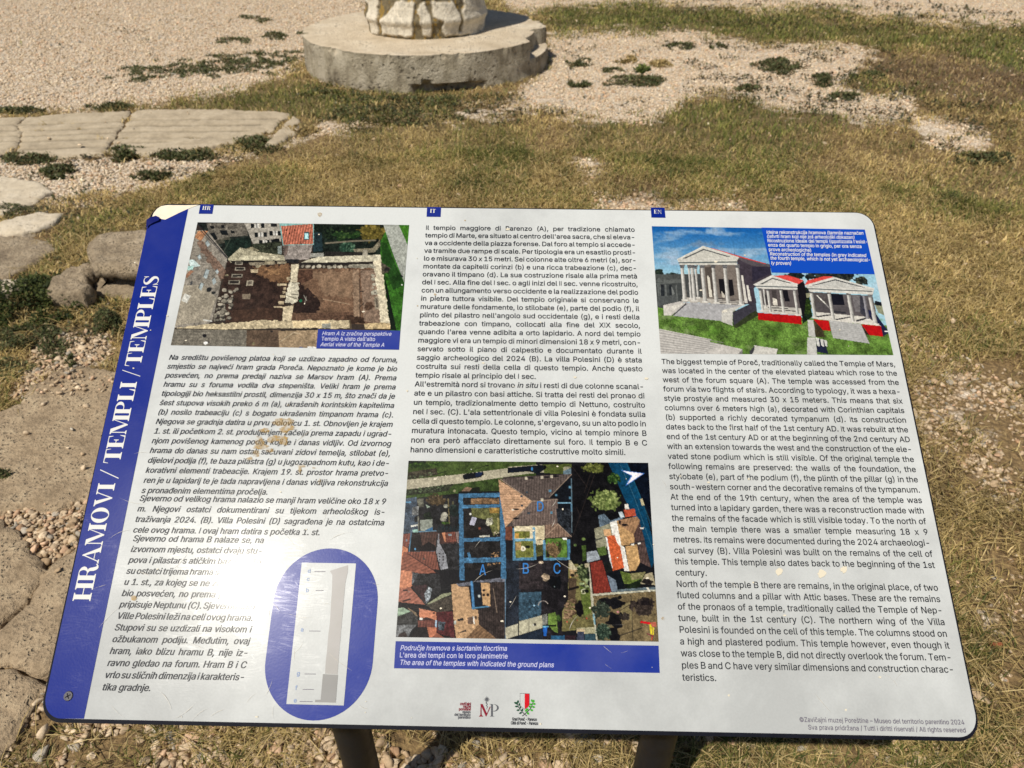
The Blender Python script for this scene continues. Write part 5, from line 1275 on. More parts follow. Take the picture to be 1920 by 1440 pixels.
# lower right: allotment, playground
M.view((980, 1040), 7.385)
M.poly([(-20, 90), (640, 70), (640, 620), (540, 780), (540, 1180), (-60, 1180)], (36, 33, 36), 0.4, 10); M.poly([(-60, 110), (250, 110), (280, 470), (-60, 480)], (52, 46, 48), 0.3); M.poly([(-60, 520), (250, 510), (250, 840), (60, 900), (-60, 910)], (52, 76, 92), 0.3); M.oval((440, 380), 90, 110, (16, 18, 22), 0.3); M.oval((432, 440), 10, 14, (150, 170, 170)); M.oval((310, 310), 56, 60, (150, 132, 110), 0.4); M.oval((250, 105), 50, 18, (180, 160, 136), 0.4)
for k in range(18):
    t = math.pi * (1.02 - k / 18 * 0.95); M.oval((275 + 66 * math.cos(t), 695 - 58 * math.sin(t)), 9, 9, (170, 158, 148), 0.1)
for a in (0.5, 1.2, 2.6, 3.7, 5.4): M.line([(150, 700), (150 + 76 * math.cos(a), 700 + 90 * math.sin(a))], 7, (26, 34, 42))
M.oval((150, 700), 16, 16, (140, 180, 206)); M.poly([(-60, 920), (80, 885), (260, 835), (262, 1010), (-60, 1110)], (168, 164, 140), 0.08); M.line([(80, 890), (76, 1080)], 7, (90, 88, 78)); M.oval((160, 962), 26, 20, (36, 36, 38)); M.oval((140, 972), 14, 12, (214, 212, 204)); M.poly([(262, 830), (330, 815), (335, 960), (264, 970)], (116, 118, 112), 0.2); M.poly([(-60, 1115), (262, 1015), (270, 1190), (-60, 1180)], (34, 44, 58), 0.2)
M.poly([(340, 815), (440, 795), (470, 860), (475, 1080), (420, 1060), (345, 965)], (98, 124, 56), 0.22); M.poly([(345, 970), (450, 965), (450, 990), (350, 990)], (28, 34, 24)); M.leaves((490, 880), 34, 60, 16, 14, (50, 70, 34), (96, 120, 62)); M.poly([(268, 985), (335, 980), (320, 1120), (282, 1125)], (30, 92, 176), 0.1); M.poly([(265, 985), (350, 980), (350, 1000), (268, 1005)], (96, 160, 186)); M.poly([(380, 1120), (570, 1115), (575, 1190), (390, 1190)], (40, 84, 116), 0.2); M.poly([(575, 1115), (720, 1110), (720, 1190), (575, 1190)], (52, 36, 42), 0.2)
M.poly([(625, 120), (760, 130), (960, 560), (960, 860), (1000, 1010), (540, 1060), (540, 780), (620, 620)], (112, 108, 66), 0.2, 8); M.poly([(630, 310), (740, 330), (720, 620), (620, 640)], (84, 70, 54), 0.2); M.poly([(780, 430), (920, 440), (940, 800), (830, 860), (800, 620)], (92, 106, 50), 0.2, 8); M.line([(640, 480), (755, 445)], 34, (28, 24, 24)); M.poly([(630, 75), (660, 80), (720, 170), (900, 110), (910, 170), (640, 240)], (170, 160, 132), 0.2); M.poly([(640, 200), (740, 210), (760, 310), (640, 300)], (140, 118, 84), 0.3); M.oval((680, 285), 30, 26, (40, 34, 30)); M.oval((652, 310), 14, 16, (206, 160, 60))
M.leaves((820, 250), 86, 120, 40, 20, (44, 54, 34), (150, 164, 110)); M.stones([(770, 330), (910, 330), (910, 470), (790, 470)], 12, 26, (132, 146, 104)); M.poly([(800, 480), (860, 470), (865, 540), (805, 545)], (172, 172, 140)); M.poly([(812, 488), (846, 484), (850, 528), (816, 532)], (60, 66, 46)); M.oval((880, 500), 36, 34, (26, 30, 24), 0.3)
M.stones([(600, 640), (720, 600), (740, 860), (560, 910), (560, 800)], 70, 22, (132, 108, 84), (60, 46, 36)); M.oval((775, 740), 62, 120, (26, 22, 24), 0.25); M.poly([(545, 900), (960, 830), (990, 1000), (740, 1010), (530, 1060)], (104, 98, 62), 0.2)
for x, y in ((605, 925), (745, 905), (878, 880)): M.oval((x, y), 10, 16, (200, 70, 60), 0.05)
M.poly([(740, 1010), (990, 1000), (1000, 1090), (850, 1090), (745, 1060)], (150, 146, 116), 0.14); M.poly([(735, 1020), (845, 1020), (850, 1090), (740, 1080)], (178, 160, 126)); M.poly([(750, 1060), (840, 1060), (840, 1190), (740, 1190)], (60, 66, 84), 0.15); M.poly([(850, 1095), (1000, 1090), (1030, 1190), (850, 1190)], (52, 76, 86), 0.15)
M.poly([(905, 110), (940, 115), (975, 540), (1840, 470), (1840, 500), (965, 570), (1000, 960), (1030, 1190), (1010, 1190), (965, 880), (930, 560)], (172, 170, 150), 0.12); M.poly([(960, 820), (985, 815), (1000, 960), (980, 960)], (120, 160, 170))
M.poly([(915, 115), (1090, 75), (1220, 515), (975, 540)], (122, 50, 40), 0.14, 4, 1, (0.2, 5, 0.06)); M.line([(920, 120), (968, 535)], 16, (52, 30, 30)); M.poly([(1160, 280), (1280, 350), (1310, 500), (1225, 510)], (104, 116, 130), 0.14); M.poly([(1100, 100), (1210, 110), (1240, 210), (1150, 250)], (30, 34, 32), 0.3); M.poly([(1160, 260), (1340, 225), (1400, 400), (1380, 480), (1310, 480), (1280, 350)], (22, 26, 32), 0.25)
M.poly([(1340, 225), (1480, 260), (1690, 240), (1620, 400), (1400, 405)], (92, 108, 50), 0.28, 6); M.poly([(1480, 260), (1700, 235), (1640, 330), (1500, 350)], (128, 124, 84), 0.2); M.poly([(1390, 440), (1480, 400), (1640, 330), (1620, 440), (1500, 480)], (32, 42, 28), 0.35); M.poly([(1690, 270), (1790, 240), (1835, 420), (1620, 400)], (156, 146, 118), 0.15); M.oval((1720, 370), 80, 44, (40, 36, 36), 0.3); M.poly([(1310, 480), (1840, 440), (1840, 480), (1230, 520)], (90, 104, 110), 0.2); M.poly([(1700, 450), (1735, 450), (1765, 515), (1740, 515)], (210, 206, 190))
M.poly([(965, 575), (1850, 500), (1880, 1205), (1040, 1190)], (112, 98, 70), 0.22, 11); M.poly([(1480, 550), (1500, 550), (1530, 1190), (1515, 1190)], (84, 76, 58)); M.poly([(1330, 690), (1490, 650), (1510, 900), (1380, 900)], (130, 120, 84), 0.15, 8, 0.7)
for c, rx, ry in (((1240, 650), 170, 80), ((1280, 900), 130, 100), ((1250, 1080), 110, 90)): M.oval(c, rx, ry, (22, 22, 26), 0.3, 0.95, 0.5, 6)
M.leaves((1080, 760), 120, 110, 80, 16, (44, 52, 44), (104, 116, 98)); M.leaves((1110, 1060), 120, 120, 90, 16, (40, 54, 46), (108, 128, 104)); M.leaves((1660, 720), 170, 130, 120, 12, (56, 48, 44), (104, 92, 78)); M.oval((1700, 650), 110, 60, (26, 22, 26), 0.4, 0.7, 0.5, 5)
M.leaves((1400, 860), 80, 60, 40, 10, (54, 48, 44), (110, 100, 90)); M.oval((1310, 790), 20, 16, (190, 120, 130)); M.line([(1330, 780), (1470, 690)], 6, (40, 34, 34)); M.line([(1330, 1120), (1650, 1010)], 12, (34, 32, 34), 0.8); M.line([(1180, 970), (1400, 965)], 4, (150, 150, 150), 0.5)
M.poly([(1625, 912), (1765, 935), (1765, 965), (1622, 940)], (206, 24, 36), 0.05); M.poly([(1745, 960), (1775, 962), (1790, 1100), (1765, 1100)], (214, 196, 40), 0.05); M.poly([(1790, 1000), (1812, 1005), (1812, 1100), (1792, 1110)], (206, 186, 50), 0.05); M.poly([(1760, 935), (1840, 930), (1845, 990), (1790, 1000)], (190, 100, 80), 0.1); M.line([(1790, 1110), (1780, 1175)], 12, (190, 60, 50)); M.line([(1720, 1090), (1800, 1130)], 14, (120, 50, 66))
pm = bpart('ground_plan_photograph', M.build('ground_plan_photograph'), mat=M_picture)
for s, x0, x1, y, o_, sc in (('A', 635, 680, 277, (720, 1000), 3.556), ('B', 925, 966, 268, (720, 1000), 3.556), ('C', 1130, 1177, 268, (720, 1000), 3.556), ('D', 1020, 1064, 991, (720, 680), 3.556)):
    (u0, v0), (u1, v1) = UV(view(o_, sc, [(x0, y), (x1, y)])); sz = 0.0115 / ty.cap
    V_, T_, ad = ty.glyph(s); wd = V_[:, 0].max() - V_[:, 0].min()
    xs = (u1 - u0) / (wd * sz); tm = TextMesh(); tm.line(ty, s, u0 - V_[:, 0].min() * sz * xs, v0, sz, xs)
    bpart('plan_letter', tm.mesh(0.0009), parent=pm, mat=M_cyan)
Z5 = lambda x, y: (720 + x / 3.556, 1000 + y / 3.556)
cb = bpart('caption_strip', flat([[tuple(p) for p in UV([Z5(78, 719), Z5(1830, 749), Z5(1838, 931), Z5(67, 900)])]], 0.0006), mat=M_caption)
bpart('caption_text', fitted(ty, [('Područje hramova s iscrtanim tlocrtima', Z5(107, 779), Z5(820, 783), 0.2), ("L'area dei templi con le loro planimetrie", Z5(103, 827), Z5(826, 835), 0), ('The area of the temples with indicated the ground plans', Z5(103, 876), Z5(1132, 893), 0.2)], SIZE * 0.74, 0.0009), parent=cb, mat=M_pale)
# ------------------------------------------------------------------ what grows and lies where, drawn as a map of the ground
ZW, ZH, ZS = 520, 400, 4.0                       # map cells of 4 photo px, from (-80, -80)
zy, zx = np.mgrid[0:ZH, 0:ZW]
zx = zx * ZS - 80 + 2; zy = zy * ZS - 80 + 2
ZONE = {k: np.zeros((ZH, ZW)) for k in ('gravel', 'green', 'brown', 'bare')}
def zone(kind, pts, w=1.0):
    m = inside(zx + 26 * (fbm(zx / 40, zy / 22, 3, 3) - 0.5), zy + 16 * (fbm(zx / 40, zy / 22, 9, 3) - 0.5), pts)
    ZONE[kind] = np.where(m, w, ZONE[kind])
    if kind == 'gravel' and w > 0.8:
        for o in ('green', 'brown'): ZONE[o] = np.where(m, 0, ZONE[o])
    if kind in ('green', 'brown') and w > 0.3: ZONE['gravel'] = np.where(m, ZONE['gravel'] * (1 - w), ZONE['gravel'])
zone('gravel', [(-90, -90), (690, -90), (690, 40), (590, 85), (560, 130), (480, 165), (300, 200), (-90, 222)])
zone('gravel', [(-90, 280), (240, 300), (420, 290), (490, 270), (560, 245), (650, 205), (600, 262), (430, 305), (330, 345), (240, 360), (150, 385), (60, 410), (-90, 430)])
zone('gravel', [(1025, 40), (1280, 62), (1400, 82), (1640, 95), (1700, 110), (1560, 165), (1730, 188), (1690, 232), (1600, 236), (1480, 216), (1400, 190), (1300, 178), (1265, 215), (1200, 235), (1100, 232), (1000, 205), (960, 180), (1035, 130)])
zone('gravel', [(880, -90), (2100, -90), (2100, 46), (1840, 45), (1660, 34), (1560, 14), (1440, 24), (1250, 12), (1200, 6), (1040, 16), (960, 28)])
zone('gravel', [(1715, 215), (1800, 228), (1868, 262), (1850, 296), (1780, 285), (1740, 270), (1700, 240)], 0.8)
zone('gravel', [(1075, 285), (1130, 300), (1140, 345), (1090, 352)], 0.6)
zone('gravel', [(1120, 365), (1260, 360), (1420, 385), (1400, 420), (1120, 420)], 0.7)
zone('gravel', [(90, 600), (220, 618), (214, 700), (150, 690), (60, 740), (30, 770), (20, 740)], 1.0)
zone('gravel', [(-90, 920), (200, 930), (190, 1060), (110, 1120), (40, 1040), (-90, 980)], 1.0)
zone('gravel', [(-90, 1230), (160, 1240), (150, 1300), (70, 1420), (20, 1480), (-90, 1440)], 0.9)
zone('gravel', [(30, 1330), (640, 1330), (600, 1600), (-40, 1600)], 0.56)
zone('gravel', [(640, 1330), (1400, 1330), (1500, 1600), (600, 1600)], 0.42)
zone('gravel', [(1640, 560), (1780, 660), (1960, 720), (1960, 960), (1780, 1000), (1700, 780)], 0.6)
zone('gravel', [(1700, 960), (1960, 950), (1960, 1600), (1400, 1600), (1500, 1340), (1800, 1300)], 0.3)
zone('gravel', [(-90, 430), (130, 380), (200, 395), (110, 470), (-90, 560)], 0.4)
zone('bare', [(-90, 940), (200, 935), (180, 985), (-90, 975)], 0.8)
zone('gravel', [(540, 262), (600, 238), (650, 215), (760, 202), (900, 200), (1040, 186), (1050, 212), (880, 232), (720, 246), (610, 264)], 0.8)
zone('gravel', [(1690, 130), (1960, 60), (1960, 92), (1800, 110)], 0.5)
zone('green', [(1030, 14), (1200, 6), (1400, 18), (1450, 26), (1560, 16), (1640, 32), (1760, 44), (2000, 52), (2000, 118), (1800, 88), (1700, 74), (1560, 84), (1400, 78), (1330, 62), (1270, 62), (1040, 72)], 0.8)
zone('green', [(310, 188), (430, 172), (560, 162), (640, 190), (760, 200), (860, 195), (840, 226), (640, 232), (540, 215), (420, 205)], 0.75)
zone('green', [(640, 250), (820, 225), (1000, 240), (1000, 330), (860, 360), (660, 330)], 0.5)
zone('green', [(1060, 235), (1240, 215), (1320, 175), (1480, 210), (1560, 260), (1500, 330), (1240, 330), (1080, 290)], 0.5)
zone('green', [(1780, 88), (2000, 100), (2000, 150), (1860, 130)], 0.7)
zone('green', [(150, 395), (280, 380), (280, 420), (180, 440), (110, 490), (60, 520), (60, 490)], 0.55)
zone('green', [(60, 560), (220, 555), (230, 640), (120, 640)], 0.4)
zone('green', [(1700, 330), (1960, 330), (1960, 420), (1760, 400)], 0.4)
zone('brown', [(1600, 130), (1660, 108), (1760, 108), (2000, 128), (2000, 196), (1850, 205), (1780, 185), (1690, 160)], 0.85)
zone('brown', [(1500, 205), (1560, 205), (1620, 222), (1560, 232), (1500, 222)], 0.8)
zone('brown', [(1130, 330), (1260, 330), (1260, 372), (1140, 385)], 0.5)
zone('brown', [(1700, 860), (1800, 850), (1810, 950), (1720, 950)], 0.5)
zone('brown', [(60, 380), (150, 400), (140, 460), (100, 470)], 0.5)
def blur(a, n):
    k = np.ones(2 * n + 1) / (2 * n + 1)
    for ax in (0, 1):
        p = np.pad(a, [(n, n) if i == ax else (0, 0) for i in (0, 1)], mode='edge')
        a = np.apply_along_axis(lambda r: np.convolve(r, k, 'valid'), ax, p)
    return a
for k in ZONE: ZONE[k] = blur(ZONE[k], 4)
def zones_at(X, Y):
    """zone weights at ground points"""
    P = np.stack([X, Y, np.zeros_like(X)], -1)
    px, py, w = project(P)
    ok = w > 0.3
    ix = np.clip((np.where(ok, px, 960) + 80) / ZS, 0, ZW - 1.001); iy = np.clip((np.where(ok, py, 1500) + 80) / ZS, 0, ZH - 1.001)
    x0 = ix.astype(int); y0 = iy.astype(int); fx = ix - x0; fy = iy - y0
    out = {}
    for k, a in ZONE.items():
        out[k] = (a[y0, x0] * (1 - fx) + a[y0, x0 + 1] * fx) * (1 - fy) + (a[y0 + 1, x0] * (1 - fx) + a[y0 + 1, x0 + 1] * fx) * fy
    return out

def ground_z(X, Y):
    return 0.016 * (fbm(X * 1.7, Y * 1.7, 41, 3) - 0.5) + 0.008 * (fbm(X * 9, Y * 9, 47, 2) - 0.5)

def axis(lo, hi, step, far, side):
    a = list(np.arange(lo, hi, step)); s = step; v = a[-1]
    while v < far: s *= 1.35; v += s; a.append(v)
    s = step; v = a[0]; pre = []
    while v > side: s *= 1.35; v -= s; pre.append(v)
    return np.array(pre[::-1] + a)
gx = axis(-8.0, 8.0, 0.035, 400, -400); gy = axis(0.2, 13.8, 0.035, 500, -60)
GX, GY = np.meshgrid(gx, gy)
z = zones_at(GX.ravel(), GY.ravel())
GZ = ground_z(GX.ravel(), GY.ravel()) * np.clip(1.5 - np.hypot(GX.ravel(), GY.ravel()) / 30, 0, 1)
i = (np.arange(len(gy) - 1)[:, None] * len(gx) + np.arange(len(gx) - 1)[None, :]).ravel()
zc = np.column_stack([z['gravel'] * np.interp(np.hypot(GX.ravel(), GY.ravel()), (2.4, 4.2), (0.42, 1.0)), z['green'], z['brown']])
ground_me = raw_mesh('ground', np.column_stack([GX.ravel(), GY.ravel(), GZ]), np.column_stack([i, i + 1, i + 1 + len(gx), i + len(gx)]), zc, True)
def ground_material():
    t = NT('gravel_and_dry_soil')
    pos = t.n('ShaderNodeNewGeometry').outputs['Position']
    at = t.n('ShaderNodeSeparateColor'); t.set(at.inputs[0], t.n('ShaderNodeAttribute', attribute_name='Col').outputs['Color'])
    n1 = t.noise(pos, 6.0, 8.0, 0.72).outputs[0]
    g = t.math('ADD', at.outputs[0], t.math('MULTIPLY', t.math('SUBTRACT', n1, 0.5), 2.6))
    g = t.rng(g, 0.42, 0.58, 0.0, 1.0)
    v = t.n('ShaderNodeTexVoronoi', feature='F1'); t.set(v.inputs['Vector'], t.mix(0.012, pos, t.noise(pos, 40.0, 2.0).outputs[1])); v.inputs['Scale'].default_value = 62.0
    v.inputs['Randomness'].default_value = 1.0
    cid = t.n('ShaderNodeSeparateColor'); t.set(cid.inputs[0], v.outputs['Color'])
    big = t.noise(pos, 1.1, 3.0, 0.6).outputs[0]
    stone = t.ramp(cid.outputs[0], [(0.0, (0.46, 0.35, 0.24)), (0.25, (0.68, 0.55, 0.41)), (0.6, (0.79, 0.67, 0.53)), (1.0, (0.88, 0.78, 0.65))])
    stone = t.mix(t.rng(big, 0.35, 0.7, 0.0, 0.25), stone, (0.52, 0.40, 0.28))
    gap = t.rng(v.outputs['Distance'], 0.34, 0.66, 0.0, 0.6)
    stone = t.mix(gap, stone, (0.30, 0.23, 0.15))
    n2 = t.noise(pos, 55.0, 5.0, 0.7).outputs[0]
    soil = t.ramp(n2, [(0.30, (0.060, 0.038, 0.017)), (0.5, (0.20, 0.13, 0.056)), (0.70, (0.42, 0.29, 0.13))])
    soil = t.mix(t.math('MULTIPLY', at.outputs[2], 0.75), soil, t.ramp(n2, [(0.3, (0.045, 0.030, 0.018)), (0.7, (0.15, 0.10, 0.055))]))
    soil = t.mix(t.math('MULTIPLY', at.outputs[1], 0.55), soil, t.ramp(n2, [(0.3, (0.03, 0.034, 0.014)), (0.7, (0.14, 0.14, 0.05))]))
    h = t.mix(g, n2, t.math('SUBTRACT', 1.0, v.outputs['Distance']))
    t.bsdf(Base_Color=t.mix(g, soil, stone), Roughness=0.9, Normal=t.bump(h, 0.9, 0.014))
    return t.m
gob = tag(link('ground', ground_me, None, ground_material()), kind='structure')

# ------------------------------------------------------------------ stone material with vertex tint
def stone_material(name, lo, mid, hi, scale=9.0, bump=0.5, bdist=0.010, pits=0.5, tint=False):
    t = NT(name)
    tc = t.n('ShaderNodeNewGeometry').outputs['Position']
    a = t.noise(tc, scale, 6.0, 0.65).outputs[0]; b = t.noise(tc, scale * 7, 4.0, 0.7).outputs[0]
    c = t.ramp(t.math('ADD', t.math('MULTIPLY', a, 0.6), t.math('MULTIPLY', b, 0.4)), [(0.32, lo), (0.5, mid), (0.68, hi)])
    v = t.n('ShaderNodeTexVoronoi', feature='F1'); t.set(v.inputs['Vector'], t.mix(0.05, tc, t.noise(tc, 20.0, 3.0).outputs[1])); v.inputs['Scale'].default_value = scale * 8
    pit = t.math('MULTIPLY', t.rng(v.outputs[0], 0.12, 0.34, 1.0, 0.0), t.rng(a, 0.42, 0.6, 0.0, 1.0))
    c = t.mix(t.math('MULTIPLY', pit, pits), c, tuple(np.array(lo) * 0.5))
    if tint: c = t.mix(1.0, c, t.n('ShaderNodeAttribute', attribute_name='Col').outputs['Color'], 'MULTIPLY')
    h = t.math('SUBTRACT', t.math('ADD', t.math('MULTIPLY', a, 0.5), t.math('MULTIPLY', b, 0.5)), t.math('MULTIPLY', pit, 0.5))
    t.bsdf(Base_Color=c, Roughness=0.88, Normal=t.bump(h, bump, bdist))
    return t.m
M_slab = stone_material('weathered_limestone', (0.17, 0.12, 0.07), (0.38, 0.285, 0.18), (0.54, 0.43, 0.28), 10.0, 1.0, 0.022, 0.45)
M_pave = stone_material('grooved_limestone', (0.26, 0.21, 0.145), (0.42, 0.345, 0.24), (0.53, 0.45, 0.335), 7.0, 0.4, 0.007, 0.3, tint=True)
M_pale = M_pale
M_palestone = stone_material('pale_limestone', (0.38, 0.31, 0.22), (0.55, 0.47, 0.35), (0.66, 0.58, 0.46), 7.0, 0.6, 0.010)
M_greystone = stone_material('grey_limestone', (0.12, 0.088, 0.055), (0.34, 0.265, 0.175), (0.54, 0.44, 0.31), 11.0, 1.0, 0.026, 0.5)

def slab(name, px, h, label, mat, cat='stone slab', group=None, step=0.011, rough=0.006, edge=0.014, jag=0.012, grooves=None, seed=1, profile=None, tilt=0.0, parent=None, base_z=-0.02, fine=0.009):
    px = np.array(px, float)
    P = on_ground(px[:, 0], px[:, 1], h)[:, :2]
    # resample the outline, roughen it
    out = []
    n = len(P)
    for i in range(n):
        a, b = P[i], P[(i + 1) % n]; m = max(1, int(np.linalg.norm(b - a) / step))
        for k in range(m): out.append(a + (b - a) * k / m)
    out = np.array(out)
    out = out + jag * 2 * np.column_stack([fbm(out[:, 0] * 14, out[:, 1] * 14, seed, 3) - 0.5, fbm(out[:, 0] * 14, out[:, 1] * 14, seed + 50, 3) - 0.5])
    out = out + jag * 0.9 * np.column_stack([fbm(out[:, 0] * 45, out[:, 1] * 45, seed + 80, 2) - 0.5, fbm(out[:, 0] * 45, out[:, 1] * 45, seed + 90, 2) - 0.5])
    if np.sum(out[:, 0] * np.roll(out[:, 1], -1) - np.roll(out[:, 0], -1) * out[:, 1]) < 0: out = out[::-1]
    lo, hi = out.min(0), out.max(0)
    X, Y = np.meshgrid(np.arange(lo[0], hi[0], step), np.arange(lo[1], hi[1], step))
    rs = np.random.RandomState(seed)
    X = X.ravel() + rs.uniform(-.3, .3, X.size) * step; Y = Y.ravel() + rs.uniform(-.3, .3, Y.size) * step
    ins = inside(X, Y, out); X, Y = X[ins], Y[ins]
    d = np.full(len(X), 9.0)
    for i in range(0, len(out)): d = np.minimum(d, np.hypot(X - out[i, 0], Y - out[i, 1]))
    k = d > step * 0.6; X, Y, d = X[k], Y[k], d[k]
    m = len(out)
    V2 = [Vector(p) for p in out] + [Vector((x, y)) for x, y in zip(X, Y)]
    r = delaunay_2d_cdt(V2, [(i, (i + 1) % m) for i in range(m)], [], 0, 1e-6)
    Q = np.array([(p.x, p.y) for p in r[0]]); T = np.array(r[2], np.int32)
    c = Q[T].mean(1); T = T[inside(c[:, 0], c[:, 1], out)]
    D = np.zeros(len(Q)); D[:] = 9
    for i in range(m): D = np.minimum(D, np.hypot(Q[:, 0] - out[i, 0], Q[:, 1] - out[i, 1]))
    Z = h + rough * 2 * (fbm(Q[:, 0] * 7, Q[:, 1] * 7, seed + 7, 4) - 0.5) + fine * (fbm(Q[:, 0] * 30, Q[:, 1] * 30, seed + 9, 3) - 0.5)
    Z -= np.clip(1 - D / edge, 0, 1) ** 2 * min(0.35 * h, 0.009)
    tint = np.ones(len(Q))
    if grooves:
        for a, b in grooves:
            ga, gb = on_ground(*a, h)[:2], on_ground(*b, h)[:2]
            gd = seg_dist(Q[:, 0], Q[:, 1] + 0.02 * (fbm(Q[:, 0] * 3, Q[:, 1] * 0.5, seed, 2) - 0.5), ga, gb)
            q = np.exp(-(gd / 0.0165) ** 2); Z -= q * 0.018; tint *= 1 - 0.85 * q * (0.5 + 0.4 * vnoise(Q[:, 0] * 6, Q[:, 1] * 6, seed + 3))
    # order the rim for the skirt: nearest CDT vertices of the outline
    idx = [int(np.argmin(np.hypot(Q[:, 0] - p[0], Q[:, 1] - p[1]))) for p in out]
    V = [np.column_stack([Q, Z])]; F = [T[:, ::1]]
    nv = len(Q); prev = np.array(idx)
    nrm = np.roll(out, -1, 0) - np.roll(out, 1, 0); nrm = np.column_stack([nrm[:, 1], -nrm[:, 0]]); nrm /= np.linalg.norm(nrm, axis=1)[:, None] + 1e-9
    quads = []
    for off, zz in (profile or [(0.004, h * 0.55), (0.006, base_z)]):
        jit = rough * 1.2 * (fbm(out[:, 0] * 20 + zz * 60, out[:, 1] * 20, seed + 21, 3) - 0.5)[:, None] * 2
        ring = out + nrm * (off + jit)
        V.append(np.column_stack([ring, np.full(m, zz)])); cur = np.arange(nv, nv + m); nv += m
        quads.append(np.column_stack([prev, cur, np.roll(cur, -1), np.roll(prev, -1)])); prev = cur
        tint = np.concatenate([tint, np.ones(m)])
    V = np.concatenate(V)
    # consistent upward winding
    a, b, c2 = V[T[:, 0]], V[T[:, 1]], V[T[:, 2]]
    cr = (b[:, 0] - a[:, 0]) * (c2[:, 1] - a[:, 1]) - (c2[:, 0] - a[:, 0]) * (b[:, 1] - a[:, 1])
    T[cr < 0] = T[cr < 0][:, ::-1]
    org = np.array([*out.mean(0), 0.0])
    me = raw_mesh(name, V - org, [T] + quads, np.column_stack([tint] * 3), False)
    o = link(name, me, parent, mat); o.location = org
    if label: tag(o, label, cat, group)
    return o

z4 = lambda pts: view((0, 180), 3.2, pts)
GR = 'slabs of the grooved stone paving strip'
slab('grooved_slab', z4([(-120, 128), (140, 122), (97, 165), (92, 192), (118, 210), (100, 292), (-10, 352), (-120, 358)]), 0.022, 'grooved paving slab at far left, cut off by the picture edge', M_pave, group=GR, seed=3, jag=0.020,
     grooves=[(tuple(z4([(-120, y)])[0]), tuple(z4([(100, y - 8)])[0])) for y in (175, 208, 240, 275)])
slab('grooved_slab', z4([(152, 128), (430, 102), (600, 94), (788, 86), (700, 208), (640, 290), (622, 344), (450, 356), (350, 366), (112, 354), (118, 290), (128, 205), (108, 165)]), 0.022, 'long grooved paving slab between the two dark cracks', M_pave, group=GR, seed=5, jag=0.020,
     grooves=[(tuple(z4([(110, y)])[0]), tuple(z4([(760, y - 26)])[0])) for y in (172, 208, 240, 272, 318)])
slab('grooved_slab', z4([(818, 80), (1200, 74), (1520, 82), (1735, 100), (1640, 190), (1480, 250), (1350, 282), (1100, 322), (830, 344), (648, 326), (712, 222)]), 0.022, 'widest grooved paving slab right of the diagonal crack, faded towards its right end', M_pave, group=GR, seed=8, jag=0.020,
     grooves=[(tuple(z4([(a, y)])[0]), tuple(z4([(b, y2)])[0])) for a, y, b, y2 in ((760, 142, 1660, 134), (750, 178, 1560, 170), (720, 212, 1480, 206), (700, 246, 1200, 244), (680, 280, 1000, 276), (650, 306, 900, 304))])
slab('grooved_slab', z4([(1765, 108), (1802, 150), (1792, 208), (1642, 288), (1580, 296), (1622, 252)]), 0.028, 'small plain triangular slab sliver at the right end of the grooved strip', M_pave, group=GR, seed=11)

FS = 'worn paving stones on the left'
slab('paving_stone', [(-60, 322), (0, 328), (75, 340), (96, 356), (56, 382), (0, 402), (-60, 412)], 0.025, 'pale smooth paving stone at the left edge below the grooved strip', M_palestone, group=FS, seed=13)
slab('paving_stone', [(-60, 425), (0, 416), (33, 407), (67, 395), (117, 396), (107, 414), (70, 431), (42, 436), (0, 434), (-60, 440)], 0.03, 'thin pale pitted paving stone strewn with gravel at the left edge', M_palestone, group=FS, seed=15, rough=0.012)
slab('paving_stone', [(-60, 444), (0, 441), (50, 442), (93, 453), (108, 465), (80, 481), (55, 498), (17, 514), (0, 519), (-60, 524)], 0.024, 'grey pitted paving stone left of the broken moulded block', M_greystone, group=FS, seed=17, rough=0.010)
slab('paving_stone', [(-60, 524), (0, 522), (55, 519), (40, 538), (12, 553), (-60, 566)], 0.03, 'small pale paving stone just behind the low green shrub', M_palestone, group=FS, seed=19)
slab('paving_stone', [(-80, 782), (0, 770), (36, 756), (56, 718), (100, 696), (150, 684), (215, 690), (330, 690), (300, 935), (165, 938), (100, 950), (40, 946), (0, 950), (-80, 955)], 0.024, 'largest flat paving stone beside the middle of the blue band', M_slab, group=FS, seed=23, rough=0.005, jag=0.022)
slab('paving_stone', [(-80, 968), (0, 972), (20, 985), (45, 1010), (56, 1030), (70, 1046), (86, 1060), (70, 1080), (52, 1102), (-8, 1172), (-80, 1220)], 0.022, 'worn paving stone above the diagonal gravel crack at the left edge', M_slab, group=FS, seed=27, rough=0.005, jag=0.024, fine=0.014)
slab('paving_stone', [(160, 1008), (132, 1030), (102, 1056), (76, 1088), (42, 1132), (-6, 1190), (-80, 1240), (-80, 1238), (0, 1243), (50, 1252), (90, 1253), (200, 1262), (240, 1010)], 0.024, 'brown paving stone below the diagonal gravel crack, partly under the board', M_slab, group=FS, seed=29, rough=0.005, jag=0.022, fine=0.014)
slab('paving_stone', [(-80, 1258), (0, 1262), (25, 1258), (55, 1266), (80, 1288), (60, 1330), (38, 1362), (8, 1404), (-20, 1440), (-80, 1450)], 0.022, 'lowest paving stone, by the bottom left corner of the board', M_slab, group=FS, seed=31, rough=0.005, jag=0.026, fine=0.014)
slab('moulded_block', [(164, 466), (170, 452), (187, 438), (208, 433), (275, 430), (420, 428), (420, 500), (257, 497), (173, 495)], 0.15, 'broken moulded stone block with a stepped front, half hidden by the blue band', M_greystone, 'stone block', seed=33, rough=0.007, jag=0.010, fine=0.020,
     profile=[(0.006, 0.142), (0.008, 0.088), (-0.01, 0.080), (-0.055, 0.070), (-0.055, 0.044), (0.015, 0.036), (0.04, 0.02), (0.045, -0.02)])
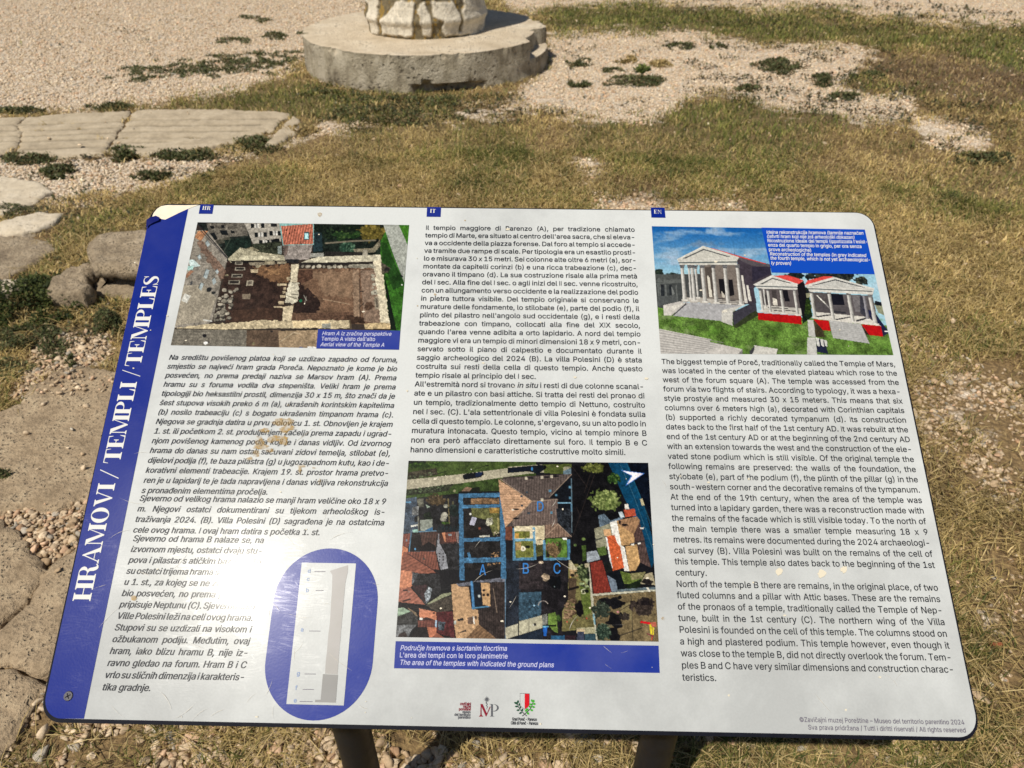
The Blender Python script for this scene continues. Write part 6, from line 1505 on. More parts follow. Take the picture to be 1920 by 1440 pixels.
slab('rough_stone', [(82, 543), (94, 527), (126, 496), (158, 492), (180, 490), (176, 505), (160, 522), (165, 540), (152, 548), (87, 548)], 0.085, 'rough grey rock leaning against the left end of the moulded block', M_greystone, 'rock', seed=35, rough=0.012, jag=0.02, fine=0.026, profile=[(0.01, 0.05), (0.0, -0.02)])

# ------------------------------------------------------------------ round plinth and the column stub on it
BC = np.array([-0.77, 7.06]); BR, BH = 1.10, 0.285
NTH = 420
th = np.linspace(0, 2 * math.pi, NTH, endpoint=False)
rows = []
def side_r(z):
    n = 0.020 * (fbm(th / (2 * math.pi) * 40, z * 12 + 0 * th, 61, 3) - 0.5) + 0.010 * (fbm(np.cos(th) * 22, np.sin(th) * 22 + z * 30, 63, 3) - 0.5)
    r = BR + n - 0.02 * (z / BH)
    fa = (th - math.radians(-90) + math.pi) % (2 * math.pi) - math.pi          # angle from the side facing the viewer, + to the right
    deg = np.degrees(fa)
    notch = (deg > 58) & (deg < 92) & (z > 0.15)
    r = np.where(notch, r - 0.10 * np.clip((deg - 58) / 6, 0, 1) * np.clip((92 - deg) / 5, 0, 1), r)
    under = np.clip((deg + 2) / 4, 0, 1) * np.clip((32 - deg) / 10, 0, 1)
    r = r - under * 0.09 * np.clip((0.07 - z + 0.05 * (fbm(deg / 5, 0 * deg, 73, 3) - 0.5)) / 0.02, 0, 1)
    chip = np.clip((fbm(th / (2 * math.pi) * 60, 0 * th, 71, 3) - 0.55) * 6, 0, 1)
    r = r - 0.035 * chip * 1.6 * np.clip((z - BH + 0.05) / 0.04, 0, 1) - 0.03 * chip * np.clip((0.05 - z) / 0.03, 0, 1)
    return r
prof = [-0.03, 0.0, 0.02, 0.045, 0.055, 0.075, 0.11, 0.145, 0.152, 0.19, 0.23, 0.255, 0.272, 0.281]
for zz in prof: r = side_r(zz); rows.append(np.column_stack([r * np.cos(th), r * np.sin(th), np.full(NTH, zz)]))
r = side_r(BH)
for k, f in enumerate((0.985, 0.95, 0.88, 0.78, 0.66, 0.55, 0.40, 0.2)):
    rr = r * (1 - 0.012) * f if k else r * 0.985
    zt = BH + 0.008 * (fbm(rr * np.cos(th) * 5, rr * np.sin(th) * 5, 77, 3) - 0.5)
    rows.append(np.column_stack([rr * np.cos(th), rr * np.sin(th), zt]))
V = np.concatenate(rows + [np.array([[0, 0, BH]])])
q = []
for k in range(len(rows) - 1):
    a = k * NTH + np.arange(NTH); b = k * NTH + np.roll(np.arange(NTH), -1)
    q.append(np.column_stack([a, b, b + NTH, a + NTH]))
a = (len(rows) - 1) * NTH + np.arange(NTH); b = (len(rows) - 1) * NTH + np.roll(np.arange(NTH), -1)
me = raw_mesh('round_plinth', V, [np.concatenate(q), np.column_stack([a, b, np.full(NTH, len(V) - 1)])], None, True)
def plinth_material():
    t = NT('weathered_concrete')
    g = t.n('ShaderNodeNewGeometry'); pos = g.outputs['Position']
    mp = t.n('ShaderNodeMapping'); t.set(mp.inputs[0], pos); mp.inputs['Scale'].default_value = (7, 7, 4.5)
    a = t.noise(pos, 4.0, 6.0, 0.65).outputs[0]; s = t.noise(mp, 1.0, 5.0, 0.65).outputs[0]; f = t.noise(pos, 60.0, 4.0, 0.7).outputs[0]
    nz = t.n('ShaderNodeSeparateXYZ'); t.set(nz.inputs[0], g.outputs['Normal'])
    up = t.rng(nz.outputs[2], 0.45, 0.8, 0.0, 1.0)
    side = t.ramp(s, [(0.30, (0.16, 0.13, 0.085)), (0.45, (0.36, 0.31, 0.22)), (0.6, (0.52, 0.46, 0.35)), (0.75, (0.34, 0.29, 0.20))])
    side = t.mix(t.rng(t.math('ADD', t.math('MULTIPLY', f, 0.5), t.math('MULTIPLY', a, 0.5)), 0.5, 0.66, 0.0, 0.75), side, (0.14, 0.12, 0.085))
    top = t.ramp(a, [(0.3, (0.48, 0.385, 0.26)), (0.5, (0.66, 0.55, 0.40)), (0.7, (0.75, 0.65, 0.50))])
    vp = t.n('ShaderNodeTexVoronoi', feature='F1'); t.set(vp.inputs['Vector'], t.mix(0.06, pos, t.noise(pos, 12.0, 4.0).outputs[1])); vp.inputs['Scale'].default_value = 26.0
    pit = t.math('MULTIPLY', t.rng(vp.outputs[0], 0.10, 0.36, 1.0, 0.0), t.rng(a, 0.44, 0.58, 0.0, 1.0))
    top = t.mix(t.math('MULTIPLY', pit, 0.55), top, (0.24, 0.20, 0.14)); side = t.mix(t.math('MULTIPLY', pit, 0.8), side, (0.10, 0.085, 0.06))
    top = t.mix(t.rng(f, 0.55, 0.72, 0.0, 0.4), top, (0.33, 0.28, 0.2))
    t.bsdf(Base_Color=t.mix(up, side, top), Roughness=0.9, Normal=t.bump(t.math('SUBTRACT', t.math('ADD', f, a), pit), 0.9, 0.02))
    return t.m
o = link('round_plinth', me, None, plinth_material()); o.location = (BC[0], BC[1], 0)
tag(o, 'low round concrete plinth on the gravel under the column stub', 'plinth')
for p in me.polygons: p.use_smooth = True
md = o.modifiers.new('edge', 'EDGE_SPLIT'); md.split_angle = math.radians(38)

# column stub: broad foot, broken render over brown core
CR, CH = 0.53, 1.02
NT2, NZ = 640, 170
t2 = np.linspace(0, 2 * math.pi, NT2, endpoint=False); z2 = np.linspace(0, CH, NZ)
TH, ZZ = np.meshgrid(t2, z2)
fa = (TH + math.pi / 2 + math.pi) % (2 * math.pi) - math.pi
# zoomed photo coordinates of the front: x = 950 + 412 sin(a), y = 300 - 760 z (front bulges down)
SX = 950 + 405 * np.sin(fa); SY = 262 + 38 * np.cos(fa) - 740 * ZZ
SXn = SX + 26 * (fbm(SX / 34, SY / 34, 81, 3) - 0.5); SYn = SY + 26 * (fbm(SX / 34, SY / 34, 85, 3) - 0.5)
core = np.zeros(TH.shape, bool)
for pts in ([(536, 85), (560, 90), (600, 118), (592, 180), (606, 290), (560, 300), (530, 250)], [(672, 120), (690, 110), (694, 300), (664, 300)], [(690, 60), (712, 30), (820, 22), (940, 30), (960, 60), (1190, 20), (1200, 70), (1150, 95), (1000, 90), (960, 100), (880, 82), (800, 90), (740, 150), (700, 190), (680, 160)],
            [(925, 90), (962, 95), (950, 150), (975, 290), (905, 290), (920, 180)], [(1000, 90), (1040, 95), (1036, 170), (1100, 190), (1085, 230), (1130, 296), (1020, 296), (1028, 200)], [(1185, 40), (1215, 60), (1240, 110), (1215, 150), (1222, 250), (1195, 260), (1200, 160), (1165, 80)], [(540, 280), (1260, 276), (1300, 320), (540, 320)], [(1150, 0), (1190, -40), (1200, 40), (1170, 50)]):
    core |= inside(SXn, SYn, pts) & (np.cos(fa) > -0.2)
back = (np.cos(fa) < -0.1) & (fbm(TH * 6, ZZ * 7, 91, 3) > 0.56)
core |= back
core &= ZZ < 0.62
cf = core.astype(float)
for _ in range(2): cf = (cf + np.roll(cf, 1, 0) + np.roll(cf, -1, 0) + np.roll(cf, 1, 1) + np.roll(cf, -1, 1)) / 5
Rr = CR * (1 - 0.035 * ZZ) + 0.012 * np.exp(-((ZZ - 0.16) / 0.07) ** 2) + 0.016 * (fbm(SX / 60, SY / 60, 95, 4) - 0.5) + 0.004 * (vnoise(SX / 5, SY / 5, 97) - 0.5)
ledge = 0.013 * np.exp(-((ZZ - 0.135) / 0.03) ** 2)
Rr = Rr + ledge - 0.020 * cf
V = np.column_stack([(Rr * np.cos(TH)).ravel(), (Rr * np.sin(TH)).ravel(), ZZ.ravel()])
white = np.array((0.76, 0.69, 0.56)); grey = np.array((0.46, 0.42, 0.35)); brown = np.array((0.17, 0.135, 0.075))
w = fbm(SX / 40, SY / 50, 101, 4)[..., None]
col = white * (0.72 + 0.5 * w) * (1 - 0.35 * np.clip((w - 0.55) * 8, 0, 1)) 
spec = (vnoise(SX / 3.2, SY / 3.2, 105) > 0.86)[..., None]
col = np.where(spec, col * 0.55, col)
lich = (fbm(SX / 12, SY / 30, 111, 2) > 0.66)[..., None]
bc = brown * (0.6 + 0.8 * fbm(SX / 14, SY / 14, 107, 3)[..., None]); bc = np.where(lich, np.array((0.30, 0.19, 0.04)), bc)
col = col * (1 - cf[..., None]) + bc * cf[..., None]
q = []
for k in range(NZ - 1):
    a = k * NT2 + np.arange(NT2); b = k * NT2 + np.roll(np.arange(NT2), -1); q.append(np.column_stack([a, b, b + NT2, a + NT2]))
V = np.concatenate([V, [[0, 0, CH]]]); a = (NZ - 1) * NT2 + np.arange(NT2); b = (NZ - 1) * NT2 + np.roll(np.arange(NT2), -1)
me = raw_mesh('column_stub', V, [np.concatenate(q), np.column_stack([a, b, np.full(NT2, len(V) - 1)])], np.concatenate([col.reshape(-1, 3), [grey]]), True)
def stub_material():
    t = NT('broken_render'); pos = t.n('ShaderNodeNewGeometry').outputs['Position']
    n = t.noise(pos, 50.0, 5.0, 0.7).outputs[0]
    c = t.mix(1.0, t.n('ShaderNodeAttribute', attribute_name='Col').outputs['Color'], t.ramp(n, [(0.3, 0.75), (0.65, 1.1)]), 'MULTIPLY')
    t.bsdf(Base_Color=c, Roughness=0.9, Normal=t.bump(n, 0.5, 0.008)); return t.m
o = link('column_stub', me, None, stub_material()); o.location = (BC[0], BC[1], BH - 0.006)
tag(o, 'thick ruined column stub with broken white render, standing on the round plinth', 'column')

# ------------------------------------------------------------------ loose gravel stones
rs = np.random.RandomState(5)
def ico(sub, jit, seed):
    bm = bmesh.new(); bmesh.ops.create_icosphere(bm, subdivisions=sub, radius=1.0)
    r = np.random.RandomState(seed); V = np.array([v.co[:] for v in bm.verts])
    for k in range(15):                                   # cut planes give broken facets
        n = r.normal(size=3); n /= np.linalg.norm(n); d = r.uniform(0.34, 0.72)
        s = V @ n; V = V - np.maximum(s - d, 0)[:, None] * n
    V *= 1 + jit * r.normal(size=(len(V), 1))
    V *= np.array((1, r.uniform(0.6, 0.95), r.uniform(0.45, 0.75)))
    F = np.array([[v.index for v in f.verts] for f in bm.faces], np.int32); bm.free()
    return V, F
SHAPES = [ico(2, 0.02, s) for s in range(10)]
SHAPES_LO = [ico(1, 0.05, s + 40) for s in range(10)]
def frustum(n, r0, r1, p, spread=None):
    """points in the viewed wedge of ground; density falls off as 1/r^(1-p)... (p: exponent of r in the sampling)"""
    spread = spread or (1.3 if r0 < 1 else 0.78)
    u = rs.rand(n); r = (r0 ** (p + 1) + u * (r1 ** (p + 1) - r0 ** (p + 1))) ** (1 / (p + 1))
    a = rs.uniform(-spread, spread, n)
    return r * np.sin(a), r * np.cos(a)
SLABS = [o for o in COL.objects if o.name.split('.')[0] in ('grooved_slab', 'paving_stone', 'moulded_block', 'rough_stone')]
SLAB_PX = {}
def slab_mask(X, Y):
    """points covered by slabs, plinth: nearest test on a raster"""
    return raster[np.clip(((Y - RY0) / RS).astype(int), 0, RH - 1), np.clip(((X - RX0) / RS).astype(int), 0, RW - 1)]
RX0, RY0, RS = -9.0, -0.5, 0.01; RW, RH = 1800, 1400
raster = np.zeros((RH, RW), np.int8)
for o in SLABS:
    V = np.empty(len(o.data.vertices) * 3); o.data.vertices.foreach_get('co', V); V = V.reshape(-1, 3) + np.array(o.location)
    V = V[V[:, 2] > 0.008]
    ix = np.clip(((V[:, 0] - RX0) / RS).astype(int), 1, RW - 2); iy = np.clip(((V[:, 1] - RY0) / RS).astype(int), 1, RH - 2)
    for dx in (-1, 0, 1):
        for dy in (-1, 0, 1): raster[iy + dy, ix + dx] = 1
er = raster.copy()
for dx in (-2, -1, 0, 1, 2):
    for dy in (-2, -1, 0, 1, 2): er = np.minimum(er, np.roll(np.roll(raster, dy, 0), dx, 1))
raster = er
yy, xx = np.mgrid[0:RH, 0:RW]
raster[np.hypot(xx * RS + RX0 - BC[0], yy * RS + RY0 - BC[1]) < BR - 0.02] = 1

def scatter_stones(name, X, Y, Z, S, shapes, col, seed):
    r = np.random.RandomState(seed); n = len(X)
    Vs, Fs, Cs = [], [], []; off = 0
    kind = r.randint(0, len(shapes), n)
    for k, (SV, SF) in enumerate(shapes):
        ii = np.where(kind == k)[0]; m = len(ii)
        if not m: continue
        a = r.uniform(0, 2 * math.pi, m); tx = r.uniform(-0.5, 0.5, m); ty_ = r.uniform(-0.5, 0.5, m)
        ca, sa = np.cos(a), np.sin(a)
        P = SV[None] * S[ii, None, None]
        y1 = P[..., 1] * np.cos(tx)[:, None] - P[..., 2] * np.sin(tx)[:, None]; z1 = P[..., 1] * np.sin(tx)[:, None] + P[..., 2] * np.cos(tx)[:, None]
        x1 = P[..., 0] * np.cos(ty_)[:, None] + z1 * np.sin(ty_)[:, None]; z2_ = -P[..., 0] * np.sin(ty_)[:, None] + z1 * np.cos(ty_)[:, None]
        Q = np.stack([x1 * ca[:, None] - y1 * sa[:, None] + X[ii, None], x1 * sa[:, None] + y1 * ca[:, None] + Y[ii, None], z2_ + Z[ii, None]], -1)
        Vs.append(Q.reshape(-1, 3)); Fs.append((SF[None] + (np.arange(m) * len(SV))[:, None, None]).reshape(-1, 3) + off); off += m * len(SV)
        Cs.append(np.repeat(col[ii], len(SV), 0))
    return raw_mesh(name, np.concatenate(Vs), np.concatenate(Fs), np.concatenate(Cs))
def pebble_material():
    t = NT('limestone_chips'); pos = t.n('ShaderNodeNewGeometry').outputs['Position']
    n = t.noise(pos, 160.0, 4.0, 0.65).outputs[0]
    c = t.mix(1.0, t.n('ShaderNodeAttribute', attribute_name='Col').outputs['Color'], t.ramp(n, [(0.3, 0.72), (0.65, 1.12)]), 'MULTIPLY')
    t.bsdf(Base_Color=c, Roughness=0.85, Normal=t.bump(n, 0.35, 0.002)); return t.m
M_peb = pebble_material()
def pebble_colors(n, r):
    k = r.rand(n)[:, None]
    c = np.array((0.46, 0.32, 0.185)) * (1 - k) + np.array((0.78, 0.62, 0.43)) * k
    pink = r.rand(n) < 0.15; c[pink] *= (1.05, 0.9, 0.85); g = r.rand(n) < 0.08; c[g] = c[g].mean(1, keepdims=True) * np.array((1.08, 0.95, 0.76)) * 0.85
    return c * r.uniform(0.75, 1.1, (n, 1))
X, Y = frustum(270000, 0.4, 4.2, 0.2)
zz_ = zones_at(X, Y)
g = zz_['gravel'] + 1.5 * (fbm(X * 7, Y * 7, 201, 4) - 0.5)
keep = (((g > 0.45) & (rs.rand(len(X)) < np.clip(zz_['gravel'] * 1.0, 0, 1) ** 1.4)) | (rs.rand(len(X)) < 0.032)) & (slab_mask(X, Y) == 0)
X, Y = X[keep], Y[keep]
S = np.clip(rs.lognormal(math.log(0.0085), 0.42, len(X)), 0.004, 0.024)
S *= 1 + 0.25 * (np.hypot(X, Y) < 1.6)
Z = ground_z(X, Y) + S * 0.28 + 0.006 * rs.rand(len(X)) * (zz_['gravel'][keep] > 0.8)
me = scatter_stones('gravel', X, Y, Z, S, SHAPES, pebble_colors(len(X), rs) * 0.88, 3)
tag(link('gravel', me, None, M_peb), 'loose angular limestone gravel around the paving stones and board posts', 'gravel', kind='stuff')
X, Y = frustum(330000, 3.6, 13.6, 0.6)
zz_ = zones_at(X, Y); g = zz_['gravel'] + 1.5 * (fbm(X * 4, Y * 4, 207, 4) - 0.5)
keep = ((g > 0.5) | (rs.rand(len(X)) < 0.02)) & (slab_mask(X, Y) == 0); X, Y = X[keep], Y[keep]
S = np.clip(rs.lognormal(math.log(0.0105), 0.4, len(X)), 0.006, 0.026)
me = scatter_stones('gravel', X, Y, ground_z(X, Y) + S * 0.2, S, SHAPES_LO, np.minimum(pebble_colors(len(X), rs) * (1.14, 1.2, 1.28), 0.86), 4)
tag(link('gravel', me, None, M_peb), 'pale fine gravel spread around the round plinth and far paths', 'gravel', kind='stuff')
# a few stray stones lying on the slabs and in the grass
X, Y = frustum(2600, 1.2, 6.0, 0.4); k = (slab_mask(X, Y) == 1) & (np.hypot(X - BC[0], Y - BC[1]) > BR); sx, sy = X[k], Y[k]
k2 = rs.rand(len(sx)) < np.where(np.hypot(sx, sy) < 3, 0.35, 0.1); sx, sy = sx[k2], sy[k2]
# dense rubble on the upper rim of the largest slab
rp = on_ground(rs.normal(130, 46, 130), rs.normal(712, 18, 130), 0.026); ok = slab_mask(rp[:, 0], rp[:, 1]) == 1
sx = np.concatenate([sx, rp[ok, 0]]); sy = np.concatenate([sy, rp[ok, 1]])
S = np.clip(rs.lognormal(math.log(0.008), 0.4, len(sx)), 0.004, 0.02)
me = scatter_stones('loose_stones', sx, sy, 0.026 + S * 0.3, S, SHAPES, pebble_colors(len(sx), rs), 6)
tag(link('loose_stones', me, None, M_peb), 'stray gravel stones lying on top of the paving stones', 'gravel', kind='stuff')

# ------------------------------------------------------------------ dry lawn
def blades(name, X, Y, Z, L, W, lean, col, seed, curl=0.5):
    r = np.random.RandomState(seed); n = len(X)
    a = r.uniform(0, 2 * math.pi, n); d = np.column_stack([np.cos(a), np.sin(a)]); s = np.column_stack([-d[:, 1], d[:, 0]])
    l1 = lean * (1 - curl); l2 = np.minimum(lean * (1 + curl * 0.6), 1.62)
    B = np.column_stack([X, Y, Z])
    def step(P, ang, ln): return P + np.column_stack([d * (np.sin(ang) * ln)[:, None], np.cos(ang) * ln])
    Mp = step(B, l1, L * 0.5); Tp = step(Mp, l2, L * 0.5)
    wv = np.column_stack([s * (W / 2)[:, None], np.zeros(n)])
    V = np.stack([B - wv, B + wv, Mp + wv * 0.8, Mp - wv * 0.8, Tp], 1).reshape(-1, 3)
    o5 = np.arange(n) * 5
    Q = np.column_stack([o5, o5 + 1, o5 + 2, o5 + 3]); T = np.column_stack([o5 + 3, o5 + 2, o5 + 4])
    return raw_mesh(name, V, [Q, T], np.repeat(col, 5, 0))
def blade_material():
    t = NT('grass_blades')
    c = t.n('ShaderNodeAttribute', attribute_name='Col').outputs['Color']
    b = t.bsdf(Base_Color=c, Roughness=0.65)
    b.inputs['Specular IOR Level'].default_value = 0.25
    tr = t.n('ShaderNodeBsdfTranslucent'); t.set(tr.inputs[0], c)
    mx = t.n('ShaderNodeMixShader'); mx.inputs[0].default_value = 0.3
    t.t.links.new(b.outputs[0], mx.inputs[1]); t.t.links.new(tr.outputs[0], mx.inputs[2]); t.t.links.new(mx.outputs[0], t.out.inputs[0])
    return t.m
M_blade = blade_material()
STRAW = np.array([(0.43, 0.325, 0.135), (0.34, 0.255, 0.10), (0.50, 0.39, 0.19), (0.26, 0.195, 0.075), (0.16, 0.12, 0.045)])
GREEN = np.array([(0.095, 0.115, 0.026), (0.15, 0.155, 0.038), (0.065, 0.085, 0.024), (0.22, 0.205, 0.06)])
BROWN = np.array([(0.17, 0.105, 0.05), (0.12, 0.075, 0.036), (0.23, 0.16, 0.08), (0.32, 0.23, 0.12)])
def lawn(name, n, r0, r1, p, lscale, seed, label, straws=False):
    X, Y = frustum(n, r0, r1, p)
    zq = zones_at(X, Y)
    dens = np.clip(1.0 - zq['gravel'] * 1.2 + np.interp(np.hypot(X, Y), (1.5, 4.0), (2.6, 1.7)) * (fbm(X * 5.5, Y * 5.5, 301, 4) - 0.49) - zq['bare'], 0.015, 1)
    dens *= np.where(zq['brown'] > 0.4, 0.75, 1)
    k = (rs.rand(len(X)) < dens) & (slab_mask(X, Y) == 0)
    k &= ~((zq['gravel'] > 0.85) & (rs.rand(len(X)) < 0.9))
    X, Y = X[k], Y[k]; zq = {q: v[k] for q, v in zq.items()}
    m = len(X); d = np.hypot(X, Y)
    gp = np.clip(np.interp(d, (1.4, 3.5), (0.26, 0.16)) + zq['green'] * 0.85 + 1.5 * (fbm(X * 1.3, Y * 1.3, 311, 3) - 0.5) + 1.1 * (fbm(X * 6, Y * 6, 313, 3) - 0.5), 0.03, 0.9)
    u = rs.rand(m); isg = u < gp; isb = (~isg) & (rs.rand(m) < zq['brown'] * 0.9 + 0.06)
    col = STRAW[rs.randint(0, 5, m)]; col[isg] = GREEN[rs.randint(0, 4, isg.sum())]; col[isb] = BROWN[rs.randint(0, 4, isb.sum())]
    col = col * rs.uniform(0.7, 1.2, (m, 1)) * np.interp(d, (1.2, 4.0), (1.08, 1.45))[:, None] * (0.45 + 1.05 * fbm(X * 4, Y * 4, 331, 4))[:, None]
    L = rs.uniform(0.018, 0.055, m) * lscale * (0.55 + 0.9 * fbm(X * 8, Y * 8, 341, 2)); W = (0.0016 + 0.00062 * d) * rs.uniform(0.7, 1.3, m)
    lean = np.where(isg, rs.uniform(0.5, 1.3, m), rs.uniform(0.95, 1.55, m))
    if straws:
        L = rs.uniform(0.04, 0.11, m); lean = rs.uniform(1.35, 1.56, m); W = (0.0013 + 0.0004 * d) * rs.uniform(0.7, 1.3, m)
        col = STRAW[rs.randint(0, 3, m)] * rs.uniform(1.0, 1.5, (m, 1)); isg[:] = False
    Z = ground_z(X, Y) + rs.uniform(-0.002, 0.006, m) + (0.008 if straws else 0)
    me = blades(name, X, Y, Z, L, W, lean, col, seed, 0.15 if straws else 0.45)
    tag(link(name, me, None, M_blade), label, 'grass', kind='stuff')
lawn('dry_grass', 600000, 0.28, 4.6, 0.15, 1.0, 5, 'short matted dry grass of the lawn round the board')
lawn('dry_grass', 350000, 4.4, 13.4, 0.35, 1.25, 6, 'yellow green dry lawn stretching away behind the board')
lawn('dry_straw', 78000, 0.28, 5.0, 0.0, 1.0, 7, 'loose bleached straw lying on the gravel and lawn', True)

# scattered tiny weeds and dead bits, far too many to count
X, Y = frustum(200000, 1.5, 11.5, 0.5)
zq = zones_at(X, Y); px_, py_, _ = project(np.stack([X, Y, 0 * X], -1))
hot = np.zeros(len(X))
for q, wgt in (([(740, 180), (1060, 180), (1060, 235), (620, 262), (480, 300)], 1.0), ([(1040, 75), (1300, 75), (1300, 200), (1060, 215)], 0.35), ([(1280, 78), (1720, 100), (1720, 240), (1280, 200)], 0.8), ([(1700, 190), (1900, 200), (1900, 330), (1680, 300)], 0.9), ([(0, 290), (480, 280), (420, 340), (0, 400)], 0.7), ([(60, 20), (520, 20), (560, 150), (100, 200)], 0.08), ([(1200, 0), (1920, 0), (1920, 60), (1200, 60)], 0.5), ([(-50, 380), (300, 380), (240, 700), (-50, 720)], 0.6), ([(60, 600), (240, 560), (240, 640), (60, 660)], 1.0)):
    hot = np.where(inside(px_, py_, q), np.maximum(hot, wgt), hot)
kk = (fbm(X * 5, Y * 5, 401, 4) + 0.25 * (hot - 0.5) > 0.60) & (rs.rand(len(X)) < hot) & (slab_mask(X, Y) == 0)
X, Y = X[kk], Y[kk]; m = len(X); dd = np.hypot(X, Y)
a = rs.uniform(0, 2 * math.pi, m); el = rs.uniform(-0.1, 1.0, m); L = (0.009 + 0.0022 * dd) * rs.uniform(0.6, 1.6, m); W = L * rs.uniform(0.3, 0.7, m)
dv = np.column_stack([np.cos(a) * np.cos(el), np.sin(a) * np.cos(el), np.sin(el)]); sv = np.column_stack([-np.sin(a), np.cos(a), rs.uniform(-0.4, 0.4, m)])
B = np.column_stack([X, Y, ground_z(X, Y) + 0.006 + 0.02 * rs.rand(m)])
V = np.stack([B, B + dv * (L * 0.5)[:, None] + sv * (W / 2)[:, None], B + dv * L[:, None], B + dv * (L * 0.5)[:, None] - sv * (W / 2)[:, None]], 1)
cc = np.array([(0.055, 0.062, 0.028), (0.09, 0.095, 0.04), (0.13, 0.09, 0.045), (0.17, 0.12, 0.06), (0.04, 0.048, 0.022)])[rs.randint(0, 5, m)] * rs.uniform(0.7, 1.3, (m, 1))
o4 = np.arange(m) * 4
tag(link('ground_weeds', raw_mesh('ground_weeds', V.reshape(-1, 3), np.column_stack([o4, o4 + 1, o4 + 2, o4 + 3]), np.repeat(cc, 4, 0)), None, M_blade), 'tiny weeds and dead leaves sprinkled over the gravel', 'ground cover', kind='stuff')

# ------------------------------------------------------------------ weeds: every clump its own plant
WEED = np.array([(0.070, 0.084, 0.032), (0.105, 0.12, 0.046), (0.15, 0.16, 0.066), (0.050, 0.060, 0.024), (0.16, 0.12, 0.06)])
def weed(name, px, h, n, label, cat='weed', group='green weeds on the gravel and paving', leaf=0.012, cols=WEED, seed=1, dens_pow=0.6):
    r = np.random.RandomState(seed)
    px = np.array(px, float); G = on_ground(px[:, 0], px[:, 1], 0.0)[:, :2]
    lo, hi = G.min(0), G.max(0); c = G.mean(0)
    P = r.uniform(lo, hi, (n * 14, 2))
    wob = 0.5 * (hi - lo)
    Pn = P + wob * np.column_stack([fbm(P[:, 0] * 11, P[:, 1] * 11, seed + 5, 3) - 0.5, fbm(P[:, 0] * 11, P[:, 1] * 11, seed + 15, 3) - 0.5])
    k = inside(Pn[:, 0], Pn[:, 1], G) & (fbm(P[:, 0] * 13, P[:, 1] * 13, seed + 25, 3) > 0.41)
    P = P[k][:n]; m = len(P)
    if m == 0: P = np.repeat(c[None], 4, 0); m = 4
    edge = np.clip(poly_dist(P[:, 0], P[:, 1], G) / (0.35 * min(hi - lo) + 1e-6), 0, 1)
    z = (0.42 if label and leaf > 0.015 else 0.7) * h * (0.15 + 0.85 * edge) * r.rand(m) ** dens_pow * (0.5 + fbm(P[:, 0] * 9, P[:, 1] * 9, seed + 35, 2))
    a = r.uniform(0, 2 * math.pi, m); el = r.uniform(-0.3, 1.1, m); L = leaf * r.uniform(0.6, 1.5, m); W = L * r.uniform(0.35, 0.65, m)
    d = np.column_stack([np.cos(a) * np.cos(el), np.sin(a) * np.cos(el), np.sin(el)]); s = np.column_stack([-np.sin(a), np.cos(a), r.uniform(-0.5, 0.5, m)])
    B = np.column_stack([P, ground_z(P[:, 0], P[:, 1]) + z])
    V = np.stack([B, B + d * (L * 0.5)[:, None] + s * (W / 2)[:, None], B + d * L[:, None], B + d * (L * 0.5)[:, None] - s * (W / 2)[:, None]], 1)
    col = cols[r.randint(0, len(cols), m)] * r.uniform(0.7, 1.35, (m, 1))
    org = np.array([*c, 0.0])
    o4 = np.arange(m) * 4
    me = raw_mesh(name, V.reshape(-1, 3) - org, np.column_stack([o4, o4 + 1, o4 + 2, o4 + 3]), np.repeat(col, 4, 0))
    o = link(name, me, None, M_blade); o.location = org
    tag(o, label, cat, group)
    return o
def ell(cx, cy, rx, ry, n=14): return [(cx + rx * math.cos(t), cy + ry * math.sin(t)) for t in np.linspace(0, 2 * math.pi, n, endpoint=False)]
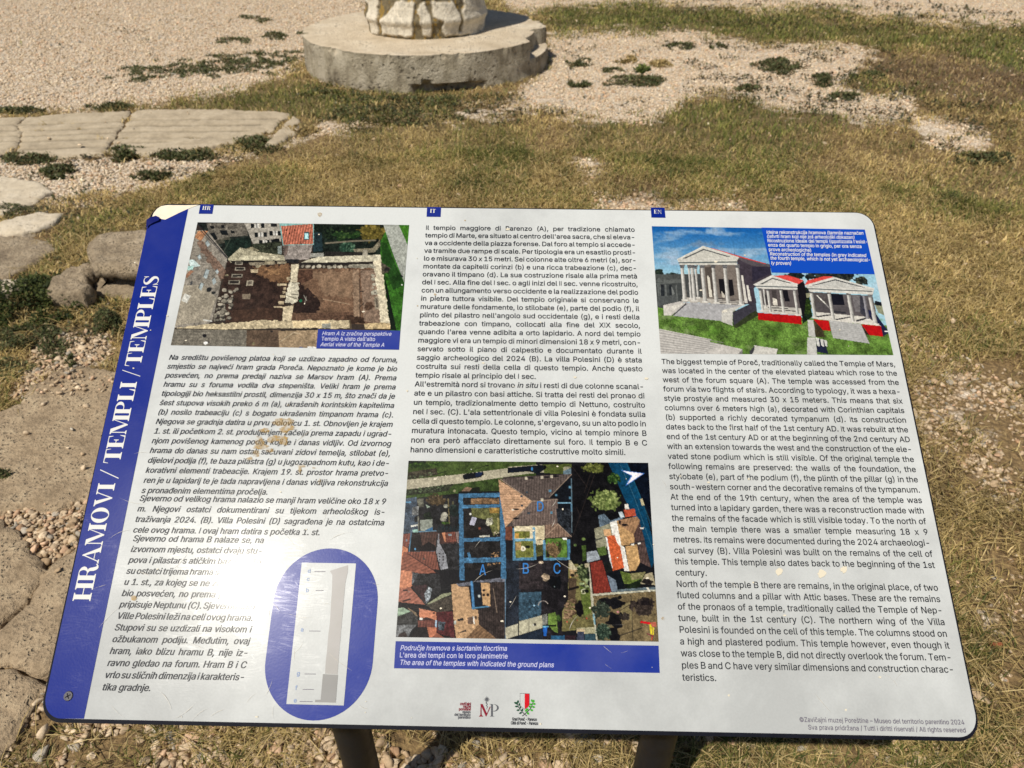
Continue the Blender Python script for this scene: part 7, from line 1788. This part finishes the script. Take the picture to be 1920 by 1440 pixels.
WL = [
    ([(190, 150), (250, 128), (330, 118), (420, 108), (560, 95), (564, 130), (470, 136), (380, 140), (320, 143), (220, 157)], 0.05, 5200, 'long dark weed strip on pale gravel left of the round plinth'),
    (ell(438, 77, 38, 6), 0.03, 500, 'thin slanting weed streak farther back than the long weed strip'),
    (ell(515, 69, 25, 8), 0.06, 500, 'bright green round weed tuft on gravel left of the column'),
    (ell(582, 64, 26, 5), 0.03, 350, 'thin dark weed touching the left rim of the plinth'),
    (ell(466, 33, 22, 3.5), 0.03, 260, 'farthest tiny dark weed on the pale gravel, upper one of two'),
    (ell(497, 39, 20, 4), 0.03, 260, 'tiny olive weed just right of the farthest dark one'),
    (ell(30, 209, 55, 7), 0.04, 900, 'dark weeds along the upper edge of the far left grooved slab'),
    (ell(205, 203, 52, 6.5), 0.05, 900, 'dark weeds along the upper edge where the diagonal crack begins'),
    (ell(234, 291, 30, 14), 0.09, 1100, 'bushy dark weed at the lower end of the diagonal crack'),
    (ell(345, 291, 66, 12), 0.06, 1700, 'long low weed along the lower edge of the widest grooved slab'),
    (ell(55, 300, 52, 11), 0.06, 1300, 'dark weed along the lower edge of the long grooved slab'),
    (ell(112, 326, 34, 14), 0.06, 1100, 'rounded dark weed on gravel above the pale smooth paving stone'),
    (ell(283, 333, 33, 8), 0.05, 800, 'dark olive weed alone on the gravel above the board corner'),
    (ell(478, 274, 56, 17), 0.07, 1700, 'green weeds against the triangular slab sliver'),
    (ell(1085, 160, 24, 7), 0.05, 450, 'left one of two dark weeds on gravel right of the plinth'),
    (ell(1190, 153, 62, 11), 0.06, 1300, 'wide dark weed on gravel right of the plinth, with ragged ends'),
    (ell(1458, 127, 44, 16), 0.12, 1700, 'tallest bushy green weed on the gravel path at right'),
    (ell(1543, 152, 20, 14), 0.09, 700, 'bushy weed right of and nearer than the tallest weed'),
    (ell(1403, 167, 25, 7), 0.05, 500, 'flat dark weed on gravel at the edge of the lawn, left of centre path'),
    (ell(1278, 87, 36, 7), 0.05, 600, 'dark weed at the far edge of the gravel below the green strip'),
    (ell(1087, 118, 26, 8), 0.06, 500, 'dark weed on gravel close behind the plinth on its right'),
    (ell(1150, 132, 20, 5), 0.04, 300, 'small dark weed between two straw tufts right of the plinth'),
    (ell(1578, 182, 36, 7), 0.05, 600, 'weeds scattered along the near edge of the right gravel path'),
    (ell(1345, 88, 16, 6), 0.05, 260, 'small round dark weed in the middle of the far gravel'),
    (ell(1630, 143, 34, 8), 0.06, 600, 'dark weed against the brown bare patch at right'),
    (ell(30, 403, 46, 16), 0.06, 1400, 'dark weeds in the gap between two pale paving stones'),
    ([(-40, 625), (40, 606), (110, 612), (128, 640), (118, 672), (70, 690), (30, 704), (-40, 712)], 0.07, 5200, 'sprawling dark weed mat in front of the low shrub'),
    (ell(204, 612, 30, 22), 0.10, 1800, 'dark weed tuft touching the left edge of the board'),
    (ell(137, 682, 9, 13), 0.06, 300, 'small single weed on the rim of the largest paving stone'),
    (ell(14, 903, 34, 14), 0.06, 900, 'little green weed growing from the left part of the largest paving stone'),
    ([(575, 160), (640, 172), (720, 182), (800, 184), (860, 180), (870, 196), (780, 204), (660, 196), (570, 182)], 0.10, 2600, 'green weeds and grass along the foot of the plinth, facing the board'),
    ([(590, 205), (660, 196), (760, 206), (880, 205), (900, 222), (760, 236), (650, 232), (585, 222)], 0.06, 2400, 'ragged dark weeds on gravel a little nearer than the plinth foot'),
    (ell(1845, 300, 60, 12), 0.05, 900, 'dark weed patch in the lawn near the right edge'),
    (ell(1790, 372, 46, 12), 0.05, 700, 'dark green clover patch in the lawn right of the board'),
]
for i, (pts, h, n, lab) in enumerate(WL):
    far = pts[0][1] < 345
    weed('weed_clump', pts, h, int(n * (1.5 if far else 1)), lab, seed=100 + 9 * i, leaf=0.021 if far else 0.011)
SHRUB = np.array([(0.042, 0.060, 0.016), (0.065, 0.085, 0.022), (0.10, 0.115, 0.032), (0.028, 0.040, 0.012)])
sh = weed('low_shrub', [(-60, 566), (20, 545), (70, 522), (104, 528), (140, 552), (185, 562), (178, 596), (120, 602), (90, 612), (20, 622), (-60, 630)], 0.16, 8200, 'low dense green shrub in front of the rough rock and moulded block', 'shrub', None, 0.014, SHRUB, 77)
STRAWW = np.array([(0.46, 0.35, 0.16), (0.36, 0.26, 0.11), (0.22, 0.17, 0.07)])
for i, (pts, lab) in enumerate((((1172, 115, 20, 6), 'left one of two yellow straw tufts on gravel right of the plinth'), ((1238, 121, 20, 6), 'right one of two yellow straw tufts on gravel right of the plinth'), ((1204, 132, 12, 7), 'olive tuft just below the two yellow straw tufts'), ((560, 248, 36, 10), 'pale straw tuft at the tip of the triangular slab'))):
    weed('straw_tuft', ell(*pts), 0.05, 420, lab, 'grass tuft', 'dry tufts on the gravel', 0.03, STRAWW if i != 2 else SHRUB * 2, 900 + i)

# a broken red brown sliver of tile or bark in the grass at right
p = on_ground(1863, 1214, 0.0)
bm = bmesh.new(); bmesh.ops.create_cube(bm, size=1, matrix=Matrix.Diagonal((0.030, 0.0085, 0.007, 1)))
bmesh.ops.bevel(bm, geom=list(bm.edges), offset=0.0018, segments=2, affect='EDGES')
bmesh.ops.subdivide_edges(bm, edges=list(bm.edges), cuts=2)
for v in bm.verts: v.co += Vector((0, 0.0012, 0.0010)) * (vnoise(np.array([v.co.x * 300]), np.array([v.co.y * 300]), 3)[0] - 0.5)
fr = link('tile_sliver', bm_mesh('tile_sliver', bm), None, plain('red_brown_terracotta', (0.26, 0.075, 0.03), 0.8, var=0.4, scale=120)); fr.location = (p[0], p[1], 0.014); fr.rotation_euler = (0, 0.05, 0.03)
tag(fr, 'small red brown sliver lying in the dry grass right of the board', 'fragment')
p = on_ground(1248, 1437, 0.0)
bm = bmesh.new()
vs = [bm.verts.new((0.016 * math.cos(t) * (1 - 0.25 * math.sin(2 * t)), 0.008 * math.sin(t), 0.006 * math.cos(2 * t))) for t in np.linspace(0, 2 * math.pi, 14, endpoint=False)]
bm.faces.new(vs); r_ = bmesh.ops.extrude_face_region(bm, geom=list(bm.faces)); bmesh.ops.translate(bm, vec=(0, 0, 0.0006), verts=[e for e in r_['geom'] if isinstance(e, bmesh.types.BMVert)])
lf = link('dry_leaf', bm_mesh('dry_leaf', bm), None, plain('orange_dry_leaf', (0.50, 0.20, 0.05), 0.7, var=0.3, scale=90)); lf.location = (p[0], p[1], 0.022); lf.rotation_euler = (0.3, 0.1, 0.6)
tag(lf, 'curled orange dry leaf on the ground by the right post', 'leaf')
ty.done(); tyb.done()
